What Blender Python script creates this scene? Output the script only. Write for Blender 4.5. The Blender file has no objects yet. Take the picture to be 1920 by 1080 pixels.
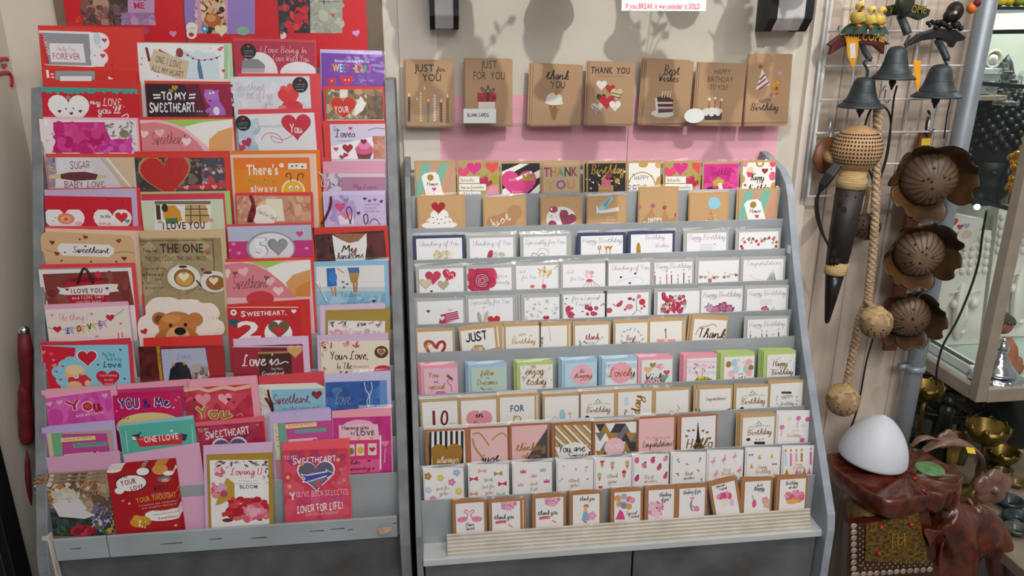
import bpy, bmesh, math, random
from mathutils import Vector, Matrix
S = bpy.context.scene
COL = S.collection
PI = math.pi

# ---------------------------------------------------------------- camera
F = 1400.0
PITCH, YAW = math.radians(18.3), math.radians(6.6)
CAM = Vector((0, -1.5, 1.6))
cd = bpy.data.cameras.new('camera'); cam = bpy.data.objects.new('camera', cd); COL.objects.link(cam)
cd.sensor_width = 36; cd.lens = F / 1920 * 36; cd.clip_start = .02; cd.clip_end = 50
cam.location = CAM; cam.rotation_euler = (PI/2 - PITCH, 0, -YAW)
S.camera = cam
# ---------------------------------------------------------------- world, lights, exposure
S.view_settings.view_transform = 'Standard'; S.view_settings.look = 'None'
S.view_settings.gamma = 1; S.view_settings.use_curve_mapping = False
S.view_settings.exposure = 0.09
w = bpy.data.worlds.new('shop_air'); S.world = w; w.use_nodes = True
w.node_tree.nodes['Background'].inputs[0].default_value = (1, .985, .97, 1)
w.node_tree.nodes['Background'].inputs[1].default_value = .27
def lamp(name, typ, loc, target, energy, color=(1, 1, 1), size=.1, sy=None, spot=None):
    l = bpy.data.lights.new(name, typ); o = bpy.data.objects.new(name, l); COL.objects.link(o)
    o.location = loc; d = Vector(target) - Vector(loc); o.rotation_euler = d.to_track_quat('-Z', 'Y').to_euler()
    l.energy = energy; l.color = color
    if typ == 'AREA':
        l.size = size
        if sy: l.shape = 'RECTANGLE'; l.size_y = sy
    else: l.shadow_soft_size = size
    if spot: l.spot_size = math.radians(spot); l.spot_blend = .6
    return o
lamp('ceiling_tube_light', 'AREA', (.60, -1.35, 2.75), (.45, -.2, 1.2), 11, (1, .975, .95), 1.6, .25)
lamp('ceiling_panel_light', 'AREA', (.45, -2.6, 2.7), (.3, -.2, .8), 34, (1, .985, .97), 1.6, .8)
lamp('ceiling_spot_light', 'SPOT', (.45, -1.15, 2.45), (.38, 0, 1.62), 40, (1, .97, .91), .011, spot=50)
lamp('showcase_strip_light', 'AREA', (1.75, .26, 2.1), (1.75, .28, 1.0), 9, (.95, 1, .97), .7, .05)
lamp('aisle_spot_light', 'SPOT', (1.5, -.9, 2.6), (1.15, -.05, 1.2), 22, (1, .95, .9), .06, spot=60)

# ---------------------------------------------------------------- projection helpers
FW = Vector((math.sin(YAW)*math.cos(PITCH), math.cos(YAW)*math.cos(PITCH), -math.sin(PITCH)))
RT = Vector((math.cos(YAW), -math.sin(YAW), 0)); UP = RT.cross(FW)
def ray(u, v): return FW*F + RT*(u-960) + UP*(540-v)
def at(u, v, Y):
    d = ray(u, v); return CAM + d*((Y-CAM.y)/d.y)
def atz(u, v, Z):
    d = ray(u, v); return CAM + d*((Z-CAM.z)/d.z)
def hit(u, v, p, n):
    d = ray(u, v); return CAM + d*((p-CAM).dot(n)/d.dot(n))

# ---------------------------------------------------------------- colours and materials
def lin(c): return c/12.92 if c <= .04045 else ((c+.055)/1.055)**2.4
def hx(h):
    if len(h) == 3: h = ''.join(a+a for a in h)
    return tuple(lin(int(h[i:i+2], 16)/255) for i in (0, 2, 4)) + (1,)
def nodes_mat(name):
    m = bpy.data.materials.new(name); m.use_nodes = True
    nt = m.node_tree; return m, nt, nt.nodes['Principled BSDF']
def mat(name, col, rough=.5, metal=0, noise=None, nscale=40, bump=0, spec=.5, coat=0, stretch=None, emit=None):
    """plain procedural material: base colour mixed with a noise-driven second colour, optional bump"""
    m, nt, b = nodes_mat(name)
    b.inputs['Roughness'].default_value = rough; b.inputs['Metallic'].default_value = metal
    b.inputs['Specular IOR Level'].default_value = spec; b.inputs['Coat Weight'].default_value = coat
    b.inputs['Coat Roughness'].default_value = .12
    c1 = hx(col); c2 = hx(noise) if noise else tuple(x*.9 for x in c1[:3]) + (1,)
    tc = nt.nodes.new('ShaderNodeTexCoord'); mp = nt.nodes.new('ShaderNodeMapping')
    nt.links.new(tc.outputs['Object'], mp.inputs[0])
    if stretch: mp.inputs['Scale'].default_value = stretch
    n = nt.nodes.new('ShaderNodeTexNoise'); n.inputs['Scale'].default_value = nscale; n.inputs['Detail'].default_value = 6
    nt.links.new(mp.outputs[0], n.inputs['Vector'])
    r = nt.nodes.new('ShaderNodeValToRGB'); r.color_ramp.elements[0].position = .35; r.color_ramp.elements[1].position = .68
    r.color_ramp.elements[0].color = c1; r.color_ramp.elements[1].color = c2
    nt.links.new(n.outputs['Fac'], r.inputs[0]); nt.links.new(r.outputs[0], b.inputs['Base Color'])
    if bump:
        bp = nt.nodes.new('ShaderNodeBump'); bp.inputs['Strength'].default_value = bump; bp.inputs['Distance'].default_value = .004
        nt.links.new(n.outputs['Fac'], bp.inputs['Height']); nt.links.new(bp.outputs[0], b.inputs['Normal'])
    if emit: b.inputs['Emission Color'].default_value = c1; b.inputs['Emission Strength'].default_value = emit
    return m
def paper_mat(name, rough, coat=0, metal=0):
    m, nt, b = nodes_mat(name)
    a = nt.nodes.new('ShaderNodeAttribute'); a.attribute_name = 'Col'
    n = nt.nodes.new('ShaderNodeTexNoise'); n.inputs['Scale'].default_value = 900; n.inputs['Detail'].default_value = 3
    mx = nt.nodes.new('ShaderNodeMixRGB'); mx.blend_type = 'MULTIPLY'; mx.inputs[0].default_value = .10
    nt.links.new(a.outputs['Color'], mx.inputs[1]); nt.links.new(n.outputs['Fac'], mx.inputs[2])
    nt.links.new(mx.outputs[0], b.inputs['Base Color'])
    b.inputs['Roughness'].default_value = rough; b.inputs['Coat Weight'].default_value = coat; b.inputs['Metallic'].default_value = metal
    b.inputs['Specular IOR Level'].default_value = .35
    return m
def film_mat(name, gloss, rough, tint=(1, 1, 1, 1), bump=0):
    m = bpy.data.materials.new(name); m.use_nodes = True; nt = m.node_tree; nt.nodes.clear()
    o = nt.nodes.new('ShaderNodeOutputMaterial'); t = nt.nodes.new('ShaderNodeBsdfTransparent'); t.inputs[0].default_value = tint
    g = nt.nodes.new('ShaderNodeBsdfGlossy'); g.inputs['Roughness'].default_value = rough
    fr = nt.nodes.new('ShaderNodeLayerWeight'); fr.inputs['Blend'].default_value = .5
    pw = nt.nodes.new('ShaderNodeMath'); pw.operation = 'POWER'; pw.inputs[1].default_value = 5; nt.links.new(fr.outputs['Facing'], pw.inputs[0])
    ad = nt.nodes.new('ShaderNodeMath'); ad.operation = 'MULTIPLY_ADD'; ad.inputs[1].default_value = .95; ad.inputs[2].default_value = .045; nt.links.new(pw.outputs[0], ad.inputs[0])
    ml = nt.nodes.new('ShaderNodeMath'); ml.operation = 'MULTIPLY'; ml.inputs[1].default_value = gloss; ml.use_clamp = True
    mx = nt.nodes.new('ShaderNodeMixShader')
    nt.links.new(ad.outputs[0], ml.inputs[0]); nt.links.new(ml.outputs[0], mx.inputs[0])
    nt.links.new(t.outputs[0], mx.inputs[1]); nt.links.new(g.outputs[0], mx.inputs[2]); nt.links.new(mx.outputs[0], o.inputs[0])
    if bump:
        tc = nt.nodes.new('ShaderNodeTexCoord'); n = nt.nodes.new('ShaderNodeTexNoise'); n.inputs['Scale'].default_value = 35
        nt.links.new(tc.outputs['Object'], n.inputs['Vector'])
        bp = nt.nodes.new('ShaderNodeBump'); bp.inputs['Strength'].default_value = bump; bp.inputs['Distance'].default_value = .003
        nt.links.new(n.outputs['Fac'], bp.inputs['Height']); nt.links.new(bp.outputs[0], g.inputs['Normal']); nt.links.new(bp.outputs[0], fr.inputs['Normal'])
    return m
PAPER = paper_mat('printed_paper', .5)
FILM = film_mat('clear_sleeve_film', .75, .09, bump=.3)
ACRYL = film_mat('clear_acrylic', 1.0, .05, (.99, .99, .985, 1))
GLASS = film_mat('pane_glass', 1.0, .02, (.97, .985, .975, 1))
GREY = mat('grey_shelf_metal', 'a4a9ac', .42, 0, '999ea1', 14)
PANEL = mat('grey_mottled_laminate', '86888b', .5, 0, '6f7174', 28)
PANELB = mat('blue_grey_mottled_laminate', '9da4ad', .5, 0, '8a919b', 24)
STONE = mat('dark_concrete_laminate', '67676a', .55, 0, '4b4a4a', 12, spec=.4)
CREAM = mat('cream_moulding', 'cfc8bb', .45, 0, 'bdb5a6', 30)
WALLM = mat('warm_beige_wall_paint', 'd9d0c3', .7, 0, 'd2c9bb', 6)
WOODW = mat('bleached_plank_wall', 'dacabb', .65, 0, 'c9b6a4', 5, stretch=(9, 1, .7))
PINK = mat('pink_card_sheet', 'f2b3c3', .6, 0, 'efacbd', 8)
WHITE = mat('white_coated_wire', 'eeecea', .35)
BLACKP = mat('black_plastic', '16171a', .4)
CORD = mat('black_cord', '1b1716', .5)
IRON = mat('grey_cast_iron', '4a5155', .5, .5, '3a4043', 60)
BRASS = mat('aged_brass', '8a7238', .33, .85, '3a3016', 25)
GOLD = mat('bright_gold', 'f0b52a', .22, .9, 'c98a10', 60, bump=.6)
SILVER = mat('silver_chrome', 'dfe2e8', .12, 1, 'c4c8d0', 30)
PIPE = mat('grey_galvanised_pipe', '9aa3aa', .4, .35, '8a939a', 12)
ALU = mat('champagne_aluminium', 'b3a595', .4, .35, 'a99a8a', 20)

# ---------------------------------------------------------------- object helpers
def tag(o, label=None, cat=None, group=None, kind=None):
    if label: o['label'] = label
    if cat: o['category'] = cat
    if group: o['group'] = group
    if kind: o['kind'] = kind
    return o
def thing(name, label, cat, loc=(0, 0, 0), group=None, rot=None):
    o = bpy.data.objects.new(name, None); COL.objects.link(o); o.location = loc; o.empty_display_size = .02
    if rot is not None: o.rotation_euler = rot
    return tag(o, label, cat, group)
class MB:
    """collects shapes; build() links them as one mesh object"""
    def __init__(s): s.v = []; s.f = []; s.c = []; s.m = []; s.mi = 0
    def poly(s, pts, col=None):
        i = len(s.v); s.v.extend(tuple(p) for p in pts); s.f.append(tuple(range(i, i+len(pts)))); s.c.append(col); s.m.append(s.mi)
    def grid(s, rows, closed=False, col=None, cap=False):
        i = len(s.v); n = len(rows[0])
        for r in rows: s.v.extend(tuple(p) for p in r)
        for a in range(len(rows)-1):
            for b in range(n if closed else n-1):
                b2 = (b+1) % n
                s.f.append((i+a*n+b, i+a*n+b2, i+(a+1)*n+b2, i+(a+1)*n+b)); s.c.append(col); s.m.append(s.mi)
        if cap:
            s.f.append(tuple(i+b for b in range(n))[::-1]); s.c.append(col); s.m.append(s.mi)
            j = i+(len(rows)-1)*n; s.f.append(tuple(j+b for b in range(n))); s.c.append(col); s.m.append(s.mi)
    def box(s, a, b, col=None):
        x0, y0, z0 = a; x1, y1, z1 = b
        p = [(x0, y0, z0), (x1, y0, z0), (x1, y1, z0), (x0, y1, z0), (x0, y0, z1), (x1, y0, z1), (x1, y1, z1), (x0, y1, z1)]
        i = len(s.v); s.v.extend(p)
        for q in ((3, 2, 1, 0), (4, 5, 6, 7), (0, 1, 5, 4), (1, 2, 6, 5), (2, 3, 7, 6), (3, 0, 4, 7)):
            s.f.append(tuple(i+k for k in q)); s.c.append(col); s.m.append(s.mi)
    def prism(s, prof, x0, x1, col=None):
        """profile of (y,z) points swept along x"""
        s.grid([[(x0, y, z) for y, z in prof], [(x1, y, z) for y, z in prof]], True, col, True)
    def tube(s, pts, r, n=8, col=None, cap=True):
        pts = [Vector(p) for p in pts]; rows = []
        rr = r if isinstance(r, (list, tuple)) else [r]*len(pts)
        prev = None
        for k, p in enumerate(pts):
            d = (pts[min(k+1, len(pts)-1)] - pts[max(k-1, 0)])
            d = d.normalized() if d.length > 1e-9 else Vector((0, 0, 1))
            if prev is None:
                a = Vector((0, 0, 1)) if abs(d.z) < .9 else Vector((1, 0, 0)); x = d.cross(a).normalized()
            else:
                x = prev - d*prev.dot(d); x = x.normalized() if x.length > 1e-6 else d.orthogonal().normalized()
            prev = x; y = d.cross(x)
            rows.append([p + (x*math.cos(2*PI*q/n) + y*math.sin(2*PI*q/n))*rr[k] for q in range(n)])
        s.grid(rows, True, col, cap)
    def lathe(s, c, prof, n=24, ax=(0, 0, 1), col=None, cap=True, wob=None):
        """profile of (radius, height) along axis ax at c"""
        ax = Vector(ax).normalized(); x = ax.orthogonal().normalized(); y = ax.cross(x); c = Vector(c)
        s.grid([[c + ax*h + (x*math.cos(2*PI*q/n)+y*math.sin(2*PI*q/n))*(r*(wob(q/n, h) if wob else 1)) for q in range(n)] for r, h in prof], True, col, cap)
    def ball(s, c, r, n=14, sc=(1, 1, 1), ax=(0, 0, 1), col=None):
        ax = Vector(ax).normalized(); x = ax.orthogonal().normalized(); y = ax.cross(x); c = Vector(c); k = max(5, n//2)
        rows = []
        for i in range(k+1):
            t = PI*(i+.02)/(k+.04); rows.append([c + x*(math.sin(t)*math.cos(2*PI*q/n)*r*sc[0]) + y*(math.sin(t)*math.sin(2*PI*q/n)*r*sc[1]) - ax*(math.cos(t)*r*sc[2]) for q in range(n)])
        s.grid(rows, True, col, True)
    def build(s, name, m, parent=None, smooth=False, rel=True):
        me = bpy.data.meshes.new(name)
        off = Vector(parent.location) if (parent and rel) else None
        if off is not None and parent.parent: off = Vector(parent.parent.location)
        vs = [(p[0]-off.x, p[1]-off.y, p[2]-off.z) for p in s.v] if off is not None else s.v
        me.from_pydata(vs, [], s.f)
        mats = m if isinstance(m, (list, tuple)) else [m]
        for q in mats: me.materials.append(q)
        if len(mats) > 1: me.polygons.foreach_set('material_index', s.m)
        if any(c is not None for c in s.c):
            ca = me.color_attributes.new('Col', 'FLOAT_COLOR', 'CORNER'); buf = []
            for f, c in zip(s.f, s.c): buf.extend((c or (1, 1, 1, 1))*len(f))
            ca.data.foreach_set('color', buf)
        if smooth:
            me.polygons.foreach_set('use_smooth', [True]*len(me.polygons))
        me.update()
        o = bpy.data.objects.new(name, me); COL.objects.link(o)
        if parent: o.parent = parent
        return o
def fix(o):
    bm = bmesh.new(); bm.from_mesh(o.data); bmesh.ops.recalc_face_normals(bm, faces=bm.faces); bm.to_mesh(o.data); bm.free(); return o
def bev(o, w=.002, seg=2):
    m = o.modifiers.new('bevel', 'BEVEL'); m.width = w; m.segments = seg; m.limit_method = 'ANGLE'; return o
def sub(o, n=2):
    m = o.modifiers.new('subsurf', 'SUBSURF'); m.levels = n; m.render_levels = n; return o
def smooth_pts(p, n=5):
    if len(p) < 3: return p
    q = [p[0]] + list(p) + [p[-1]]; out = []
    for i in range(1, len(q)-2):
        a, b, c, d = [Vector(x) for x in q[i-1:i+3]]
        for k in range(n):
            t = k/n; out.append(.5*((2*b) + (c-a)*t + (2*a-5*b+4*c-d)*t*t + (3*b-a-3*c+d)*t*t*t))
    out.append(Vector(p[-1])); return out
# ---------------------------------------------------------------- lettering
SCRIPT = dict(a='46 26 14 23 34 46|46 43 54', b='03 37 39 28 13 33 45 36 15', c='45 36 15 14 23 43 54', d='46 26 14 23 34 49|49 43 54', e='04 35 46 26 14 23 43 54',
 f='03 37 39 28 13 11 20 31 23 45', g='46 26 14 23 34 46|46 41 20 11 33 54', h='03 37 39 28 13|14 36 45 43 54', i='04 26 23 44|28 29', j='04 26 21 10 01 22 44|28 29',
 k='03 37 39 28 13|14 36 45 24 43 54', l='03 37 39 28 14 23 44', m='04 16 13|14 36 33|34 56 53 74', n='04 16 13|14 36 45 43 64', o='36 16 14 23 43 45 36 26 56',
 p='04 26 20|25 46 44 33 23', q='46 26 14 23 34 46|46 40 52', r='04 26 25 45 43 54', s='04 36 44 33 13|33 54', t='04 38 24 33 54|17 47', u='04 16 13 33 46|46 43 64',
 v='04 16 23 33 46 56', w='04 16 13 23 36 33 43 56 66', x='04 26 43 54|46 13', y='04 16 13 33 46|46 41 20 11 54', z='05 26 46 13 43 33 21 10 33 54')
SCRIPT.update(A='03 39|39 53|15 45', B='13 19|09 39 58 36 16|36 54 43 13 03', C='58 39 17 14 33 54', D='19 13 33 55 48 19 09', E='58 29 17 36 16 14 33 54', F='23 29|09 59|16 46',
 G='58 39 17 14 33 55|35 55', H='19 13|59 53|06 56', I='29 23', J='49 44 23 04', K='19 13|59 16 53', L='48 39 27 24 03 23 53', M='03 19|19 35|35 59|59 63', N='13 19|19 53|53 59',
 O='39 17 14 33 54 57 39', P='13 19|09 39 58 56 16', Q='39 17 14 33 54 57 39|44 62', R='13 19|09 39 58 46 16|36 53', S='58 39 18 26 45 54 33 13 04', T='09 59|39 33',
 U='19 14 33 54 59', V='09 33|33 59', W='09 23|23 37|37 43|43 69', X='09 53|59 03', Y='09 36|59 36|36 33', Z='09 59|59 03|03 53')
SCRIPT.update({'!': '29 25|23 24', ',': '23 12', '.': '23 24', "'": '29 27', '&': '53 18 29 38 14 23 43 55', '?': '18 39 47 25|23 24', ':': '26 25|24 23', '-': '16 46',
 '0': '39 17 14 33 54 57 39', '1': '17 29 23', '2': '18 39 47 13|13 53', '5': '59 19|19 16 46 54 33 13', '9': '57 38 18 16 36 58|58 43'})
BLOCK = {}                                   # built-in sans glyphs: (verts, faces, x0, width)
def load_block(bold):
    tmp = {}
    for ch in "ABCDEFGHIJKLMNOPQRSTUVWXYZabcdefghijklmnopqrstuvwxyz0123456789&!.,'?=-/:":
        c = bpy.data.curves.new('glyph', 'FONT'); c.body = ch; c.size = 1; c.resolution_u = 2; c.offset = bold
        o = bpy.data.objects.new('glyph', c); COL.objects.link(o); tmp[ch] = o
    dg = bpy.context.evaluated_depsgraph_get(); dg.update()
    for ch, o in tmp.items():
        me = o.evaluated_get(dg).to_mesh()
        vs = [(v.co.x, v.co.y) for v in me.vertices]; fs = [tuple(p.vertices) for p in me.polygons]
        x0 = min(v[0] for v in vs); x1 = max(v[0] for v in vs)
        BLOCK[(ch, bold > 0)] = (vs, fs, x0, x1-x0)
    for o in tmp.values():
        c = o.data; bpy.data.objects.remove(o); bpy.data.curves.remove(c)
load_block(0); load_block(.025)
CAPH = max(v[1] for v in BLOCK[('H', False)][0])
def spline2(p, n=4):
    if len(p) < 3: return p
    q = [p[0]]+p+[p[-1]]; out = []
    for i in range(1, len(q)-2):
        a, b, c, d = q[i-1:i+3]
        for k in range(n):
            t = k/n
            out.append(tuple(.5*(2*b[j]+(c[j]-a[j])*t+(2*a[j]-5*b[j]+4*c[j]-d[j])*t*t+(3*b[j]-a[j]-3*c[j]+d[j])*t**3) for j in (0, 1)))
    out.append(p[-1]); return out
def ribbon(pts, w, pen=0):
    """flat ribbon faces along 2D points; pen > 0 thickens the down strokes"""
    L, R = [], []
    for i, p in enumerate(pts):
        a = pts[max(i-1, 0)]; b = pts[min(i+1, len(pts)-1)]
        dx, dy = b[0]-a[0], b[1]-a[1]; d = math.hypot(dx, dy) or 1; dx /= d; dy /= d
        h = w/2*(1-pen*.45 + pen*abs(dy)*.7)
        L.append((p[0]-dy*h, p[1]+dx*h)); R.append((p[0]+dy*h, p[1]-dx*h))
    return [[L[i], R[i], R[i+1], L[i+1]] for i in range(len(pts)-1)]
def text_faces(txt, style, weight=None):
    """faces in a frame with baseline 0 and cap height 1; returns (faces, width)"""
    out = []; x = 0
    if style in 'bsi':
        for ch in txt:
            if ch == ' ': x += .42; continue
            g = BLOCK.get((ch, style == 'b'))
            if not g: continue
            vs, fs, x0, w = g; sh = .22 if style == 'i' else 0
            for f in fs: out.append([(x+(vs[k][0]-x0+vs[k][1]*sh)/CAPH, vs[k][1]/CAPH) for k in f])
            x += w/CAPH+.14
        return out, max(x-.14, .1)
    w = weight or {'c': .075, 'C': .14, 'k': .13, 'K': .2}[style]
    for ch in txt:
        if ch == ' ': x += .45; continue
        g = SCRIPT.get(ch) or SCRIPT.get(ch.lower())
        if not g: continue
        sh = .22 if style in 'cC' else 0; mx = 0
        for st in g.split('|'):
            p = [((int(q[0])), (int(q[1])-3)/6) for q in st.split()]
            mx = max(mx, max(q[0] for q in p))
            p = [(x+q[0]/6.6+q[1]*sh, q[1]) for q in p]
            if style in 'cC' or ch.islower() or ch in 'CDGJOQSUBPR&0259': p = spline2(p)
            out += ribbon(p, w, 1 if style in 'cC' else 0)
        x += (mx/6.6) + (.0 if (style in 'cC' and ch.islower()) else .16)
    return out, max(x, .1)

# ---------------------------------------------------------------- printed art on a flat card
def heart(n=28):
    o = []
    for i in range(n):
        t = 2*PI*i/n; o.append((math.sin(t)**3, (13*math.cos(t)-5*math.cos(2*t)-2*math.cos(3*t)-math.cos(4*t))/16+.1))
    return o
HEART = heart()
def clip(poly, x0, z0, x1, z1):
    for ax, lim, sg in ((0, x0, 1), (0, x1, -1), (1, z0, 1), (1, z1, -1)):
        out = []
        for i in range(len(poly)):
            a, b = poly[i-1], poly[i]; da = (a[ax]-lim)*sg; db = (b[ax]-lim)*sg
            if (da >= 0) != (db >= 0):
                t = da/(da-db); out.append((a[0]+(b[0]-a[0])*t, a[1]+(b[1]-a[1])*t))
            if db >= 0: out.append(b)
        poly = out
        if len(poly) < 3: return None
    return poly
class Art:
    """draws items given where the photo shows them, carried onto the card's own plane (metres)"""
    def __init__(s, mb, rect, M, n, org, y=-.0003):
        s.mb = mb; s.rect = rect; s.Mi = M.inverted(); s.n = n; s.org = org; s.y = y; s.k = 0
        a = s.P(960, 540); b = s.P(970, 540); s.sc = .0
    def P(s, u, v):
        p = s.Mi @ hit(u, v, s.org, s.n); return (p.x, p.z)
    def px(s, u, v):
        a = s.P(u-5, v); b = s.P(u+5, v); return math.hypot(b[0]-a[0], b[1]-a[1])/10
    def add(s, pts, col, cl=True):
        if cl and s.rect:
            pts = clip(pts, *s.rect)
            if not pts: return
        y = s.y - s.k*.000012
        s.mb.poly([(p[0], y, p[1]) for p in pts], hx(col) if isinstance(col, str) else col)
    def draw(s, items):
        for it in items:
            s.k += 1; getattr(s, 'd_'+it[0])(*it[1:])
    def shape(s, u, v, pts, rx, ry, col, rot=0):
        c = s.P(u, v); q = s.px(u, v); cr, sr = math.cos(rot), math.sin(rot)
        s.add([(c[0]+(x*rx*cr-z*ry*sr)*q, c[1]+(x*rx*sr+z*ry*cr)*q) for x, z in pts], col)
    def d_h(s, u, v, r, col, rot=0): s.shape(u, v, HEART, r, r, col, rot)
    def d_o(s, u, v, rx, ry, col, rot=0):
        n = 8 if rx < 4 else 26; s.shape(u, v, [(math.cos(2*PI*i/n), math.sin(2*PI*i/n)) for i in range(n)], rx, ry, col, rot)
    def d_q(s, u0, v0, u1, v1, col): s.add([s.P(u0, v0), s.P(u1, v0), s.P(u1, v1), s.P(u0, v1)][::-1], col)
    def d_p(s, col, *a): s.add([s.P(a[i], a[i+1]) for i in range(0, len(a), 2)], col)
    def d_l(s, col, w, *a):
        p = spline2([s.P(a[i], a[i+1]) for i in range(0, len(a), 2)])
        for f in ribbon(p, w*s.px(a[0], a[1])): s.add(f, col)
    def d_L(s, col, w, *a):
        for f in ribbon([s.P(a[i], a[i+1]) for i in range(0, len(a), 2)], w*s.px(a[0], a[1])): s.add(f, col)
    def d_t(s, txt, u0, u1, v, h, col, st='s', rot=0, wt=None):
        fs, w = text_faces(txt, st, wt); c = s.P(u0, v); q = s.px(u0, v); W = (u1-u0)*q/w; H = h*q; cr, sr = math.cos(rot), math.sin(rot)
        cols = col.split() if ' ' in col else None
        for f in fs:
            cc = cols[min(int(f[0][0]/w*len(cols)), len(cols)-1)] if cols else col
            s.add([(c[0]+x*W*cr-z*H*sr, c[1]+x*W*sr+z*H*cr) for x, z in f], cc)
    def d_s(s, kind, u0, v0, u1, v1, n, r, cols, seed=1):
        R = random.Random(seed); cols = cols.split()
        for i in range(n):
            s.one(kind, R.uniform(u0, u1), R.uniform(v0, v1), r*R.uniform(.7, 1.3), R.choice(cols), R)
    def d_S(s, kind, r, cols, *a):
        R = random.Random(int(a[0])); cols = cols.split()
        for i in range(0, len(a), 2): s.one(kind, a[i], a[i+1], r, cols[(i//2) % len(cols)], R)
    def one(s, kind, u, v, r, c, R):
        s.k += .2
        if kind == 'h': s.d_h(u, v, r, c, R.uniform(-.4, .4))
        elif kind == 'o': s.d_o(u, v, r, r, c)
        elif kind == 'b': s.d_o(u, v, r*R.uniform(.6, 1.6), r*R.uniform(.5, 1.2), c, R.uniform(0, 3))
        elif kind == 'leaf': s.shape(u, v, [(-1, 0), (0, .4), (1, 0), (0, -.4)], r, r, c, R.uniform(0, 3))
        elif kind == 'f':
            for i in range(5): s.shape(u+r*.6*math.cos(i*1.257), v+r*.6*math.sin(i*1.257), [(math.cos(j*PI/3), math.sin(j*PI/3)) for j in range(6)], r*.5, r*.5, c)
        elif kind == 'x': s.d_L(c, r*.4, u-r, v-r*.6, u+r, v+r*.6)
        elif kind == 'bow': s.shape(u, v, [(-1, .6), (0, .12), (1, .6), (1, -.6), (0, -.12), (-1, -.6)], r, r, c)
        elif kind == 'crown': s.shape(u, v, [(-1, -.6), (1, -.6), (1, .8), (.5, 0), (0, .9), (-.5, 0), (-1, .8)], r, r, c)
        elif kind == 'ice':
            s.shape(u, v-r*.5, [(math.cos(j*PI/5), math.sin(j*PI/5)) for j in range(10)], r*.7, r*.7, c); s.shape(u, v+r*.7, [(-.6, .5), (.6, .5), (0, -1)], r, r, 'c98a4a')
        elif kind == 'hat': s.shape(u, v, [(-.7, -.8), (.7, -.8), (0, 1.2)], r, r, c)
        elif kind == 'berry': s.d_o(u, v, r*.7, r, c, R.uniform(-.6, .6)); s.shape(u+r*.3, v-r*.9, [(-.5, 0), (0, .5), (.5, 0), (0, -.3)], r, r, '4b6b55')
        elif kind == 'flam': s.d_o(u, v, r*.8, r*.5, c, .5); s.d_l(c, r*.3, u+r*.5, v-r*.2, u+r*.2, v-r*1.1, u+r*.8, v-r*1.3); s.d_L(c, r*.18, u, v, u, v+r*1.5)
        elif kind == 'can':
            s.d_q(u-r*.35, v-r, u+r*.35, v+r*3, c); s.shape(u, v-r*1.8, [(-.35, 0), (0, .9), (.35, 0), (0, -.5)], r, r, 'c79a3a')
        elif kind == 'bal': s.d_o(u, v, r, r*1.1, c); s.d_L('999', .6, u, v+r, u-2, v+r*3)
    def d_F(s, u, v, r, c1, c2):
        s.one('f', u, v, r*1.25, c1, random); s.d_o(u, v, r*.9, r*.9, c1)
        for k in (.75, .5, .28):
            s.k += .3; a = [x for i in range(11) for x in (u+r*k*math.cos(i*.6+k*9), v+r*k*math.sin(i*.6+k*9))]; s.d_l(c2, r*.12, *a)
    def d_m(s, u0, v0, u1, v1, n, r, cols, seed=3):
        """photographic picture: many soft overlapping patches of the photo's tones"""
        R = random.Random(seed); cols = cols.split(); s.d_q(u0, v0, u1, v1, cols[0]); o = s.rect
        a, b = s.P(u0, v1), s.P(u1, v0); s.rect = (max(o[0], a[0]), max(o[1], a[1]), min(o[2], b[0]), min(o[3], b[1])) if o else (a[0], a[1], b[0], b[1])
        for i in range(int(n*2.4)): s.one('b', R.uniform(u0, u1), R.uniform(v0, v1), r*R.uniform(.2, .95), R.choice(cols), R)
        s.rect = o
# ---------------------------------------------------------------- rows of the two racks and the wall pocket
class Row:
    def __init__(s, Y, Z, lean, drop): s.o = Vector((0, Y, Z)); s.a = lean; s.n = Vector((0, -math.cos(lean), math.sin(lean))); s.drop = drop
class Prof:
    def __init__(s, pts): s.p = pts                      # (z, y) from the top down
    def y(s, z):
        p = s.p
        for (z0, y0), (z1, y1) in zip(p, p[1:]):
            if z >= z1 or (z1, y1) == p[-1]: return y0 + (y1-y0)*(z-z0)/(z1-z0)
    def meet(s, u, v):
        y = -.2
        for _ in range(60):
            q = at(u, v, y); y = .5*y + .5*s.y(q.z)
        return at(u, v, y)
PR = Prof([(1.385, -.095), (1.218, -.168), (1.065, -.245), (.788, -.415)])
PL = Prof([(1.70, -.04), (1.526, -.095), (.80, -.375), (.6, -.452)])
LEAN_R, LEAN_L = math.radians(8), math.radians(9)
def rows(prof, u, vs, lean, drop):
    out = []
    for v in vs: q = prof.meet(u, v); out.append(Row(q.y, q.z, lean, drop))
    return out
RR = rows(PR, 785, [367, 428, 487, 549, 608, 661, 740, 800, 873, 938, 1004], LEAN_R, .034)
RL = rows(PL, 75, [168, 235, 303, 372, 440, 510, 578, 645, 715, 785, 855, 926, 1010], LEAN_L, .038)
_q = at(755, 236, -.045); RP = [Row(-.045, _q.z, math.radians(5), .0)]
BACKS = []
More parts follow.
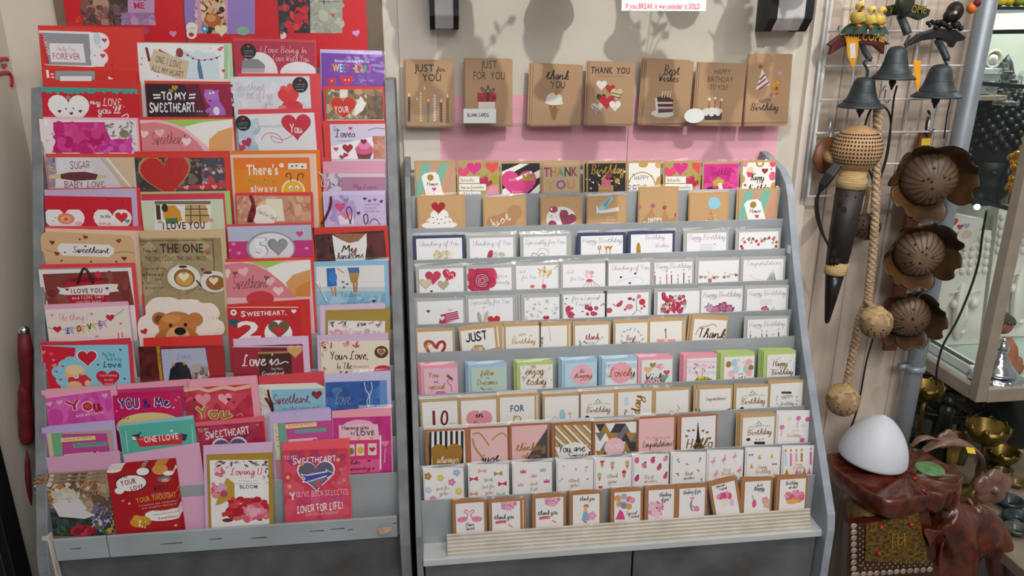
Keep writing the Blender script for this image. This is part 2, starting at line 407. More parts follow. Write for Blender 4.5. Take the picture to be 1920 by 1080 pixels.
def card(row, front, base, label, art, env=(), nb=0, off=0, film=True, bottom=None, name='greeting_card', cat='greeting card', group=None, step=.0027, side=(-.0012, .0012), extra=None, shape=None, short=None, fan=False):
    """front = top-left and top-right corner of the card front in the photo"""
    u0, v0, u1, v1 = front
    org = row.o + Vector((0, .0055, 0)) + row.n*off
    a = hit(u0, v0, org, row.n); b = hit(u1, v0 if v1 is None else v1, org, row.n)
    if v1 is None: b = a + Vector(((b-a).x, 0, 0))
    t = Vector((0, math.sin(row.a), math.cos(row.a)))
    rho = math.atan2((b-a).dot(t), b.x-a.x); W = (b-a).length
    M0 = Matrix.Rotation(-row.a, 4, 'X') @ Matrix.Rotation(-rho, 4, 'Y')
    xa = M0.to_3x3() @ Vector((1, 0, 0)); za = M0.to_3x3() @ Vector((0, 0, 1))
    mid = (a+b)/2
    if bottom: H = abs((mid - hit((u0+u1)/2, bottom, org, row.n)).dot(t))
    else: H = (mid.z - (row.o.z - row.drop))/math.cos(row.a) - abs(math.sin(rho))*W/2
    base_pt = mid - za*H
    M = Matrix.Translation(base_pt) @ M0
    root = thing(name, label, cat, base_pt, group); root.rotation_euler = M0.to_euler()
    rect = (-W/2, 0, W/2, H)
    # card board
    mb = MB(); ar = Art(mb, rect, M, row.n, org)
    bc = hx(base)
    if shape:                                  # die-cut outline given in photo pixels
        pts = [ar.P(x, y) for x, y in shape]; ar.rect = None
        mb.grid([[(p[0], -.0002, p[1]) for p in pts], [(p[0], .0006, p[1]) for p in pts]], True, bc, True)
    else: mb.box((-W/2, -.0002, 0), (W/2, .0005, H), bc)
    ar.draw(art)
    o = mb.build('card', PAPER, root, rel=False)
    topH = H
    if env:
        mb = MB()
        for k, e in enumerate(env):
            pa = ar.P(e[0], e[1]); pb = ar.P(e[2], e[3]); y0 = .0012+.0011*k+(step*nb+.001 if fan else 0); c = hx(e[4])
            q = [(pa[0], 0), (pb[0], 0), pb, pa]
            mb.grid([[(p[0], y0, p[1]) for p in q], [(p[0], y0+.0008, p[1]) for p in q]], True, c, True); topH = max(topH, pa[1], pb[1])
        mb.build('envelope', PAPER, root, rel=False)
    if extra: extra(root, ar)
    if film:
        mb = MB(); x0, x1 = -W/2-.002, W/2+.002
        if env:
            x0 = min(x0, ar.P(env[0][0], env[0][1])[0]-.0015); x1 = max(x1, ar.P(env[0][2], env[0][3])[0]+.0015)
        g = [[(x0, -.0011, z), ((x0+x1)/2, -.0013, z), (x1, -.0011, z)] for z in (0, topH*.5, topH-.006, topH-.0015)]
        g.append([(x0, .0012, topH+.0035), ((x0+x1)/2, .001, topH+.004), (x1, .0012, topH+.0035)])
        mb.grid(g); mb.build('clear_sleeve', FILM, root, smooth=False, rel=False)
    root['fit'] = H
    n0 = len(env) if env else 0
    if nb: BACKS.append((root, nb, row.n, xa, .0018+(0 if fan else .0011*n0), step, side, short or label, name, cat, fan))
    return root
ORD = ['next', 'second', 'third', 'fourth', 'fifth', 'sixth']
def make_backs():
    """copies of the front card (board and envelope only) stacked behind it"""
    for root, nb, n, xa, first, step, side, short, name, cat, fan in BACKS:
        for i in range(nb):
            r = root.copy(); COL.objects.link(r)
            d = first + step*i
            r.location = Vector(root.location) - n*d + xa*side[0]*(i+1) + Vector((0, 0, 1))*0
            k = math.sin(i*2.4+hash_(short))*.004
            e = root.rotation_euler.copy(); r.rotation_euler = (e[0], e[1]+k, e[2])
            w = short.split(); w = ' '.join(w[:10])
            r['label'] = ('card %s behind the %s' % (['directly', 'two places', 'three places', 'four places', 'five places', 'six places'][i], w))
            r['group'] = 'cards stacked behind front cards'
            for ch in root.children:
                if ch.name.split('.')[0] in (('card',) if fan else ('card', 'envelope')):
                    c = ch.copy(); COL.objects.link(c); c.parent = r
            zz = Vector((0, 0, side[1]*(i+1)))
            r.location = Vector(r.location) + zz
def hash_(t): return sum(ord(c)*(i+1) for i, c in enumerate(t)) % 97
# ---------------------------------------------------------------- the room
def st(name, a, b, m):
    mb = MB(); mb.box(a, b); return tag(mb.build(name, m), kind='structure')
FLOOR = mat('worn_grey_floor_tile', '8a8681', .4, 0, '7d7973', 4)
CEIL = mat('white_ceiling_paint', 'e8e6e2', .8)
TRIMW = mat('offwhite_trim_paint', 'e6dcd3', .6, 0, 'e0d5ca', 8)
st('floor', (-1.2, -3.2, -.05), (3.2, 1.6, 0), FLOOR)
st('ceiling', (-1.2, -3.2, 2.9), (3.2, 1.6, 2.95), CEIL)
st('wall_back', (-.80, 0, 0), (.79, .06, 2.9), WALLM)
st('wall_left', (-.80, -.30, 0), (-.735, 0, 2.9), WALLM)
pw = at(1846, 60, -.004).x
mb = MB()
n = 5; x0 = .775
for k in range(n):
    a = x0 + (pw-x0)*k/n; mb.box((a+.0012, -.006, 0), (x0+(pw-x0)*(k+1)/n-.0012, .05, 2.9))
mb.box((x0, -.002, 0), (pw, .05, 2.9))
tag(bev(mb.build('wall_right', WOODW), .002), kind='structure')
st('trim_1', (-.041, -.006, 1.30), (.030, 0, 2.9), TRIMW)
st('trim_2', (.772, -.016, 0), (.800, 0, 2.9), TRIMW)
st('wall_far', (1.10, 1.2, 0), (3.2, 1.26, 2.9), mat('pale_far_wall', 'd9dcd3', .7))
mb = MB(); mb.box((-1.1, -1.2, 0), (-.742, -.345, 2.2)); bev(mb.build('dark_cupboard', mat('dark_teal_laminate', '24363c', .5, 0, '1c2b31', 20)), .003)
o = bpy.data.objects['dark_cupboard']; tag(o, 'dark teal cupboard side at the left edge of the photo', 'cupboard')
mb = MB(); mb.box((-.742, -.345, 0), (-.726, -.300, 2.2)); tag(bev(mb.build('trim_3', BLACKP), .002), kind='structure')
# red wall sticker
def wl(u, v, d=0): return hit(u, v, Vector((-.735+d, 0, 0)), Vector((1, 0, 0)))
t = thing('wall_sticker', 'red curly festive sticker with a small heart on the beige left wall', 'sticker', wl(8, 135))
mb = MB()
for pts in ([(-12, 116), (0, 111), (12, 110), (13, 113)], [(-10, 142), (2, 137), (14, 136), (20, 142), (22, 155), (21, 162)]):
    mb.tube(smooth_pts([wl(a, b, .001) for a, b in pts], 4), .0035, 6)
hp = [wl(8+x*6, 124-y*6, .002) for x, y in HEART]; mb.poly(hp)
fix(mb.build('red_film', mat('red_sticker_film', 'c3243a', .4), t))
# ---------------------------------------------------------------- racks
def tiers(rows, x0, x1, root, m, first, drop):
    prev = first
    for r in rows:
        y, z = r.o.y, r.o.z
        P = [(prev[0], prev[1]), (y+.026, z-drop-.0015), (y-.0008, z-drop-.0015)]
        th = .0014
        prof = P + [(P[2][0], P[2][1]-th), (P[1][0]-th, P[1][1]-th), (P[0][0]-th, P[0][1]-.0005)]
        mb = MB(); mb.prism(prof, x0, x1); fix(mb.build('shelf_tier', m, root)); prev = (y-.0012, z)
def side(prof, x0, x1, root, m, fwd, ztop, yback, round_=0, lab=None, zb=.80):
    pts = []
    n = 26
    for k in range(n+1):
        z = ztop - (ztop-zb)*k/n; y = prof.y(z)-fwd
        if round_ and z > ztop-round_:
            q = (ztop-z)/round_; y = yback-.01 + (y-yback+.01)*math.sqrt(max(0, 1-(1-q)**2))
        pts.append((y, z))
    pts += [(pts[-1][0]-.006, zb-.03), (pts[-1][0]-.006, 0), (yback, 0), (yback, ztop)]
    mb = MB(); mb.prism(pts, x0, x1); o = bev(fix(mb.build('side_panel', m, root)), .0015)
    if lab: o['label'] = lab
    return o
LX0, LX1 = -.640, -.0675
t = thing('card_rack', 'left grey mottled tiered card rack filled with red and pink valentine cards', 'card rack', (-.355, -.2, 0), 'tiered card racks')
tiers(RL, LX0, LX1, t, GREY, (-.062, 1.555), .038)
side(PL, LX0-.018, LX0, t, PANEL, .016, 1.525, -.012); side(PL, LX1, LX1+.018, t, PANEL, .016, 1.535, -.012)
mb = MB(); mb.box((LX0, -.012, 0), (LX1-.002, -.004, 2.2)); mb.build('back_board', mat('brown_grey_board', '7a6a5c', .6, 0, '70604f', 8), t)
b = RL[-1].o; zl = b.z
mb = MB(); xs = at(207, 1030, b.y).x
for a, c in ((LX0+.004, xs-.0006), (xs+.0006, LX1-.004)): mb.box((a, b.y-.007, zl-.042), (c, b.y-.0016, zl))
bev(mb.build('front_ledge', mat('grey_edge_strip', 'aab2b6', .4, 0, '9aa2a6', 10), t), .0012)
mb = MB()
R = random.Random(4)
for u, v, L in ((300, 1021, 40), (390, 1012, 26), (470, 1010, 30), (580, 997, 28), (620, 993, 26), (130, 1030, 20), (735, 982, 8), (650, 994, 12)):
    p = at(u, v, b.y-.0072); mb.poly([(p.x, b.y-.0073, p.z), (p.x+L*.0009, b.y-.0073, p.z-.0004), (p.x+L*.0009, b.y-.0073, p.z+.0016), (p.x+.002, b.y-.0073, p.z+.0012)])
mb.build('scuff_marks', mat('brown_scuffs', '5c4a3a', .7), t)
mb = MB(); mb.box((LX0, b.y+.004, .05), (LX1, b.y+.020, zl-.043)); mb.build('base_panel', STONE, t)
mb = MB(); mb.box((LX0, b.y+.02, zl-.052), (LX1, -.012, zl-.043)); mb.build('base_top', STONE, t)
p = at(720, 993, b.y-.012)
mb = MB(); mb.grid([[(p.x-.012, p.y, p.z+.004), (p.x, p.y-.003, p.z+.007), (p.x+.014, p.y, p.z+.005)], [(p.x-.008, p.y-.002, p.z-.008), (p.x+.001, p.y-.004, p.z-.006), (p.x+.012, p.y-.001, p.z-.003)]])
mb.build('torn_tape', mat('tan_tape', 'c8a880', .6), t)['label'] = 'torn tan tape'
RX0, RX1 = -.0285, .688
mb = MB(); mb.box((LX0-.008, b.y-.014, .40), (LX0+.003, b.y-.002, zl+.012)); mb.build('edge_strip', CREAM, t)['label'] = 'cream edge strip'
t = thing('card_rack', 'right grey tiered card rack with rows of small white and kraft cards', 'card rack', (.33, -.2, 0), 'tiered card racks')
tiers(RR[:-1], RX0, RX1, t, GREY, (-.068, 1.362), .034)
b = RR[-1].o; pz = RR[-2].o
P = [(pz.y-.0012, pz.z), (b.y+.026, b.z-.036), (b.y+.0246, b.z-.036), (pz.y-.0026, pz.z-.0005)]
mb = MB(); mb.prism(P, RX0, RX1); fix(mb.build('shelf_tier', GREY, t))
side(PR, RX0-.011, RX0, t, PANEL, .010, 1.385, -.012, .03); side(PR, RX1, RX1+.015, t, PANELB, .030, 1.384, -.012, .06)
mb = MB(); mb.box((RX0, -.014, .05), (RX1, -.006, 1.358)); mb.build('back_board', PANEL, t)
zl = b.z-.036
mb = MB(); mb.box((RX0, b.y-.020, zl-.014), (RX1+.002, b.y+.03, zl)); bev(mb.build('front_ledge', mat('pale_grey_ledge', 'c9cccb', .45, 0, 'bcbfbd', 12), t), .002)
xm = at(1186, 1050, b.y-.01).x
mb = MB(); mb.box((RX0+.003, b.y-.010, .06), (xm-.0018, b.y+.004, zl-.016)); bev(mb.build('cupboard_door', STONE, t), .001)
mb = MB(); mb.box((xm+.0018, b.y-.010, .06), (RX1-.004, b.y+.004, zl-.016)); bev(mb.build('cupboard_door', STONE, t), .001)
mb = MB(); mb.box((RX0, b.y+.004, .05), (RX1, b.y+.010, zl-.015)); mb.build('dark_gap_board', BLACKP, t)
p = at(1484, 468, PR.y(1.225)-.02)
mb = MB(); mb.box((RX1-.0008, p.y-.006, p.z-.007), (RX1, p.y+.007, p.z+.008)); mb.build('price_sticker', mat('white_sticker', 'eeeef0', .5), t)['label'] = 'white price sticker'
# fluted strips leaning along the ledge front
xa, xb = at(838, 1010, b.y-.006).x, at(1520, 955, b.y-.006).x
prof = []
N5 = 6
for k in range(N5):
    y0 = b.y-.003-.0020*k; z0 = zl+.036-.0061*k
    prof += [(y0, z0), (y0-.0020, z0-.0008), (y0-.0016, z0-.0054)]
prof += [(prof[-1][0], zl+.0004), (b.y-.002, zl+.0004), (b.y-.002, zl+.036)]
mb = MB(); mb.prism(prof, xa, xb)
tag(bev(fix(mb.build('fluted_strip', CREAM)), .0006), 'cream fluted strip lying along the front ledge of the right card rack', 'strip')
# wall pocket with clear front, pink sheets
t = thing('card_pocket', 'clear acrylic wall pocket holding the top row of kraft cards', 'pocket', (.34, -.03, 1.44))
z0 = RP[0].o.z; xa, xb = at(752, 235, -.06).x, at(1479, 232, -.06).x
zt = at(760, 205, -.066).z
mb = MB(); mb.prism([(-.066, zt), (-.0645, zt), (-.0625, z0-.001), (-.001, z0-.001), (-.001, z0-.0025), (-.064, z0-.0025)], xa, xb); fix(mb.build('clear_tray', ACRYL, t))
mb = MB(); a2 = Art(mb, None, Matrix.Identity(4), Vector((0, -1, 0)), Vector((0, -.0675, 0)), -.0675)
a2.draw([('q', 869, 204, 930, 231, 'f3f3f1'), ('t', 'BLANK CARDS', 876, 917, 219, 6, '2a2a2c', 'K')]); o = mb.build('handwritten_label', PAPER, t); o['label'] = 'white label reading BLANK CARDS'
mb = MB(); a2 = Art(mb, None, Matrix.Identity(4), Vector((0, -1, 0)), Vector((0, -.0675, 0)), -.0675)
a2.draw([('o', 1302, 217, 19, 13, 'eeeeec')]); o = mb.build('round_label', PAPER, t); o['label'] = 'blank white oval label'
xs = [at(768, 260, -.003).x, at(1177, 260, -.003).x, at(1457, 260, -.003).x]
zt, zb = at(1300, 176, -.003).z, 1.36
for k, (a, b_, nm) in enumerate(((xs[0], xs[1]-.0008, 'left'), (xs[1]+.0008, xs[2], 'right'))):
    mb = MB(); mb.box((a, -.0030, zb), (b_, -.0018, zt if k else zt)); tag(mb.build('pink_sheet', PINK), '%s pink backing sheet on the wall under the kraft card pocket' % nm, 'paper sheet', 'pink backing sheets')
# shelf above: brackets, then unseen glass, ornaments and sprigs added for the wall shadows
SH = mat('white_bracket_plastic', 'dcd6d8', .5); BB = mat('black_band', '1d1c20', .5)
def bracket(uL, vT, uR, vB, Y, lab, lean):
    a, c = at(uL, vT, Y), at(uR, vB, Y); t = thing('shelf_bracket', lab, 'bracket', ((a.x+c.x)/2, Y, c.z), 'shelf brackets')
    z0 = c.z; w_ = c.x-a.x
    mb = MB(); mb.prism([(Y, z0+.022), (Y, 1.72), (-.001, 1.72), (-.001, z0), (Y+.02, z0)], a.x+w_*.08, c.x-w_*.08); bev(fix(mb.build('bracket_body', SH, t)), .002)
    for s in ((0, .17), (.80, .98)):
        mb = MB(); mb.prism([(Y-.002, z0+.021), (Y-.002, 1.72), (0, 1.72), (0, z0-.002), (Y+.02, z0-.002)], a.x+w_*s[0], a.x+w_*s[1]); fix(mb.build('black_band', BB, t))
bracket(805, 0, 862, 53, -.06, 'white shelf bracket with two black bands at upper left of the kraft cards', 0)
bracket(1446, 0, 1522, 57, -.06, 'white shelf bracket with black bands above the party hat kraft card', 0)
zs = 1.722
mb = MB(); mb.box((.0, -.44, zs), (.78, -.002, zs+.008)); tag(mb.build('glass_shelf', GLASS), 'unseen clear glass shelf added above the kraft card pocket', 'shelf')  # out of view, added to carry the shadow-casting ornaments
CER = mat('green_grey_ceramic', '6d7468', .3)
R = random.Random(11)
for k, (x, y, s, kind) in enumerate(((.06, -.16, 1.5, 0), (.12, -.32, 1.1, 1), (.15, -.22, .9, 2), (.21, -.38, 1.3, 0), (.27, -.14, 1.5, 2), (.29, -.30, 1.0, 1), (.36, -.40, .8, 0), (.40, -.20, 1.4, 1), (.46, -.34, 1.0, 2), (.50, -.14, 1.1, 0), (.55, -.40, 1.1, 1), (.58, -.24, 1.0, 0), (.64, -.34, .9, 2), (.67, -.14, 1.5, 1), (.72, -.38, 1.2, 0), (.74, -.24, 1.0, 2))):
    pr = [[(.018, 0), (.03, .02), (.034, .05), (.02, .085), (.012, .1), (.018, .115)], [(.026, 0), (.02, .01), (.007, .02), (.007, .06), (.028, .08), (.034, .12)], [(.03, 0), (.03, .012), (.016, .03), (.022, .06), (.016, .075), (.02, .09), (.004, .11)]][kind]
    mb = MB(); mb.lathe((x, y, zs+.0085), [(a*s, h*s) for a, h in pr], 18)
    tag(sub(fix(mb.build('ornament', CER, smooth=True)), 1), '%s ornament added out of view above the cards to shadow the wall' % ['vase', 'goblet', 'figurine'][kind], 'ornament', '%s ornaments added as wall shadow casters' % ['vase', 'goblet', 'figurine'][kind])  # invented shapes above the frame that cast shadows on the wall
LEAFM = mat('dusty_artificial_leaf', '66704f', .6)
for k, (x, y) in enumerate(((.18, -.30), (.44, -.26), (.61, -.30), (.09, -.24))):  # added out of view for leaf-shaped shadows on the wall
    t = thing('shadow_sprig', 'unseen leafy sprig in a small pot, added to shadow the wall', 'artificial plant', (x, y, zs+.0085), 'unseen sprigs added to shadow the wall'); R = random.Random(k)
    mb = MB(); mb.lathe((x, y, zs+.0085), [(.014, 0), (.018, .03), (.016, .03)], 12); mb.build('small_pot', CER, t)
    mb = MB()
    for i in range(7):
        e = Vector((x+R.uniform(-.08, .08), y+R.uniform(-.04, .04), zs+R.uniform(.07, .17))); b_ = Vector((x, y, zs+.03)); mb.tube([b_, b_.lerp(e, .5)+Vector((0, 0, .012)), e], .0011, 5)
        for j in range(5):
            q = b_.lerp(e, .35+.15*j); d = Vector((R.uniform(-1, 1), R.uniform(-.3, .3), R.uniform(-.3, 1))).normalized()*.021; n_ = d.cross(Vector((R.uniform(-1, 1), 1, 0))).normalized()*.006; mb.poly([q, q+d*.5+n_, q+d, q+d*.5-n_])
    mb.build('leafy_stems', LEAFM, t)
t = thing('paper_sign', 'white paper sign with red warning about breakages hanging from the glass shelf', 'sign', at(1245, 20, -.45))
mb = MB(); a, c = at(1165, 20, -.45), at(1323, 18, -.45)
mb.box((a.x, -.4505, a.z), (c.x, -.45, zs+.008)); mb.build('paper', mat('white_sign_paper', 'f0e9ec', .6), t)
mb = MB(); a2 = Art(mb, None, Matrix.Identity(4), Vector((0, -1, 0)), Vector((0, -.4508, 0)), -.4508)
a2.draw([('t', 'If you BREAK it we consider it SOLD', 1173, 1314, 16, 9, 'd05a5e', 'b')]); mb.build('red_lettering', PAPER, t)
# red umbrella in the gap beside the left rack
RED = mat('dark_red_cloth', '5e101c', .6, 0, '74141f', 60, bump=.5)
Yu = -.24
t = thing('umbrella', 'folded dark red umbrella with a silver knob standing left of the left rack', 'umbrella', at(48, 820, Yu))
mb = MB(); mb.tube([at(45, 625, Yu), at(48, 660, Yu), at(50, 720, Yu), at(52, 760, Yu)], [.009, .012, .009, .006], 12); mb.build('handle', RED, t, True)
mb = MB(); mb.ball(at(45, 620, Yu), .009, 12); mb.build('knob', SILVER, t, True)
mb = MB(); rr = [.007, .012, .010, .014, .011, .014, .008]
mb.tube([at(46+k*.8, 715+k*20, Yu) for k in range(7)], rr, 14); mb.tube([at(50, 830, Yu), at(56, 1000, Yu), at(60, 1300, Yu)], .006, 8); sub(fix(mb.build('folded_cloth', RED, t, True)), 1)
# ---------------------------------------------------------------- left rack: valentine cards
GL = 'valentine cards on the left rack'
def K(r, front, base, label, art, **k):
    k.setdefault('group', GL); k.setdefault('short', label.split(' lettered')[0])
    return card(RL[r], front, base, label, art, **k)
def ribbon_part(name, col, pts, r=.0016, lab=None):
    def f(root, ar):
        mb = MB(); q = [Vector((p[0], -.0025, p[1])) for p in [ar.P(pts[i], pts[i+1]) for i in range(0, len(pts), 2)]]
        mb.tube(smooth_pts(q, 4), r, 6, hx(col)); o = mb.build(name, PAPER, root, smooth=True, rel=False)
        if lab: o['label'] = lab
    return f
def sticker(u, v, r, col, art=(), lab=None):
    def f(root, ar):
        mb = MB(); a2 = Art(mb, None, ar.Mi.inverted(), ar.n, ar.org, -.0009)
        a2.draw([('o', u, v, r, r, col)] + list(art)); o = mb.build('round_sticker', PAPER, root, rel=False); o['label'] = lab or 'black round sticker'
    return f
def blk(u, v): return sticker(u, v, 14.5, '1c1a20', [('h', u, v-8, 3, 'c33'), ('t', 'I  LOVE YOU', u-9, u+9, v+1, 2.5, 'bbb', 's'), ('t', 'MORE THAN', u-9, u+9, v+5, 2, '999', 's'), ('t', 'Love to Say', u-7, u+7, v+10, 2.2, 'ddd', 'b')])
BLK = 'c81e2c'
# boxed cards along the top
B0 = dict(off=0, film=True, name='boxed_card', cat='boxed card')
RB = Row(-.03, RL[1].o.z+.01, math.radians(3), .0)
def KB(front, label, art, **k): return card(RB, front, 'd81f2a', label, art, group='large red boxed valentine cards', short=label, **{**B0, **k})
KB((108, -70, 334, -66), 'large red boxed card at top left with purple bears picture lettered ME', [
 ('m', 155, -60, 240, 47, 60, 9, '7a4a4a 8a5a54 a8846c 5c4038 93605e b58a78'), ('q', 175, -60, 213, 10, 'b99a80'), ('m', 205, -60, 240, 47, 40, 8, '4b3834 5e4646 6b5550 7a5f68'),
 ('q', 240, -60, 290, 26, 'c79cc8'), ('m', 228, 24, 290, 47, 30, 7, 'a878a8 b88ab8 8f86a0 c79ac8'), ('t', 'ME', 252, 272, 16, 11, 'c8304a', 'b'), ('t', 'HUG', 250, 275, 1, 11, 'c8304a', 'b'),
 ('l', 'e08a3a', 1, 150, 30, 143, 42, 152, 38), ('h', 325, 64, 7, 'e58ac0'), ('o', 272, 58, 8, 7, 'b84a78')])
KB((336, -70, 514, -66), 'large red boxed card at top centre with lilac panels and round badge', [
 ('q', 346, -60, 372, 63, '9a82c4'), ('m', 366, -60, 428, 63, 70, 7, 'd9b590 c08a4a 8a4a24 3c2a22 b06a34 e8c8a8 f0d6c0'), ('p', 'd79ad0', 362, -60, 369, -60, 381, 63, 373, 63), ('p', 'd79ad0', 420, -60, 427, -60, 433, 64, 425, 64),
 ('o', 399, 38, 16, 13, 'b8662e'), ('o', 396, 34, 9, 7, 'd89a5c'), ('q', 427, -60, 478, 64, '9d86c8'), ('o', 456, 58, 12, 8, '86c0a0'), ('o', 384, 54, 7, 7, '4a9ac0'), ('o', 384, 54, 3, 3, 'e8f0f8'), ('h', 415, 58, 12, 'f0e0b8'),
 ('o', 360, 53, 11, 11, 'f3ece2'), ('o', 359, 64, 10, 9, 'f3ece2'), ('o', 359, 65, 5, 4, 'c03040'), ('t', 'LOVE', 353, 367, 55, 4, '556', 'c'), ('h', 442, 34, 0.1, 'fff')])
KB((516, -70, 683, -66), 'large red boxed card at top right with dark rose petals picture', [
 ('m', 517, -60, 586, 62, 60, 8, '2e2830 3a3440 5a5460 c8303a d83a40 40383e 7a2a30'), ('m', 582, -60, 642, 62, 40, 8, 'a9ad9c b8bcab 9ea292 c0c2b4'), ('S', 'b', 8, 'd82e30 e8402e c82434', 541, 46, 556, 51, 575, 40, 566, 20, 549, 30, 560, 34),
 ('L', '445', 1, 598, 3, 637, 3), ('L', '445', 2, 607, -2, 608, 8), ('h', 624, 29, 4, 'd84a4a'), ('h', 668, 63, 7, 'e0a0e0', .2), ('h', 511, 67, 7, 'd89ae0', .3), ('o', 529, 66, 8, 7, 'f0e4e0'), ('h', 528, 62, 4, 'c82434')])
# row 1
K(1, (72, 51, 205, 54), 'e23a2c', 'red card lettered Only You FOREVER with grey frame, top left of left rack', [
 ('q', 72, 50, 262, 130, 'e23a2c'), ('p', 'f1eef0', 72, 57, 172, 60, 176, 126, 85, 122), ('p', '9a9aa2', 73, 61, 167, 64, 172, 123, 84, 121), ('p', 'c8323a', 74, 64, 84, 66, 93, 121, 83, 119), ('t', 'FOREVER', 79, 117, 68, 6, 'f0dede', 's', -1.4),
 ('p', 'efeaec', 92, 81, 156, 82, 161, 118, 96, 116), ('t', 'Only You', 106, 142, 95, 8, 'c8485a', 'c'), ('t', 'FOREVER', 100, 151, 111, 12, 'b84858', 's'),
 ('p', 'f3eef0', 172, 61, 188, 61, 196, 125, 175, 125), ('o', 188, 78, 17, 17, 'f3eef0'), ('o', 186, 108, 17, 15, 'f3eef0'), ('o', 182, 73, 7, 12, 'c8dce6'), ('h', 196, 76, 5, 'd8384a'), ('h', 193, 105, 5, 'd8384a'), ('o', 188, 88, 2, 2, 'e8a0b0'), ('o', 178, 104, 1.5, 2, '9ab'), ('o', 228, 122, 20, 5, '5a1c1c')],
 env=[(70, 47, 268, 52, 'e0342a')])
K(1, (78, 131, 255, 133), 'd8322a', 'second red card with grey panel tucked below the Only You FOREVER card', [
 ('q', 104, 133, 178, 150, '9a9aa2'), ('q', 113, 143, 172, 152, 'eeeaf0'), ('p', 'f0eaea', 86, 131, 91, 131, 93, 146, 88, 146), ('o', 98, 139, 3, 2, 'f0d0d0'), ('o', 99, 145, 3, 2, 'f0d0d0'), ('p', 'f0eaea', 203, 143, 213, 148, 204, 149)], off=.012, film=False)
K(1, (257, 80, 427, 84), 'f2f2f0', 'white card lettered ONE I LOVE ALL MY HEART on a tilted brown tag', [
 ('s', 'h', 262, 88, 425, 148, 26, 2.5, 'e87a9a c8405a f0a8c0', 4), ('p', 'd6e6ee', 335, 100, 345, 93, 360, 98, 372, 92, 384, 100, 400, 98, 410, 106, 412, 148, 330, 148), ('q', 420, 84, 428, 148, 'a8d0a4'), ('p', '7a2a30', 272, 89, 277, 89, 283, 114, 278, 116), ('p', '8a3438', 297, 92, 322, 104, 342, 113, 330, 118, 300, 104), ('o', 337, 99, 7, 9, '9a3a3a'),
 ('p', 'd8c2a2', 289, 92, 355, 116, 349, 148, 330, 147, 282, 131, 280, 118), ('t', 'ONE I LOVE', 291, 341, 116, 13, '5a3a38', 'k', -.24), ('t', 'ALL MY HEART', 284, 345, 133, 11, '5a3a38', 'k', -.2),
 ('p', '5a7ea0', 371, 113, 375, 113, 378, 126, 382, 148, 374, 148, 370, 128), ('l', 'b85a6a', 1, 345, 98, 370, 112, 395, 111, 415, 104), ('S', 'h', 2.5, 'a83a4a 8a3444', 352, 104, 362, 110, 373, 113, 384, 113, 396, 112, 407, 109), ('h', 413, 93, 4, 'e05a80'), ('h', 419, 133, 3.5, 'd83a4a')],
 env=[(256, 79, 434, 81, 'b7dcb4')])
K(1, (438, 76, 590, 80), 'b8304a', 'crimson card lettered I Love Being In Love With You with two silver arches', [
 ('o', 487, 136, 34, 38, 'eeeaec'), ('o', 561, 140, 36, 24, 'eeeaec'), ('p', '8c8a90', 454, 114, 466, 110, 484, 111, 497, 122, 496, 136, 453, 136), ('p', 'b4b0b4', 454, 128, 496, 128, 496, 136, 453, 136), ('t', 'I Love Being In', 486, 576, 98, 12, 'efd3d8', 'c'), ('t', 'Love With You', 510, 580, 114, 12, 'efd3d8', 'c')],
 env=[(437, 71, 592, 75, 'd0485c')], extra=blk(466, 96))
K(1, (602, 99, 720, 103), '7a3fae', 'purple card lettered SWEETHEART in rainbow letters at top right of left rack', [
 ('t', 'Because I Love Being With You', 628, 692, 116, 5, 'efe6f8', 'b'), ('t', 'SWEET HEART', 618, 698, 134, 14, 'c03a98 f0d020 e8e8e0 40a8c8 e84a30 7a3fae e8c020 e05030 f0c020 40a868 e84a8a', 'b'), ('h', 622, 154, 10, 'c8304a'), ('h', 650, 152, 13, 'd0304a'), ('S', 'o', 1.5, 'f2d8e0', 622, 152, 647, 150, 654, 150), ('t', 'Valen Tine', 672, 700, 152, 6, 'cfb8e8', 'c')],
 env=[(600, 92, 716, 95, 'cdbcf0')])
# row 2
K(2, (77, 163, 258, 167), 'd01c2c', 'red card lettered my LOVE, you\'ll with scalloped teal border and white heart', [
 ('q', 77, 161, 258, 172, '4aa39a'), ('s', 'o', 80, 172, 256, 173, 30, 3.5, '4aa39a', 2), ('h', 130, 210, 39, 'f3f1ee'), ('o', 128, 183, 4, 4, 'a08a8a'), ('S', 'h', 3.5, '5a2a3a 6a3040', 112, 209, 134, 213, 151, 209), ('S', 'o', 1.6, '503040', 124, 204, 138, 203),
 ('t', 'my', 169, 190, 195, 10, 'f6eaea', 'K'), ('t', 'LOVE,', 193, 235, 198, 14, 'f6eaea', 'k'), ('t', 'you\'ll', 184, 226, 212, 14, 'f6eaea', 'C'), ('l', 'f6eaea', 2, 228, 219, 238, 214, 241, 219, 234, 222)],
 env=[(75, 153, 256, 158, '56aaa0'), (80, 147, 262, 151, 'd8342c')])
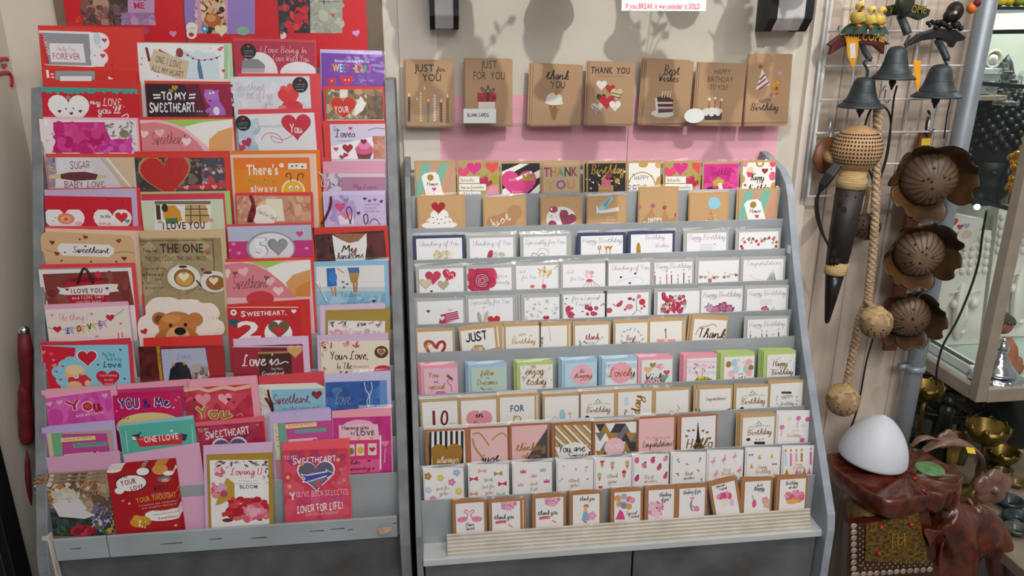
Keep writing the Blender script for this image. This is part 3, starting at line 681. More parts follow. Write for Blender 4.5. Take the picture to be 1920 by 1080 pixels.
K(2, (272, 157, 436, 158), '2c0d22', 'dark plum card lettered TO MY SWEETHEART with a lilac hippo', [
 ('p', '9c1440', 370, 157, 436, 157, 436, 222, 390, 222), ('p', '5e0f30', 345, 157, 372, 157, 392, 222, 368, 222), ('h', 328, 165, 6, 'b8962a'), ('h', 321, 171, 5, 'a8862a'), ('L', 'f3eeee', 3, 287, 178, 301, 178), ('L', 'f3eeee', 3, 288, 184, 301, 183), ('L', 'f3eeee', 3, 355, 178, 367, 177), ('L', 'f3eeee', 3, 354, 184, 366, 183),
 ('t', 'TO MY', 303, 351, 187, 14, 'f6f2f2', 'K'), ('t', 'SWEETHEART...', 281, 381, 210, 17, 'f6f2f2', 'K'),
 ('p', 'b06ac4', 384, 172, 390, 168, 402, 170, 410, 176, 412, 190, 422, 205, 424, 216, 392, 217, 396, 200, 388, 192, 383, 180), ('o', 396, 178, 13, 10, 'b878ca'), ('o', 386, 170, 3, 3, 'b06ac4'), ('o', 408, 171, 3, 3, 'b06ac4'), ('S', 'o', 2, 'fff', 394, 175, 400, 174), ('o', 394, 189, 3.5, 2, '7a3a68'), ('o', 406, 208, 6, 8, 'eee4f0'), ('p', 'b06ac4', 394, 200, 384, 208, 388, 212, 397, 208)],
 env=[(270, 151, 437, 153, 'e0432c')])
K(2, (431, 144, 580, 143), 'dfe2ea', 'silver white card lettered Sweetheart with lots of love and red hearts', [
 ('s', 'b', 432, 145, 580, 202, 40, 6, 'e6e8ee d8dae4 e0dee8 cfd6e2', 3), ('t', 'Sweetheart', 440, 497, 170, 15, 'c0a8c0', 'c'), ('t', 'lot of love', 462, 512, 185, 15, 'd0a8b8', 'c'), ('t', 'you', 496, 512, 197, 10, 'c898b0', 'c'), ('h', 540, 170, 14, 'e8584a', .3), ('h', 541, 184, 20, 'e23a3a'), ('o', 548, 200, 20, 12, 'd83040'), ('o', 530, 202, 8, 5, 'f07a78')],
 env=[(446, 137, 600, 138, 'e0454a')], extra=blk(563, 159))
K(2, (610, 168, 717, 167), 'd9d2c8', 'card with photo of red glazed heart lettered YOUR on a wooden table', [
 ('m', 610, 167, 718, 224, 60, 7, '8a7458 c0a888 6a5a48 a48a68 d8ccb8 93805e'), ('q', 637, 168, 652, 184, 'e8e2d8'), ('m', 690, 180, 718, 223, 20, 7, '6a5448 7a6050 8a6c54'), ('h', 644, 202, 25, 'b87a3a'), ('h', 644, 202, 22.5, 'd02a22'), ('t', 'YOUR', 627, 655, 211, 11, 'f2e2d8', 'b'), ('t', 'my heart', 636, 668, 222, 5, 'f0d0c8', 'c'), ('p', 'f0ece6', 676, 180, 681, 186, 686, 196, 680, 208, 664, 218, 666, 200), ('o', 672, 172, 8, 6, 'c8a078'), ('o', 690, 172, 10, 6, 'a8886a')],
 env=[(605, 161, 720, 162, 'e2372a')])
# row 3
K(3, (73, 223, 255, 226), 'efe2e6', 'floral card with one big magenta peony bloom', [
 ('s', 'leaf', 75, 230, 255, 285, 40, 8, 'd8dcd4 c4ccc0 f4eef0 b4b8ac', 3), ('p', 'd02a80', 100, 229, 196, 229, 200, 243, 208, 262, 222, 260, 246, 262, 248, 286, 98, 286, 103, 270, 108, 258, 100, 244), ('s', 'b', 106, 232, 196, 284, 60, 8, 'c81e78 d8408e e0559a b81868', 6), ('s', 'b', 190, 264, 246, 285, 20, 6, 'd848a8 c0309a e060b8', 8), ('o', 233, 251, 9, 8, '8a8a68'), ('s', 'leaf', 198, 230, 250, 256, 16, 6, '7a7a80 a0a09a', 4)],
 env=[(80, 219, 258, 221, 'f4bccb'), (76, 219, 262, 222, 'e23a3a')])
K(3, (262, 225, 436, 223), 'f2c3cb', 'pink card lettered Sweetheart with lime and cream curves, beside the peony card', [
 ('p', 'a9cc5c', 300, 224, 436, 223, 400, 228, 376, 233, 350, 240), ('p', 'f3efe8', 345, 238, 380, 229, 436, 224, 436, 284, 400, 284), ('p', 'e9a868', 392, 262, 410, 246, 436, 238, 436, 284, 392, 284), ('p', 'e2868e', 262, 232, 290, 229, 318, 234, 345, 246, 370, 266, 384, 284, 264, 284), ('S', 'h', 9, 'f0bcc2 f6d0d2', 300, 250, 270, 252, 348, 267), ('t', 'Sweetheart', 285, 350, 270, 22, '7a2430', 'c'), ('h', 350, 266, 9, 'f6dadc')],
 env=[(260, 219, 438, 220, 'e0402e')])
K(3, (443, 215, 589, 211), 'e6e6ea', 'white card with red heart lettered You and pale blue corner', [
 ('s', 'b', 446, 216, 482, 281, 40, 8, 'c0d4de a8c4d4 d4e0e6 b8ccd8', 3), ('S', 'h', 10, 'c83858 b82a58', 450, 278, 464, 268), ('h', 556, 238, 28, 'd22340'), ('t', 'You', 543, 567, 249, 17, 'f6eef0', 'C'), ('t', 'SO MUCH LOVE', 483, 527, 240, 5, 'aaa', 's'), ('l', 'c84a68', 1, 490, 262, 500, 250, 520, 252, 530, 266, 515, 266, 508, 255, 530, 262, 548, 254)],
 env=[(446, 205, 600, 203, 'e23c48')], extra=blk(456, 231))
K(3, (618, 233, 722, 232), 'd8cfe6', 'lilac card lettered Love with a pink cupcake picture', [
 ('t', 'So', 625, 633, 246, 9, '4a3a52', 'C'), ('t', 'Loves', 629, 666, 257, 14, '4a3a52', 'C'), ('h', 657, 241, 4, 'd84a70'), ('l', '887a90', 1.5, 690, 245, 705, 240, 722, 242), ('t', 'so much of life', 633, 660, 266, 4, '777', 's'), ('p', 'f3eff4', 620, 275, 700, 256, 708, 298, 620, 298), ('m', 700, 255, 722, 298, 16, 6, 'c88a7a d89a88 c07a68'), ('h', 630, 280, 5, 'd84a6a'), ('h', 652, 279, 10, 'a8203a'), ('S', 'h', 5, 'a83050', 641, 295, 648, 291), ('p', '7a3838', 667, 282, 700, 282, 694, 298, 672, 298), ('o', 683, 280, 17, 10, 'd85a88'), ('o', 683, 272, 11, 8, 'e88ab0'), ('h', 682, 266, 6, '8a1c38')],
 env=[(605, 226, 722, 225, 'e03a30')])
# row 4
K(4, (87, 295, 252, 295), 'dcd3d8', 'card with striped napkin lettered SUGAR BABY LOVE around a rolling pin', [
 ('p', 'e3dfe6', 108, 295, 170, 295, 180, 352, 104, 352), ('m', 88, 295, 104, 352, 12, 5, '9a92a8 b8a890 7a6a78'), ('p', 'd8c0a0', 195, 295, 252, 295, 252, 352, 228, 352), ('L', 'c8b8a8', 4, 190, 296, 236, 352), ('L', 'eee6e0', 4, 200, 296, 246, 352), ('t', 'SUGAR', 132, 170, 316, 14, '9a5a64', 'k'), ('p', '6a3438', 113, 327, 130, 323, 160, 322, 184, 327, 180, 337, 140, 339, 114, 335), ('p', 'd8c48c', 92, 328, 114, 326, 114, 334, 93, 336), ('p', 'd8c48c', 184, 328, 200, 328, 200, 333, 184, 335), ('t', 'BABY LOVE', 121, 199, 351, 11, '8a4450', 'k')],
 env=[(84, 288, 255, 288, 'e04a3a')])
K(4, (252, 296, 420, 296), '5a4a44', 'card with photo of large red felt heart edged in straw', [
 ('m', 252, 296, 420, 354, 70, 9, '3c3436 5a4c44 7a6a58 4a3a3c 8a7a70 6a5a50'), ('m', 380, 296, 420, 354, 25, 7, '4a4a54 c8b4b0 8a8080 b84a50'), ('h', 312, 330, 50, 'b0945a', .12), ('h', 312, 331, 46, 'c62a2c', .12), ('p', 'd82c44', 322, 352, 400, 343, 414, 344, 414, 354, 322, 354), ('S', 'h', 5, 'f2a0a8', 350, 352, 380, 352, 402, 351)],
 env=[(256, 289, 426, 288, 'e0402e'), (250, 284, 430, 283, 'd83830')])
K(4, (437, 296, 580, 295), 'ee7a1c', 'orange card lettered There\'s Someone with a yellow smiley bee', [
 ('q', 437, 318, 580, 362, 'ee8a1a'), ('t', 'There\'s', 463, 522, 328, 19, 'f6f0e0', 'b'), ('t', 'Someone', 456, 520, 345, 15, 'b8a428', 'k'), ('t', 'always', 470, 520, 360, 13, 'f6e6d8', 'b'), ('q', 540, 306, 575, 317, 'f3eee0'), ('S', 'h', 2.5, '8a5a4a', 548, 312, 556, 311, 567, 313), ('o', 528, 310, 4.5, 4.5, 'f6ead8'),
 ('o', 550, 358, 22, 22, 'f3ecd8'), ('o', 550, 358, 19, 19, 'f2b81e'), ('l', '5a3a1c', 2, 545, 340, 545, 326, 537, 327, 538, 333), ('l', '5a3a1c', 2, 557, 340, 560, 327, 569, 327, 567, 334), ('S', 'o', 4, 'e8f0f4', 545, 352, 557, 352), ('S', 'o', 1.6, '4a7aa0', 546, 353, 556, 353)],
 env=[(431, 290, 586, 289, 'e8d0b8'), (436, 290, 592, 288, 'f0cbb0'), (432, 283, 599, 281, 'ee7a1a')])
K(4, (613, 325, 722, 326), 'd8cdd8', 'mauve card lettered My Love below a plain pink envelope', [
 ('q', 640, 332, 722, 358, 'b880a0'), ('s', 'leaf', 612, 326, 640, 358, 14, 6, 'b49ab0 9a7a98', 3), ('t', 'My Love', 662, 706, 354, 9, '6a2a50', 'c')],
 env=[(605, 303, 722, 301, 'e2a0b8')], extra=ribbon_part('cord_bow', 'e8e0e4', [597, 322, 605, 332, 603, 346, 610, 350, 607, 330, 600, 325], .0007))
# row 5
K(5, (83, 367, 246, 370), 'd21e34', 'red card with twin white hearts lettered to the, with a rose', [
 ('h', 122, 420, 38, 'f4eeee'), ('h', 212, 420, 36, 'f4eeee'), ('q', 83, 372, 260, 393, 'd21e34'), ('S', 'o', 2, 'a81426', 129, 380, 204, 374, 230, 378, 156, 398, 178, 396), ('o', 124, 410, 16, 11, 'ea8a6a'), ('o', 124, 411, 10, 7, 'f0b080'), ('o', 124, 411, 4, 3, 'd8584a'), ('S', 'leaf', 3, '8ac0b0', 104, 408, 100, 414), ('o', 148, 419, 7, 4, 'f0b8c0'),
 ('t', 'to the', 189, 208, 408, 6, '3a4a60', 'K'), ('h', 228, 408, 12, 'd8303c'), ('h', 239, 415, 5, '5aa89a'), ('t', 'one', 185, 210, 421, 7, 'e8b890', 'K')],
 env=[(82, 356, 255, 353, 'c8b6d6'), (84, 354, 262, 351, 'e0323a')])
K(5, (264, 376, 418, 373), 'd3dabd', 'sage green card with photo of a couple lettered I LOVE YOU', [
 ('m', 290, 378, 395, 432, 10, 8, 'ece8e4 e4e0dc f2eeea'), ('q', 290, 377, 395, 383, '7a7058'), ('p', 'd89a2a', 307, 386, 328, 385, 338, 396, 342, 414, 330, 418, 328, 408, 308, 411, 306, 400), ('o', 309, 390, 6, 8, '3c2c28'), ('p', '4a7a4a', 310, 410, 333, 408, 334, 418, 312, 420), ('p', '4a3828', 292, 384, 300, 384, 302, 412, 294, 412), ('p', 'c8a468', 346, 384, 386, 384, 394, 412, 388, 418, 346, 418), ('L', '5a4430', 2, 346, 392, 390, 392), ('L', '5a4430', 2, 346, 404, 392, 404), ('L', '5a4430', 2, 358, 384, 358, 418), ('L', '5a4430', 2, 374, 384, 376, 418), ('q', 345, 384, 347, 418, 'f0ece6'),
 ('o', 300, 416, 5, 3, 'd8a488'), ('o', 396, 413, 5, 4, 'd8a488'), ('t', 'I LOVE YOU', 306, 385, 430, 13, '5a1c20', 'b')],
 env=[(264, 364, 420, 362, 'd8395a'), (262, 360, 430, 358, 'b8c87a')])
K(5, (443, 367, 582, 367), 'cf8a72', 'tan rose card lettered Hand in Hand with a dark ribbon bow', [
 ('m', 443, 368, 582, 415, 50, 10, 'd0947a c88468 e0b48c d8a480 c07a60'), ('p', 'f0e4cc', 500, 373, 529, 373, 534, 415, 492, 415, 485, 395, 478, 395), ('p', 'e8c080', 488, 378, 500, 374, 498, 392, 484, 392), ('o', 496, 405, 22, 22, 'f3ece2'), ('t', 'Hand in Hand', 482, 520, 398, 10, '4a2a2a', 'c', -.45)],
 env=[(440, 362, 586, 360, 'e03a3c')], extra=ribbon_part('ribbon_bow', '7a1c30', [472, 415, 478, 395, 474, 375, 470, 366, 476, 380, 470, 400, 467, 415], .0026, 'dark red ribbon'))
K(5, (610, 366, 722, 364), 'd3bfe4', 'lavender card with tall black scrolls and pink hearts', [
 ('s', 'b', 612, 368, 660, 420, 25, 8, 'c0a0d8 b494d0 cbb0e2', 3), ('h', 638, 389, 10, 'd84a88'), ('p', 'f0e4f0', 637, 421, 634, 405, 662, 398, 664, 421), ('h', 649, 404, 10, 'e08098'), ('h', 649, 376, 5, '8a8a98'), ('h', 672, 400, 4, '4a3a5a'), ('l', '4a3458', 2.2, 658, 420, 650, 398, 651, 390, 657, 389, 660, 402, 656, 420), ('l', '4a3458', 2.2, 684, 420, 682, 405, 688, 402, 690, 414, 686, 421), ('l', '4a3458', 1.6, 692, 420, 700, 410, 708, 414, 712, 421), ('S', 'h', 3.5, '4a3a5a 7a5a8a', 684, 373, 703, 375, 715, 378, 693, 377), ('t', 'love is nothing', 684, 711, 385, 4, '8a6aa0', 's'), ('t', 'but I do with', 684, 706, 392, 4, '8a6aa0', 's'), ('t', 'more than you', 684, 712, 398, 4, '8a6aa0', 's')],
 env=[(605, 359, 722, 357, 'd6cbee')], extra=ribbon_part('ribbon_bow', '6a1a34', [621, 368, 620, 385, 612, 405, 603, 420], .0022, 'dark red ribbon'))
# row 6
def rc(u0, v0, u1, v1, vb, r):
    """outline of a card with rounded top corners, in photo pixels (anticlockwise from bottom left)"""
    a = [(u0+4, vb), (u1+4, vb), (u1, v1+r)]
    a += [(u1-r+r*math.cos(t), v1+r-r*math.sin(t)) for t in (.4, .8, 1.2, 1.57)]
    a += [(u0+r-r*math.sin(t), v0+r-r*math.cos(t)) for t in (0, .4, .8, 1.2)] + [(u0, v0+r)]
    return a
K(6, (76, 434, 250, 439), 'dcb688', 'kraft card with rounded corners lettered Sweetheart on a white label', [
 ('p', 'eeeae6', 108, 462, 114, 456, 205, 459, 214, 466, 214, 474, 205, 482, 118, 479, 108, 470), ('t', 'Sweetheart', 137, 205, 473, 12, '5a1c28', 'C'), ('o', 122, 473, 2, 1.5, '446'), ('h', 160, 462, 2.5, 'c33'), ('S', 'h', 5, '8a3028 a03a30', 98, 455, 223, 452, 107, 476, 160, 445, 233, 485), ('S', 'h', 2.5, '8a3028', 150, 449, 116, 489, 171, 491, 218, 491), ('l', '6a4a3a', .7, 84, 468, 100, 472, 110, 474), ('l', '6a4a3a', .7, 214, 474, 235, 472, 252, 474)],
 shape=rc(76, 434, 250, 441, 496, 14), env=[(84, 428, 262, 433, 'eecab0'), (84, 424, 266, 424, 'e84a50')])
K(7, (262, 447, 414, 446), 'ab9670', 'large wooden plank card lettered THE ONE with two coffee cups', [
 ('s', 'leaf', 262, 450, 414, 545, 60, 26, 'a08a64 b8a47c 947e58 a8946c', 4), ('L', '4a3c28', 1.2, 262, 452, 400, 450), ('L', '4a3c28', 1.5, 399, 450, 404, 545), ('t', 'You\'re', 266, 296, 473, 9, '4a3424', 'C'), ('t', 'THE ONE', 301, 382, 474, 17, '43301f', 'b'), ('h', 389, 474, 4, 'c8403a'), ('t', 'THE ONE I LOVE, THE ONE I NEED', 272, 388, 489, 8, '43301f', 'k'), ('t', 'You\'re all the', 268, 311, 506, 6, '4a3424', 's'), ('t', 'where we', 268, 308, 517, 7, '4a3424', 'k'), ('t', 'are', 292, 303, 526, 6, '4a3424', 's'), ('t', 'to be', 268, 282, 533, 6, '4a3424', 's'), ('t', 'all together', 272, 308, 542, 6, '4a3424', 's'),
 ('o', 345, 520, 31, 25, 'e6e2da'), ('o', 345, 520, 23, 20, 'f3efe8'), ('o', 346, 521, 20, 18, '9a6428'), ('o', 346, 523, 16, 14, 'd8a050'), ('h', 345, 520, 10, 'f3e6cc'), ('o', 343, 500, 8, 3, '5a3a20'), ('l', '3a2c20', 3, 368, 525, 378, 537), ('h', 380, 506, 4, '8a3a28'), ('o', 402, 528, 26, 21, 'e6e2da'), ('o', 404, 530, 18, 15, '9a6428'), ('h', 401, 527, 9, 'f0dfc0'), ('o', 390, 511, 8, 3, '5a3a20')],
 env=[(262, 436, 422, 433, 'd8bb8e')], nb=2, short='wooden plank THE ONE card')
K(6, (426, 424, 583, 420), 'c8327e', 'magenta and lilac card with silver oval 50 and heart', [
 ('p', 'bcc0d4', 426, 425, 586, 421, 586, 450, 426, 453), ('h', 562, 439, 7, 'e0408a'), ('S', 'h', 4, 'e88ab8', 438, 458, 575, 466, 448, 475, 430, 470), ('o', 508, 465, 46, 32, '9a9ca4'), ('o', 509, 466, 42, 30, 'e6e4e6'), ('t', '5', 480, 504, 480, 34, '8a8c96', 'b'), ('t', '5', 478, 502, 481, 34, 'f3f1f3', 'b'), ('h', 521, 463, 19, '88888e'), ('h', 523, 464, 16, '9a9aa0')],
 env=[(424, 421, 588, 417, 'e2453a')])
K(6, (590, 440, 720, 432), '43201e', 'brown card lettered My handsome on a white torn flag shape', [
 ('m', 588, 436, 722, 490, 40, 10, '4a2422 3a1a1a 5e2a26 6a3028 2e1414'), ('p', 'a06a48', 625, 438, 690, 438, 668, 458, 648, 457), ('p', '6a2c2c', 690, 440, 720, 436, 720, 485, 705, 480), ('p', 'f0edea', 623, 440, 640, 450, 655, 456, 672, 452, 687, 437, 688, 460, 684, 490, 630, 490, 625, 460), ('t', 'My', 641, 669, 473, 13, '4a2a2c', 'C'), ('h', 666, 470, 3, 'd33'), ('t', 'handsome', 632, 682, 486, 12, '3a2426', 'C')],
 env=[(585, 427, 726, 423, 'dd3428')])
# row 7
K(7, (72, 504, 246, 500), 'ece8ea', 'white framed card with red pot lettered I LOVE YOU, brown background', [
 ('p', '8a3c34', 80, 514, 240, 508, 252, 572, 90, 572), ('s', 'b', 84, 514, 238, 572, 30, 9, '94463c 7e342e 9a5044', 3), ('L', '445', 1.2, 72, 505, 246, 501), ('o', 162, 542, 42, 26, 'b81e34'), ('p', 'b81e34', 122, 540, 204, 540, 200, 572, 132, 572), ('o', 162, 524, 34, 5, '8a1420'), ('p', 'ece8e4', 106, 538, 118, 540, 160, 535, 206, 532, 222, 533, 219, 541, 224, 546, 206, 548, 204, 553, 165, 552, 124, 553, 110, 551, 113, 545), ('t', 'I LOVE YOU', 134, 193, 550, 9, '7a2430', 'b'), ('S', 'h', 3.5, 'a82434', 126, 543, 201, 541), ('t', 'and I LOVE THAT', 135, 196, 561, 7, 'f0dcdc', 'k'), ('t', 'YOU\'RE MINE', 144, 192, 571, 7, 'f0dcdc', 'k'), ('o', 184, 515, 6, 7, 'd8303c')],
 env=[(76, 496, 252, 493, 'e8434c')], extra=ribbon_part('ribbon_bow', '3a1016', [147, 531, 152, 515, 157, 504, 162, 504, 170, 515, 176, 530], .0018, 'dark ribbon bow'))
K(7, (421, 492, 582, 487), 'f0c4cb', 'pink card lettered Sweetheart with red arc, upper neighbour of the 20 card', [
 ('p', 'a9cc5c', 465, 490, 540, 487, 520, 495, 500, 503), ('p', 'f3efe8', 500, 503, 525, 494, 582, 486, 582, 556, 545, 556), ('p', 'e0a060', 536, 530, 550, 515, 582, 505, 582, 556, 545, 556), ('p', 'd98838', 556, 540, 582, 525, 582, 556, 553, 556), ('p', 'e0848c', 421, 496, 450, 492, 478, 496, 505, 510, 530, 530, 552, 553, 555, 558, 423, 558), ('S', 'h', 10, 'f0bcc2 f6d0d2', 457, 510, 424, 514, 506, 528, 522, 546), ('t', 'Sweetheart', 437, 502, 541, 24, '4a2228', 'c'), ('o', 488, 560, 26, 15, 'd2323e'), ('h', 441, 513, 5, '8a4a50'), ('h', 500, 521, 5, '8a4a50')],
 env=[(422, 486, 587, 482, 'e24632')])
K(7, (592, 500, 720, 497), 'ece8e6', 'beach card with blue dressed couple seen from behind lettered To love', [
 ('q', 592, 545, 722, 575, '9ac4da'), ('q', 592, 538, 722, 546, 'c8d4d6'), ('s', 'b', 600, 555, 722, 575, 20, 9, '7ab0d0 a8d0e0 8abcd6', 3), ('p', '2c6cb8', 612, 503, 628, 502, 632, 536, 614, 538), ('o', 624, 520, 8, 12, '3a86c8'), ('L', 'c88a6a', 3, 621, 538, 625, 555), ('L', 'b87a5a', 3, 628, 538, 630, 556), ('L', 'd8a080', 2.5, 632, 503, 645, 512), ('p', '4a78a8', 651, 502, 673, 501, 674, 512, 655, 513), ('p', 'b88a50', 654, 512, 674, 511, 670, 530, 658, 530), ('L', 'b07a50', 4, 663, 530, 665, 548), ('L', 'b88458', 4, 669, 528, 668, 548), ('S', 'h', 3, '6a7a8a', 643, 529, 651, 533, 645, 539), ('t', 'To love', 637, 678, 557, 10, '5a6a7a', 'c'), ('t', 'you as I am', 640, 694, 571, 8, '6a7a8a', 'c'), ('h', 701, 565, 4, '3a3a4a')],
 env=[(588, 491, 728, 486, '92c4e4')], extra=ribbon_part('cord_bow', 'e6e2e0', [592, 528, 600, 540, 610, 558, 614, 564, 610, 560, 600, 530], .0008))
# row 8
K(8, (84, 581, 240, 573), 'f0e2da', 'cream card with bunting lettered LOVE on four pastel flags', [
 ('t', 'The thing I', 109, 165, 602, 14, 'e07a80', 'c'), ('l', '8a5a58', 1, 90, 614, 110, 618, 150, 614, 190, 604, 215, 592, 232, 580), ('h', 108, 618, 8, 'c8283c'), ('h', 207, 596, 8, 'c8283c'), ('p', 'b8b8dc', 121, 614, 137, 612, 139, 628, 130, 622, 124, 629), ('p', 'f0b48c', 141, 611, 156, 609, 160, 628, 152, 619, 146, 629), ('p', 'd8d08c', 161, 609, 178, 605, 181, 620, 173, 613, 167, 623), ('p', 'd8a8cc', 182, 606, 197, 601, 202, 616, 194, 610, 188, 620), ('t', 'L', 125, 133, 625, 11, '3a3a4a', 'K'), ('t', 'O', 145, 153, 621, 11, '3a3a2a', 'K'), ('t', 'V', 165, 173, 617, 11, '3a3a3a', 'K'), ('t', 'E', 185, 192, 611, 10, '3a3a4a', 'K'), ('S', 'h', 3, 'e88a8a', 98, 591, 227, 607, 182, 631, 172, 589), ('L', 'd84a50', 2, 222, 624, 223, 634), ('L', 'd84a50', 2, 229, 623, 230, 633)],
 env=[(82, 573, 240, 567, 'eeb0cc')], nb=1)
def cloud(cx, cy, k=1):
    L = [(262, 640), (258, 615), (262, 597), (273, 590), (273, 575), (285, 561), (300, 557), (315, 560), (326, 566), (340, 561), (356, 563), (364, 569), (380, 568), (393, 577), (398, 590), (394, 599), (404, 605), (407, 620), (400, 632), (402, 660), (264, 660)]
    return [tuple(q) for q in spline2([(float(a+cx), float(b+cy)) for a, b in L][:-2], 3)] + [(402+cx, 668), (264+cx, 668)]
K(8, (262, 558, 404, 558), 'f2e2d8', 'cloud shaped cream card with a teddy bear face', [
 ('o', 300, 598, 15, 14, 'b87038'), ('o', 299, 599, 9, 9, '7a4428'), ('o', 366, 599, 15, 14, 'c87a3e'), ('o', 333, 612, 36, 30, 'c67e40'), ('o', 333, 640, 44, 30, 'b8702e'), ('o', 322, 598, 18, 9, 'd89250'), ('o', 334, 630, 22, 19, 'e0ac78'), ('o', 334, 650, 26, 18, 'd8a068'), ('o', 320, 610, 3.5, 4, '2a1810'), ('o', 348, 609, 3.5, 4, '2a1810'), ('o', 338, 621, 11, 8, '140e0c'), ('L', '3a2414', 1.4, 338, 629, 338, 638), ('h', 271, 622, 7, 'd02438', .4)],
 shape=cloud(0, 0)[::-1], nb=3, side=(.0035, -.0005), film=False, step=.0035, short='teddy bear cloud card')
K(8, (266, 553, 402, 549), 'e2352a', 'plain red envelope standing behind the teddy bear cloud card', [], film=False, off=-.014, name='red_envelope', cat='envelope')
K(8, (427, 576, 562, 573), 'cc1820', 'red card lettered SWEETHEART, above a big white 20', [
 ('t', 'S', 452, 461, 594, 11, 'f3eaea', 'b'), ('t', 'WEETHEART,', 463, 538, 593, 8.5, 'f3eaea', 'b', .02), ('o', 438, 586, 6, 6, 'f0ecec'), ('h', 438, 586, 3, 'c22'), ('h', 551, 584, 5, 'f0ecec'), ('h', 438, 606, 10, '1a5a68'), ('t', '2', 446, 490, 636, 34, 'f6f2f2', 'b'), ('o', 522, 625, 26, 26, 'f6f2f2'), ('q', 498, 620, 548, 636, 'f6f2f2'), ('h', 523, 618, 20, '6a5a40'), ('h', 523, 622, 11, 'd02428'), ('q', 427, 575, 560, 577, 'f0c8a0')],
 env=[(425, 571, 580, 561, 'd82824')])
K(8, (615, 601, 722, 602), 'f1ebe6', 'white floral card above a broad gold band, right column', [
 ('s', 'leaf', 617, 603, 720, 612, 26, 5, 'd8b8a0 5a5a7a c8a0a8 e0c0b0', 4), ('p', 'e8a0b0', 622, 625, 630, 616, 645, 622, 650, 632, 622, 632), ('t', 'Love u', 652, 690, 627, 12, 'd86a80', 'c'), ('s', 'b', 616, 620, 720, 634, 14, 4, 'f0c0c8 e8b0b8', 7)],
 env=[(610, 582, 732, 579, 'b0923e'), (600, 575, 722, 570, 'e0c6de')], nb=1)
# row 9
K(9, (76, 648, 240, 646), '93cfe0', 'pale blue card with little bear and red hearts lettered My One and Only Love', [
 ('p', 'd82038', 77, 648, 142, 652, 140, 668, 124, 676, 114, 684, 104, 700, 116, 730, 86, 730), ('s', 'h', 80, 660, 104, 725, 8, 4, 'e85a68 f08a90', 3), ('S', 'o', 13, '93cfe0', 122, 686, 110, 698, 118, 712, 132, 680), ('S', 'h', 3, 'd84a68', 118, 687, 106, 697, 114, 712), ('h', 164, 672, 20, 'f2f6f8'), ('h', 164, 672, 18, 'd01c34'), ('o', 141, 700, 20, 14, 'e8c088'), ('o', 140, 693, 17, 10, 'f0d2a0'), ('p', 'd83048', 128, 708, 160, 702, 172, 712, 164, 724, 128, 722), ('o', 140, 722, 14, 8, 'eac494'), ('o', 165, 719, 6, 7, 'eac494'), ('o', 143, 706, 5, 4, 'f3e6dc'), ('S', 'o', 1.5, '4a3020', 143, 705, 150, 702), ('h', 203, 712, 22, 'd01c34'), ('t', 'You\'re always', 186, 220, 706, 5, 'f6dcdc', 's'), ('t', 'on my', 196, 212, 714, 5, 'f6dcdc', 's'), ('t', 'mind', 197, 212, 722, 5, 'f6dcdc', 's'), ('t', 'My One', 192, 216, 667, 8, '4a8098', 'k'), ('t', 'And Only', 200, 228, 676, 7, '4a8098', 'k'), ('t', 'Love', 193, 230, 688, 11, '3a7890', 'K'), ('S', 'h', 2.5, '3a5a78', 184, 684, 226, 656, 234, 710)],
 env=[(74, 644, 244, 634, 'd8344e'), (77, 641, 246, 640, 'e2414c')])
K(9, (259, 650, 420, 648), '8a1820', 'wine red photo album card with gold spine and bride picture', [
 ('q', 262, 651, 296, 722, '5c1418'), ('s', 'b', 264, 654, 294, 718, 20, 6, '681a1c 4c1014 74201e', 2), ('p', 'b8922c', 293, 649, 299, 649, 306, 718, 301, 718), ('s', 'o', 294, 652, 303, 716, 16, 1.3, '6a4a14', 2), ('p', 'b4b8d0', 302, 655, 385, 652, 395, 718, 308, 718), ('o', 372, 700, 20, 20, 'b8a8a8'), ('s', 'b', 358, 690, 394, 716, 22, 5, 'd8c8c0 7a6a6a a89890', 3), ('o', 338, 690, 15, 12, '1c1618'), ('p', '15121a', 320, 690, 355, 690, 362, 716, 316, 716), ('S', 'o', 3, 'b88a2a', 326, 684, 346, 682), ('t', 'Love', 331, 358, 673, 13, '7a88b0', 'c'), ('p', 'a81c1e', 386, 652, 420, 648, 424, 718, 395, 718)],
 env=[(268, 634, 416, 628, 'df3326')])
K(9, (435, 650, 567, 645), '7c1430', 'crimson card lettered Love is with gold heart and chocolate square', [
 ('p', 'a01c34', 435, 650, 490, 648, 484, 707, 440, 707), ('p', '4a1c18', 484, 661, 546, 657, 548, 704, 487, 704), ('p', 'b81c3c', 546, 646, 568, 646, 572, 704, 548, 704), ('L', 'b88a48', 4, 484, 662, 540, 660), ('h', 553, 659, 15, 'c69a58'), ('h', 553, 660, 12, 'd4aa68'), ('t', 'Love is', 454, 524, 686, 22, 'f3e6e6', 'C'), ('l', 'f3e6e6', 2, 524, 683, 534, 678, 541, 680), ('t', 'The Most', 508, 531, 694, 5, 'f0dcdc', 's'), ('t', 'Greatest', 491, 534, 704, 8, 'f0dcdc', 'C'), ('q', 434, 649, 566, 651, 'e6d2dc')],
 env=[(439, 636, 578, 630, 'e4c4e4'), (436, 636, 572, 630, 'dab6d6')])
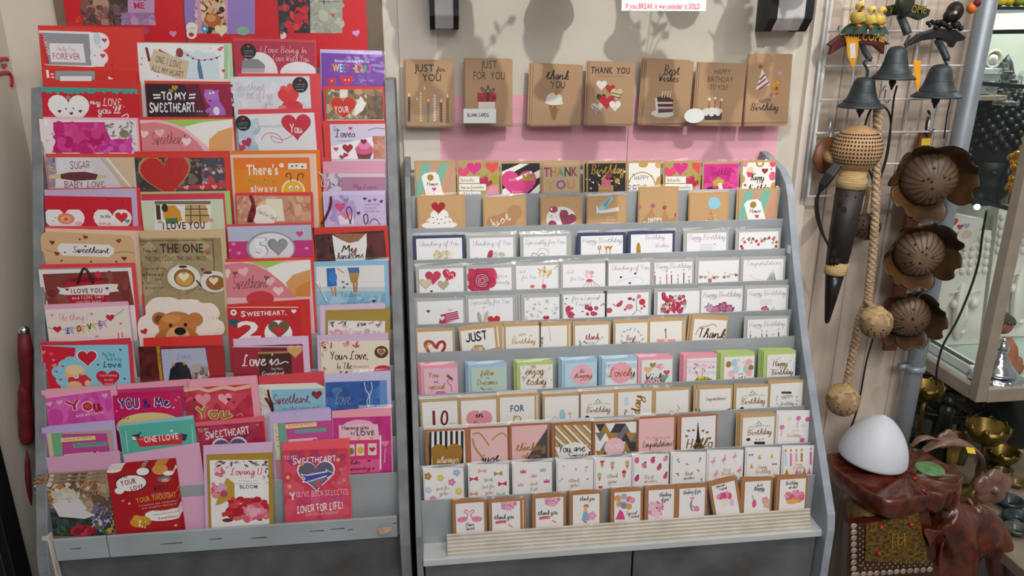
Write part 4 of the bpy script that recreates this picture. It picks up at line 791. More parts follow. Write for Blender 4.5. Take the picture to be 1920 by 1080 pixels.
K(9, (601, 640, 730, 638), 'eee0cc', 'cream card lettered Your Love, Is The Greatest with petals', [
 ('s', 'leaf', 603, 640, 680, 650, 18, 5, 'd8808a e8b0a8 b84a58', 3), ('s', 'leaf', 602, 650, 612, 705, 12, 4, 'd8a890 e0b8a0 b85a5a', 5), ('t', 'Your Love,', 618, 692, 674, 16, '5a2c24', 'C'), ('t', 'Is The', 630, 660, 692, 12, '5a2c24', 'C'), ('t', 'Greatest', 662, 692, 690, 6, 'b0884a', 's'), ('t', 'Thing', 632, 680, 704, 8, '6a3a30', 'C'), ('o', 715, 660, 13, 12, '5a3424'), ('h', 715, 660, 8, 'e8d0a0'), ('h', 715, 660, 6, 'a06a38'), ('o', 718, 696, 18, 12, 'd02c48'), ('h', 609, 652, 3, '8a2030')],
 env=[(594, 629, 728, 624, 'd8bcd8'), (596, 640, 606, 640, 'd8b8e0')])
# row 10
K(10, (75, 749, 206, 731), 'df5ab4', 'pink card lettered You in big red letters with pale hearts', [
 ('s', 'b', 76, 740, 206, 795, 30, 10, 'd850aa e868be d44aa4', 3), ('t', 'Y', 128, 156, 772, 21, 'f3dce6', 'K', .03, .3), ('t', 'Y', 128, 155, 771, 20, 'c8283c', 'K', .03), ('o', 164, 762, 11, 11, 'f3dce6'), ('o', 164, 762, 9, 9, 'c8283c'), ('h', 164, 762, 5, 'e0584a'), ('t', 'u', 177, 196, 770, 27, 'c8283c', 'K', .03, .26), ('t', 'and all I love', 143, 196, 782, 6, 'f4c8e4', 'b'), ('S', 'h', 6, 'f0a8c8 f0b0d0', 112, 755, 93, 758, 197, 742)],
 env=[(76, 733, 216, 725, 'f4aec0'), (77, 738, 160, 728, 'f0a0b4')], nb=1)
K(10, (211, 742, 340, 736), 'd0145e', 'hot pink card lettered YOU & ME over a cream arc', [
 ('t', 'YOU', 223, 263, 766, 20, 'f2dce8', 'K', 0, .33), ('t', 'YOU', 224, 262, 765, 19, '43277a', 'K'), ('t', '&', 268, 284, 763, 14, '43277a', 'K'), ('t', 'Me,', 291, 328, 763, 19, 'f2dce8', 'K', 0, .33), ('t', 'Me,', 292, 327, 762, 18, '43277a', 'K'), ('o', 280, 798, 62, 27, 'e8d08e'), ('s', 'o', 228, 783, 250, 786, 5, 1.5, '5a3a6a c85a5a', 3), ('S', 'h', 2, 'f0a0c0', 219, 771, 330, 750, 335, 745)],
 env=[(217, 733, 342, 726, 'c03a7a'), (215, 724, 352, 713, 'f0a2ba')], nb=2, fan=True, short='YOU & ME card')
K(10, (345, 728, 470, 720), 'd3304a', 'red card with blurry pink hearts lettered You in gold, scalloped top', [
 ('s', 'b', 347, 735, 470, 782, 40, 12, 'd84458 c82a48 dc4a60 b82440', 3), ('p', 'e8c09c', 345, 728, 372, 724, 390, 730, 420, 722, 440, 726, 470, 720, 470, 727, 440, 733, 420, 729, 390, 736, 372, 731, 345, 735), ('h', 381, 750, 15, 'ee94a4'), ('h', 422, 748, 13, 'f2aab8'), ('h', 365, 768, 14, 'b02038'), ('h', 429, 749, 4, '4a1420'), ('h', 438, 754, 3, '8a1a30'), ('h', 365, 750, 3, '4a1420'), ('t', 'You', 370, 440, 785, 24, 'f0d8b0', 'K', 0, .3), ('t', 'You', 371, 439, 785, 23, 'a8842e', 'K', 0, .2), ('l', 'f0b0b0', 1.2, 444, 780, 450, 775, 456, 780)],
 env=[(353, 714, 482, 706, 'f3a6b8')], nb=1)
K(10, (497, 728, 608, 724), 'e8e4da', 'blue spiral edged card lettered Sweetheart with dark red heart', [
 ('p', '8cc2d8', 508, 731, 606, 728, 610, 772, 512, 772), ('t', 'Sweetheart,', 512, 584, 757, 18, '8a3440', 'C'), ('t', 'Love that never ends', 522, 602, 769, 8, '8a4a50', 'c'), ('h', 594, 741, 10, '7a1420'), ('h', 594, 742, 6, '9a2028'), ('s', 'o', 499, 733, 507, 772, 12, 1.2, '9a8a70', 2)],
 env=[(482, 708, 605, 699, 'dc4450')], nb=3, fan=True, side=(-.0042, .0016), extra=ribbon_part('ribbon_bow', '5a1418', [503, 730, 506, 745, 511, 758, 512, 770, 505, 755, 498, 745], .0018, 'dark red ribbon'), short='Sweetheart spiral card')
K(10, (610, 717, 725, 713), '2f66b0', 'deep blue card lettered love with twisted string', [
 ('s', 'b', 612, 716, 712, 765, 26, 12, '2c5ca8 3a74b8 2a5498 4080c0', 3), ('q', 712, 712, 726, 766, '6a94cc'), ('t', 'love', 628, 658, 758, 26, '88a0b8', 'c'), ('o', 632, 732, 10, 6, '4a80a8')],
 env=[(608, 703, 732, 695, 'd0c8ea')], extra=ribbon_part('twisted_string', 'e6e6ee', [683, 716, 686, 730, 692, 740, 688, 752, 692, 762, 694, 740, 698, 728, 696, 716], .0008))
# row 11
K(11, (76, 814, 210, 806), 'c8a4a4', 'card with washi tape strips on magenta paper, left end of its row', [
 ('p', 'a868c4', 76, 814, 86, 813, 96, 870, 80, 870), ('p', 'd8cf9a', 88, 813, 96, 813, 102, 870, 96, 870), ('p', '7ab48a', 96, 813, 120, 812, 122, 868, 104, 870), ('p', 'c44a94', 116, 814, 200, 812, 208, 856, 118, 858), ('p', 'ecd98a', 114, 821, 178, 817, 180, 824, 115, 829), ('p', '6fa89a', 136, 832, 200, 828, 201, 835, 138, 840), ('t', 'Love is here', 122, 172, 826, 4, '8a7a50', 's', .05), ('t', 'all of my tomorrows', 142, 198, 837, 4, '4a7068', 's', .04), ('p', 'f0c8d8', 120, 852, 185, 846, 186, 858, 121, 860), ('h', 178, 848, 3, '8a2a4a')],
 env=[(77, 803, 214, 790, 'c8b4e0')], nb=1)
K(11, (224, 799, 364, 786), '5cbaa8', 'teal card lettered TO THE ONE I LOVE on a red banner', [
 ('p', '2a3448', 247, 816, 262, 813, 262, 828, 250, 826), ('p', '2a3448', 338, 812, 352, 815, 348, 826, 338, 826), ('p', 'eee6e0', 248, 818, 258, 820, 256, 826, 248, 824), ('p', 'd82c34', 254, 820, 342, 814, 341, 832, 300, 835, 262, 838), ('t', 'TO THE', 261, 269, 826, 4, 'f6dcdc', 'k'), ('t', 'ONE I LOVE', 271, 336, 830, 12, 'f6eaea', 'b', .02), ('S', 'h', 3, '4a6a6a e8f0e8', 263, 812, 322, 808), ('L', 'a8dcd0', 2, 236, 808, 240, 848), ('L', 'a8dcd0', 2, 360, 796, 363, 844)],
 env=[(221, 797, 362, 779, '96ccdc')], film=True)
K(11, (367, 800, 494, 790), 'b01e48', 'crimson card lettered To my SWEETHEART above a grey heart top', [
 ('s', 'b', 370, 800, 494, 850, 30, 9, 'c0284e a81a42 b83058 8a1a48', 4), ('t', 'TO MY', 372, 393, 811, 7, 'f3dce0', 'k', .08), ('t', 'SWEETHEART', 386, 471, 823, 14, 'f3e2e6', 'K', .05), ('h', 432, 846, 34, 'e6e2ea'), ('h', 432, 847, 31, '6a5c88'), ('h', 483, 797, 3, 'c88a3a')],
 env=[(366, 795, 496, 782, 'e8687e')], nb=1)
K(11, (512, 794, 622, 788), 'c88a8e', 'card with washi tape strips on magenta paper, centre of its row', [
 ('p', 'ded8b0', 512, 794, 520, 793, 528, 862, 516, 862), ('p', '78a890', 520, 793, 536, 792, 540, 860, 526, 862), ('s', 'o', 514, 796, 522, 860, 18, 1, '8a8a5a', 2), ('p', 'cc4896', 534, 790, 622, 787, 626, 832, 540, 834), ('p', 'f0d68c', 535, 796, 593, 791, 594, 799, 536, 804), ('p', '6aa89c', 552, 806, 611, 802, 612, 809, 553, 813), ('t', 'Love is here', 542, 588, 800, 4, '8a7a50', 's', .07), ('p', 'f0c8d4', 540, 824, 594, 820, 596, 832, 542, 834), ('h', 590, 826, 3.5, '8a2040')],
 env=[(504, 777, 620, 766, 'cdb6e2'), (508, 790, 618, 780, 'e08a9a')], nb=1, side=(-.003, .001))
K(11, (624, 784, 732, 780), 'cc2f86', 'magenta card with slot machine lettered Having you to LOVE', [
 ('s', 'b', 625, 784, 732, 870, 30, 10, 'c82a80 d43a8e c02478', 3), ('o', 672, 800, 30, 14, 'f0b4cc'), ('p', 'f2c4d4', 635, 797, 708, 795, 712, 824, 636, 826), ('t', 'Having you', 640, 692, 806, 9, '4a1c38', 'C'), ('t', 'to', 657, 665, 815, 7, '4a1c38', 'C'), ('t', 'LOVE', 669, 702, 817, 9, '4a1c38', 'b'), ('p', 'e02c78', 655, 826, 710, 824, 712, 862, 656, 862), ('q', 654, 833, 665, 855, 'f0d0d8'), ('q', 668, 832, 683, 854, 'f0e0d0'), ('q', 690, 831, 706, 853, 'f0d8d8'), ('o', 676, 844, 6, 7, 'e0b83a'), ('h', 698, 843, 6, 'd02838'), ('o', 659, 846, 5, 7, '6a8a3a'), ('p', 'e85a90', 655, 862, 712, 860, 714, 885, 656, 888), ('t', 'like', 657, 675, 871, 9, '4a1838', 'C'), ('t', 'winning a', 656, 702, 882, 8, '4a1838', 'C'), ('h', 692, 864, 3, '4a1838'), ('q', 712, 816, 715, 880, 'f4e8ee'), ('L', 'f0a0b8', 2, 722, 840, 721, 868), ('h', 722, 832, 7, 'f08aa0'), ('S', 'o', 3, 'e8b03a', 655, 822, 673, 822, 696, 821)],
 env=[(622, 771, 734, 762, 'f4a4b6')])
# row 12
K(12, (62, 904, 198, 895), '8a7058', 'floral photo card with white paper note and red rose lettered Love', [
 ('m', 60, 895, 236, 1004, 90, 11, '9a8468 c8b49c 6a5644 8a6a58 b89a80 5a5048', 5), ('s', 'b', 64, 906, 190, 918, 40, 4, 'd8ccb8 b87a4a 8a5a40 c8b8a4 6a5a48', 4), ('s', 'b', 100, 918, 150, 936, 30, 6, 'd0c4b6 d8ccc0 c6baaa', 9), ('s', 'b', 70, 920, 98, 945, 24, 4, 'a8743c 8a6a40 c89058', 6), ('t', 'Love', 148, 190, 933, 17, '8a2030', 'c', .1), ('m', 95, 960, 236, 1004, 50, 8, '2c3a34 3a4a48 1e2a28 4a5040', 7), ('s', 'b', 175, 950, 225, 996, 60, 4.5, '7a6a88 5a5070 a898a8 c8b8c0', 6), ('p', 'd8d2d4', 98, 943, 146, 940, 158, 955, 180, 965, 160, 972, 112, 968), ('o', 155, 994, 22, 12, 'b02c38'), ('s', 'b', 135, 986, 178, 1002, 14, 5, 'c83a44 8a1c28 a82a34', 3), ('S', 'leaf', 10, '3a6a34 4a7a3a', 196, 996, 185, 986, 120, 990), ('p', 'c89a3a', 200, 992, 210, 988, 216, 996, 206, 1000)],
 env=[(70, 863, 220, 848, 'dca4c4')], nb=2, side=(.002, .006), film=False, step=.003, fan=True, short='floral note card at the bottom left')
K(12, (200, 882, 322, 870), 'b01c24', 'red bear card lettered YOUR LOVE and YOUR THOUGHTS in speech clouds', [
 ('o', 246, 906, 30, 18, '1c1014'), ('o', 270, 884, 13, 9, '1c1014'), ('o', 246, 906, 28.5, 16.5, 'f3eeea'), ('o', 268, 884, 12, 8, 'f3eeea'), ('o', 224, 920, 9, 7, 'f3eeea'), ('o', 212, 882, 16, 5, 'f0e8e4'), ('t', 'Next to', 216, 240, 898, 5, '3a2a2a', 'K'), ('t', 'YOUR', 227, 257, 911, 10, '9a2438', 'b', .1), ('t', 'LOVE', 246, 270, 920, 9, '9a2438', 'b', .1), ('o', 300, 880, 15, 11, 'd8984a'), ('o', 308, 898, 13, 6, '6a7a98'), ('o', 316, 887, 10, 5, 'f3eeea'), ('o', 310, 900, 7, 4, 'e8b060'), ('t', 'MERRY', 289, 318, 920, 9, '6a2434', 'b', .04), ('t', 'of your time', 285, 318, 928, 4, 'e8b0b0', 's'), ('t', 'YOUR THOUGHTS', 256, 338, 943, 10, 'd8a23a', 'b', .06), ('t', 'I treasure the companionship', 262, 345, 950, 4, 'e8b8b0', 's', .05), ('t', 'that would be thinking of you', 266, 345, 955, 4, 'e8b8b0', 's', .05),
  ('o', 310, 966, 38, 11, 'f3eeea'), ('o', 330, 960, 20, 9, 'f3eeea'), ('o', 290, 964, 18, 8, 'f3eeea'), ('t', 'For you mean more', 290, 340, 960, 4, 'b86a2a', 's', .05), ('t', 'I value without boundaries', 286, 345, 967, 4, '4a3a3a', 's', .05), ('t', 'Sweetheart', 298, 335, 974, 5, 'b82434', 'b', .05), ('o', 264, 978, 20, 12, 'd8952a'), ('o', 256, 971, 7, 6, 'e0a040'), ('s', 'o', 255, 976, 284, 990, 12, 1.6, '3a2a1c f0e8e0', 3), ('S', 'h', 3, 'e88a8a f0b0a0', 231, 939, 243, 944, 352, 974, 330, 985)],
 env=[(226, 857, 370, 834, 'e3aecb')], nb=4, side=(.0010, .0019), film=False, step=.0022, fan=True, short='red YOUR LOVE bear card')
K(12, (393, 863, 503, 862), 'f2ece8', 'white floral card lettered Loving U with roses and gold envelope', [
 ('p', 'c09a3c', 425, 895, 455, 918, 445, 928, 415, 945, 404, 948, 408, 935), ('S', 'f', 10, 'e0788a d85a74', 412, 885, 405, 920), ('S', 'b', 7, 'e88a98 d8a8c8 c84a68 f0c0d0', 402, 912, 412, 916, 420, 926, 408, 880, 404, 928, 418, 912), ('q', 440, 898, 494, 932, 'f7f3f0'), ('t', 'Loving U', 432, 491, 890, 14, 'd85a70', 'C'), ('t', 'is a season of the', 448, 482, 903, 3.5, '777', 's'), ('t', 'most beautiful love in', 443, 488, 908, 3.5, '777', 's'), ('t', 'BLOOM', 450, 483, 916, 7, '6a5a68', 'b'), ('s', 'leaf', 396, 865, 502, 876, 26, 5, '5a5a7a d8a8a8 8a9a7a 6a4a5a', 5), ('s', 'leaf', 494, 876, 504, 910, 8, 4, '5a5a7a d8a8a8', 6),
  ('s', 'b', 434, 936, 506, 972, 70, 7, 'c82a38 d84a4a b82030 e06a70', 8), ('s', 'b', 462, 945, 500, 974, 26, 6, 'e8889a f0a8b4 d8607a', 9), ('p', 'c83a30', 416, 961, 436, 956, 436, 964, 417, 969), ('o', 427, 975, 10, 4, '6a2c34')],
 env=[(387, 853, 511, 849, 'b08c30'), (380, 836, 510, 829, 'dcb8d8')], film=False)
K(12, (529, 852, 652, 847), 'dc4a5e', 'coral card lettered To my SWEETHEART with an arrow through a grey heart', [
 ('s', 'b', 530, 850, 654, 970, 40, 14, 'd84258 e0566a d23c54 e05a70', 3), ('s', 'b', 545, 855, 640, 872, 12, 9, 'b83a6a a83868 c04068', 4), ('t', 'TO MY', 533, 558, 862, 7, 'f3dce0', 'k', .06), ('t', 'SWEETHEART', 549, 632, 870, 11, 'f3e2e6', 'K', .03), ('h', 593, 892, 36, 'f3e6ec'), ('h', 593, 892, 33, '6a6478'), ('h', 593, 899, 18, '7a7a90'), ('o', 598, 908, 6, 7, 'd05068'), ('p', 'f3e6ec', 563, 888, 575, 890, 612, 883, 610, 879, 628, 888, 614, 898, 613, 893, 574, 905, 566, 904, 571, 898), ('p', '4a50a8', 566, 890, 576, 892, 614, 885, 613, 882, 625, 888, 614, 895, 612, 891, 575, 903, 570, 902, 573, 897), ('S', 'o', 4, 'f0b06a e88a5a c87a8a', 540, 895, 645, 900, 637, 905, 543, 912, 566, 870, 640, 880, 634, 862),
  ('t', 'Y', 544, 555, 938, 16, 'f6ecee', 'K', .02), ('t', 'OU\'VE BEEN SELECTED', 556, 655, 932, 11, 'f0c8d8', 'k', .01), ('t', 'AS THE MOST ELIGIBLE', 553, 648, 944, 8, 'b06ac0', 'k', .03), ('t', 'LOVER FOR LIFE!', 557, 645, 962, 14, 'f6ecee', 'K', .06), ('t', 'OUR RELATIONSHIP', 574, 636, 967, 5, 'e8b8c8', 'k', .03)],
 env=[(526, 834, 654, 825, 'f0606c')], nb=3, side=(-.0003, .0012), film=False, fan=True, short='coral SWEETHEART arrow card')
# ---------------------------------------------------------------- right rack: small gift cards
GR = 'small gift cards on the right rack'
def G(r, front, base, label, art, **k):
    k.setdefault('group', GR); k.setdefault('name', 'gift_card'); k.setdefault('cat', 'gift card'); k.setdefault('short', label)
    return card(RR[r] if isinstance(r, int) else r, front, base, label, art, **k)
KR = 'c09870'; KD = 'a8794a'
# wall pocket, kraft cards
def GP(front, label, art, nb=1, **k):
    return card(RP[0], front, 'bd9570', label, art, name='kraft_card', cat='kraft card', group='kraft cards in the clear wall pocket', nb=nb, bottom=236, step=.003, short=label, **k)
def candle(u, v, h, c1, c2=None):
    L = [('q', u-2.5, v, u+2.5, v+h, c1), ('p', 'efe6dc', u-2, v-2, u, v-9, u+2, v-2)]
    if c2: L += [('L', c2, 1.6, u-2.5, v+k+3, u+2.5, v+k) for k in range(2, int(h), 5)]
    return L
GP((760, 113, 850, 114), 'kraft card lettered JUST for YOU above a row of party candles', sum([candle(*q) for q in ((767, 182, 46, '3c2e28', '7a6050'), (782, 190, 40, 'c89a58'), (789, 180, 48, 'e8dccb', 'b08a60'), (796, 170, 30, 'd09a48'), (803, 192, 38, '8a8070'), (815, 184, 44, 'f0e8dc', 'b08a60'), (827, 193, 36, '4a3a30', '8a7058'), (839, 184, 46, 'a87a3c', '7a5a30'))], []) + [('t', 'JUST', 777, 814, 134, 13, '2c1e1a', 's'), ('t', 'for', 818, 834, 134, 9, '6a5040', 'C'), ('t', 'YOU', 792, 827, 152, 13, '2c1e1a', 's')], nb=2, side=(-.0016, .001))
GP((872, 111, 961, 112), 'kraft card lettered JUST FOR YOU with a red glitter gift box', [('t', 'JUST', 902, 932, 128, 14, '4a362c', 's'), ('t', 'FOR  YOU', 888, 947, 149, 14, '4a362c', 's'), ('q', 895, 174, 930, 191, 'b02028'), ('s', 'o', 896, 175, 929, 190, 26, 1.3, 'd84a4a 7a1018', 2), ('q', 897, 191, 928, 230, 'ece4da'), ('l', '5a4a3c', 2, 915, 174, 904, 170, 903, 164, 912, 170, 915, 160, 918, 170, 926, 166, 924, 172, 915, 174), ('q', 912, 174, 918, 190, '6a2a2a')], nb=2,
  extra=None)
GP((1000, 120, 1093, 123), 'kraft card lettered thank YOU above a white ice cream cone', [('t', 'thank', 1023, 1066, 148, 16, '2c221e', 'C'), ('t', 'YOU', 1032, 1060, 164, 12, '3c2e28', 'k'), ('o', 1039, 186, 15, 12, 'f0eae2'), ('o', 1039, 192, 17, 5, 'f0eae2'), ('o', 1043, 174, 4, 4, 'd0802a'), ('p', '9a6a34', 1028, 197, 1049, 197, 1041, 226, 1035, 224), ('s', 'o', 1030, 198, 1048, 206, 10, 1.5, '6a4420 c89a58', 2)], nb=2, side=(-.004, .001))
GP((1106, 116, 1191, 118), 'kraft card lettered THANK YOU above a cluster of seven hearts', [('t', 'THANK  YOU', 1108, 1181, 137, 11, '2c221e', 'b'), ('L', '8a6a4c', .8, 1120, 143, 1170, 143), ('h', 1128, 160, 10, 'f0e8e0'), ('h', 1144, 167, 9, 'b8242c'), ('h', 1127, 184, 9, '3a3234'), ('h', 1138, 192, 14, 'c02028'), ('h', 1156, 176, 11, 'd8c49a'), ('L', '5a4434', 1.6, 1147, 174, 1166, 178), ('L', '5a4434', 1.6, 1148, 180, 1163, 184), ('h', 1119, 203, 11, 'e8dccb'), ('L', '6a5444', 1.6, 1110, 198, 1124, 208), ('L', '6a5444', 1.6, 1112, 204, 1122, 212), ('h', 1153, 199, 11, 'f0eae4')], nb=2, side=(-.003, .001))
GP((1213, 112, 1301, 116), 'kraft card lettered Best Wishes above a slice of chocolate cake', [('t', 'Best', 1244, 1274, 139, 16, '3c2e28', 'C'), ('t', 'Wishes', 1234, 1272, 152, 13, '3c2e28', 'C'), ('o', 1242, 213, 21, 7, 'f0eae4'), ('p', '5a1c24', 1229, 184, 1262, 188, 1261, 210, 1232, 212), ('p', '3a2c26', 1229, 184, 1246, 178, 1264, 188), ('q', 1232, 191, 1261, 195, 'e8c8c4'), ('q', 1232, 200, 1261, 204, 'e8c8c4'), ('p', 'f3ece6', 1228, 184, 1232, 184, 1234, 212, 1230, 212)] + [('L', 'e8d8b8', 2, 1241+q*5, 183, 1243+q*5, 170) for q in range(4)], nb=3, side=(-.0025, .0012))
GP((1313, 118, 1400, 121), 'kraft card lettered HAPPY BIRTHDAY TO YOU above a dark cake', [('t', 'HAPPY', 1339, 1370, 139, 9, '5a4436', 's'), ('t', 'BIRTHDAY', 1327, 1374, 153, 9, '5a4436', 's'), ('t', 'TO YOU!', 1331, 1364, 168, 9, '5a4436', 's'), ('p', '2c2624', 1319, 210, 1354, 210, 1352, 225, 1321, 225), ('o', 1336, 208, 19, 6, 'efe9e2'), ('S', 'o', 5, 'efe9e2', 1324, 212, 1334, 213, 1346, 212), ('L', '8a5a2a', 2, 1329, 204, 1330, 190), ('L', '8a5a2a', 2, 1340, 203, 1341, 188), ('L', '8a5a2a', 2, 1350, 203, 1352, 190), ('S', 'o', 2.5, 'f3ede4', 1330, 186, 1341, 184, 1353, 187)], nb=2, side=(-.003, .001))
GP((1404, 102, 1486, 102), 'kraft card lettered HAPPY Birthday with two striped party hats, right end of pocket', [('p', 'eee6e0', 1429, 129, 1443, 158, 1417, 169), ('L', '9a4a48', 3, 1420, 160, 1436, 148), ('L', '9a4a48', 3, 1422, 168, 1442, 154), ('L', '9a4a48', 3, 1424, 150, 1434, 140), ('o', 1426, 125, 4, 4, 'a06a2c'), ('p', 'd0902a', 1463, 144, 1444, 166, 1459, 175), ('S', 'o', 3, 'e0a838 7a5a20', 1450, 160, 1456, 166, 1458, 155), ('S', 'leaf', 5, 'd04a5a e8a0a8', 1446, 178, 1452, 180, 1456, 176), ('o', 1462, 137, 4, 4, 'd8a0b0'), ('t', 'HAPPY', 1423, 1446, 194, 8, '3c2e28', 'k'), ('t', 'Birthday', 1407, 1459, 207, 12, '3c2e28', 'C')], nb=1)
# row 0: printed square cards on the top tier
def A(front, base, label, art, **k): return G(0, (front[0], front[1], front[2], None), base, label, art, env=[(front[0]-3, front[1]-5, front[2]+2, front[1]-5.5, 'c09b6c')], **k)
def tagart(u, v):
    return [('p', '7ab8a4', u-4, v+62, u+14, v, u+30, v, u+10, v+62), ('p', '7ab8a4', u+24, v+62, u+46, v, u+62, v, u+40, v+62), ('p', 'd8907e', u+14, v+62, u+34, v, u+38, v, u+20, v+62), ('p', 'd8907e', u+48, v+62, u+70, v+2, u+74, v+6, u+54, v+62),
     ('p', 'f3efea', u+11, v+26, u+17, v+19, u+36, v+16, u+43, v+22, u+54, v+64, u+22, v+68), ('o', u+28, v+27, 6, 6, 'a8853c'), ('t', 'Have', u+21, u+42, v+42, 7, '3a3430', 'C'), ('h', u+35, v+49, 4, 'd0406a'), ('t', 'for you', u+32, u+50, v+60, 4, '5a504a', 'c')]
A((779, 306, 852), 'c3a17c', 'square card with mint stripes and a white tag, left end of top tier', tagart(779, 306))
def bw(u, v):
    return [('h', u+30, v+10, 14, 'd8308a'), ('h', u+10, v+18, 12, 'e04a78'), ('h', u+64, v+8, 13, 'e0504e'), ('o', u+68, v+34, 9, 12, 'a8a030'), ('h', u+48, v+34, 10, 'c02858', .3), ('h', u+56, v+38, 8, 'b02450', -.2), ('p', 'f090b8', u+48, v+62, u+60, v+44, u+74, v+40, u+74, v+62), ('q', u+2, v+25, u+40, v+37, 'f3efe8'), ('q', u+2, v+39, u+52, v+51, 'f3efe8'), ('q', u+2, v+53, u+42, v+66, 'f3efe8'), ('t', 'Best wishes', u+5, u+30, v+34, 6, '2c2a28', 'k'), ('t', 'Hope our friendship', u+5, u+48, v+48, 6, '2c2a28', 'k'), ('t', 'will last forever', u+5, u+40, v+61, 6, '2c2a28', 'k'), ('S', 'o', 1.6, '8a8a4a d8486a', u+40, v+20, u+46, v+26, u+54, v+22)]
A((859, 306, 934), 'b5a05e', 'pink heart card lettered Best wishes, second from left on top tier', bw(859, 306))
st = [('p', 'f0ece6', 940+a, 306+b, 940+c, 306+d, 940+e, 306+f, 940+g, 306+h) for a, b, c, d, e, f, g, h in ((0, 14, 36, 0, 52, 0, 0, 26), (0, 44, 70, 4, 73, 4, 73, 16, 0, 56)[:8], (40, 62, 73, 36, 73, 50, 58, 62))]
A((941, 307, 1012), '1c1a1a', 'black and white diagonal striped card with a pink heart and gold crown', [('p', 'f0ece6', 941, 322, 975, 307, 992, 307, 941, 334), ('p', 'f0ece6', 941, 356, 1012, 318, 1012, 332, 941, 370), ('p', 'f0ece6', 985, 370, 1012, 344, 1012, 358, 1004, 370), ('p', '1c1a1a', 941, 340, 1012, 307, 1012, 317, 941, 352), ('h', 973, 348, 33, 'dd3f86'), ('p', 'f3efe8', 966, 334, 996, 320, 998, 325, 970, 339), ('S', 'crown', 11, 'b8923c', 991, 332), ('t', 'with', 954, 966, 339, 5, 'f4d0e0', 'c'), ('t', 'forever', 960, 978, 361, 4, 'f4d0e0', 'c')])
A((1018, 306, 1086), 'c6ab86', 'kraft card lettered THANK YOU in multicoloured slab letters', [('t', 'THANK', 1020, 1083, 331, 16, 'a8306a c8963a 3a9a8a 4a2a38 8a4a3c', 'b'), ('t', 'YOU', 1024, 1078, 355, 16, 'd09a4a 8a5aa8 d08a5a', 'b')])
A((1103, 307, 1173), '1f1715', 'black card lettered Birthday in gold above a pink birthday cake', [('s', 'o', 1105, 318, 1172, 363, 34, 1.5, 'e8dcc0 f0e8e0 b8923c', 3), ('t', 'Birthday', 1108, 1170, 326, 16, 'b8963c', 'C'), ('q', 1128, 337, 1145, 347, 'e86aa8'), ('q', 1122, 347, 1150, 361, 'c8983c'), ('q', 1118, 361, 1154, 366, 'e05a80'), ('L', 'e88ab0', 3, 1122, 353, 1150, 353), ('h', 1141, 331, 6, 'c82a4a'), ('p', 'c8963c', 1126, 337, 1132, 328, 1138, 337), ('o', 1157, 339, 5, 5, 'b8923c')], nb=1, side=(-.006, .0006))
A((1179, 306, 1238), 'f1ede6', 'white card lettered HAPPY BIRTHDAY with gold rings and rainbow letters', [('o', 1206, 308, 9, 6, 'c8a04a'), ('o', 1234, 309, 6, 6, 'd8b060'), ('o', 1236, 345, 7, 14, 'c8a04a'), ('o', 1203, 352, 27, 29, 'b8964a'), ('o', 1203, 352, 25, 27, 'f3f0ea'), ('t', 'HAPPY', 1189, 1217, 338, 8, '6a6060', 'k'), ('t', 'BIRTHDAY', 1177, 1228, 360, 12, '8a3a5a 5a4a8a c84a5a 3a8a8a d07a4a 6a4a7a', 'k'), ('S', 'o', 1.5, '8a6a4a', 1187, 327, 1180, 340, 1222, 330)])
A((1247, 306, 1313), 'b5a05e', 'pink heart card lettered Best wishes, between birthday cards on top tier', bw(1246, 306))
A((1321, 308, 1385), 'd8308e', 'hot pink card lettered Birthday above a gold bow', [('s', 'b', 1322, 310, 1384, 362, 24, 9, 'd0288a e0409c c82080 e050a0', 3), ('t', 'Birthday', 1331, 1370, 329, 14, 'a8186a', 'C'), ('p', 'b89a3a', 1335, 340, 1347, 331, 1358, 338, 1352, 348, 1338, 350), ('o', 1348, 342, 9, 6, 'c8a848'), ('p', '3a2c20', 1325, 352, 1335, 349, 1340, 359, 1328, 359), ('p', 'ece4d8', 1346, 344, 1352, 342, 1356, 356, 1348, 358), ('l', 'd87a5a', 1.6, 1356, 344, 1368, 342, 1362, 352), ('S', 'leaf', 5, 'b8963c 2a2420 f0e8dc', 1345, 357, 1358, 356, 1364, 358)])
A((1393, 305, 1454), 'f1ece6', 'white card lettered happy birthday with pink sweets, right end of top tier', [('o', 1397, 308, 5, 5, 'd88ab0'), ('o', 1425, 306, 8, 7, 'b8964a'), ('o', 1425, 306, 4, 4, 'f1ece6'), ('o', 1449, 307, 6, 6, 'e0507a'), ('p', 'd8487a', 1399, 322, 1412, 322, 1410, 332, 1402, 332), ('o', 1407, 318, 6, 5, 'e8d0a0'), ('h', 1434, 321, 6, '8a3038'), ('o', 1448, 330, 6, 8, 'e0608a'), ('o', 1392, 336, 5, 7, 'c8a05a'), ('t', 'happy', 1407, 1432, 338, 11, '2c2624', 'C'), ('t', 'birthday', 1402, 1446, 358, 11, '2c2624', 'C'), ('o', 1397, 347, 2.5, 2.5, 'a84a4a'), ('o', 1450, 350, 5, 8, 'c8a04a'), ('S', 'o', 1.6, '6a4a4a', 1446, 317, 1415, 326)])
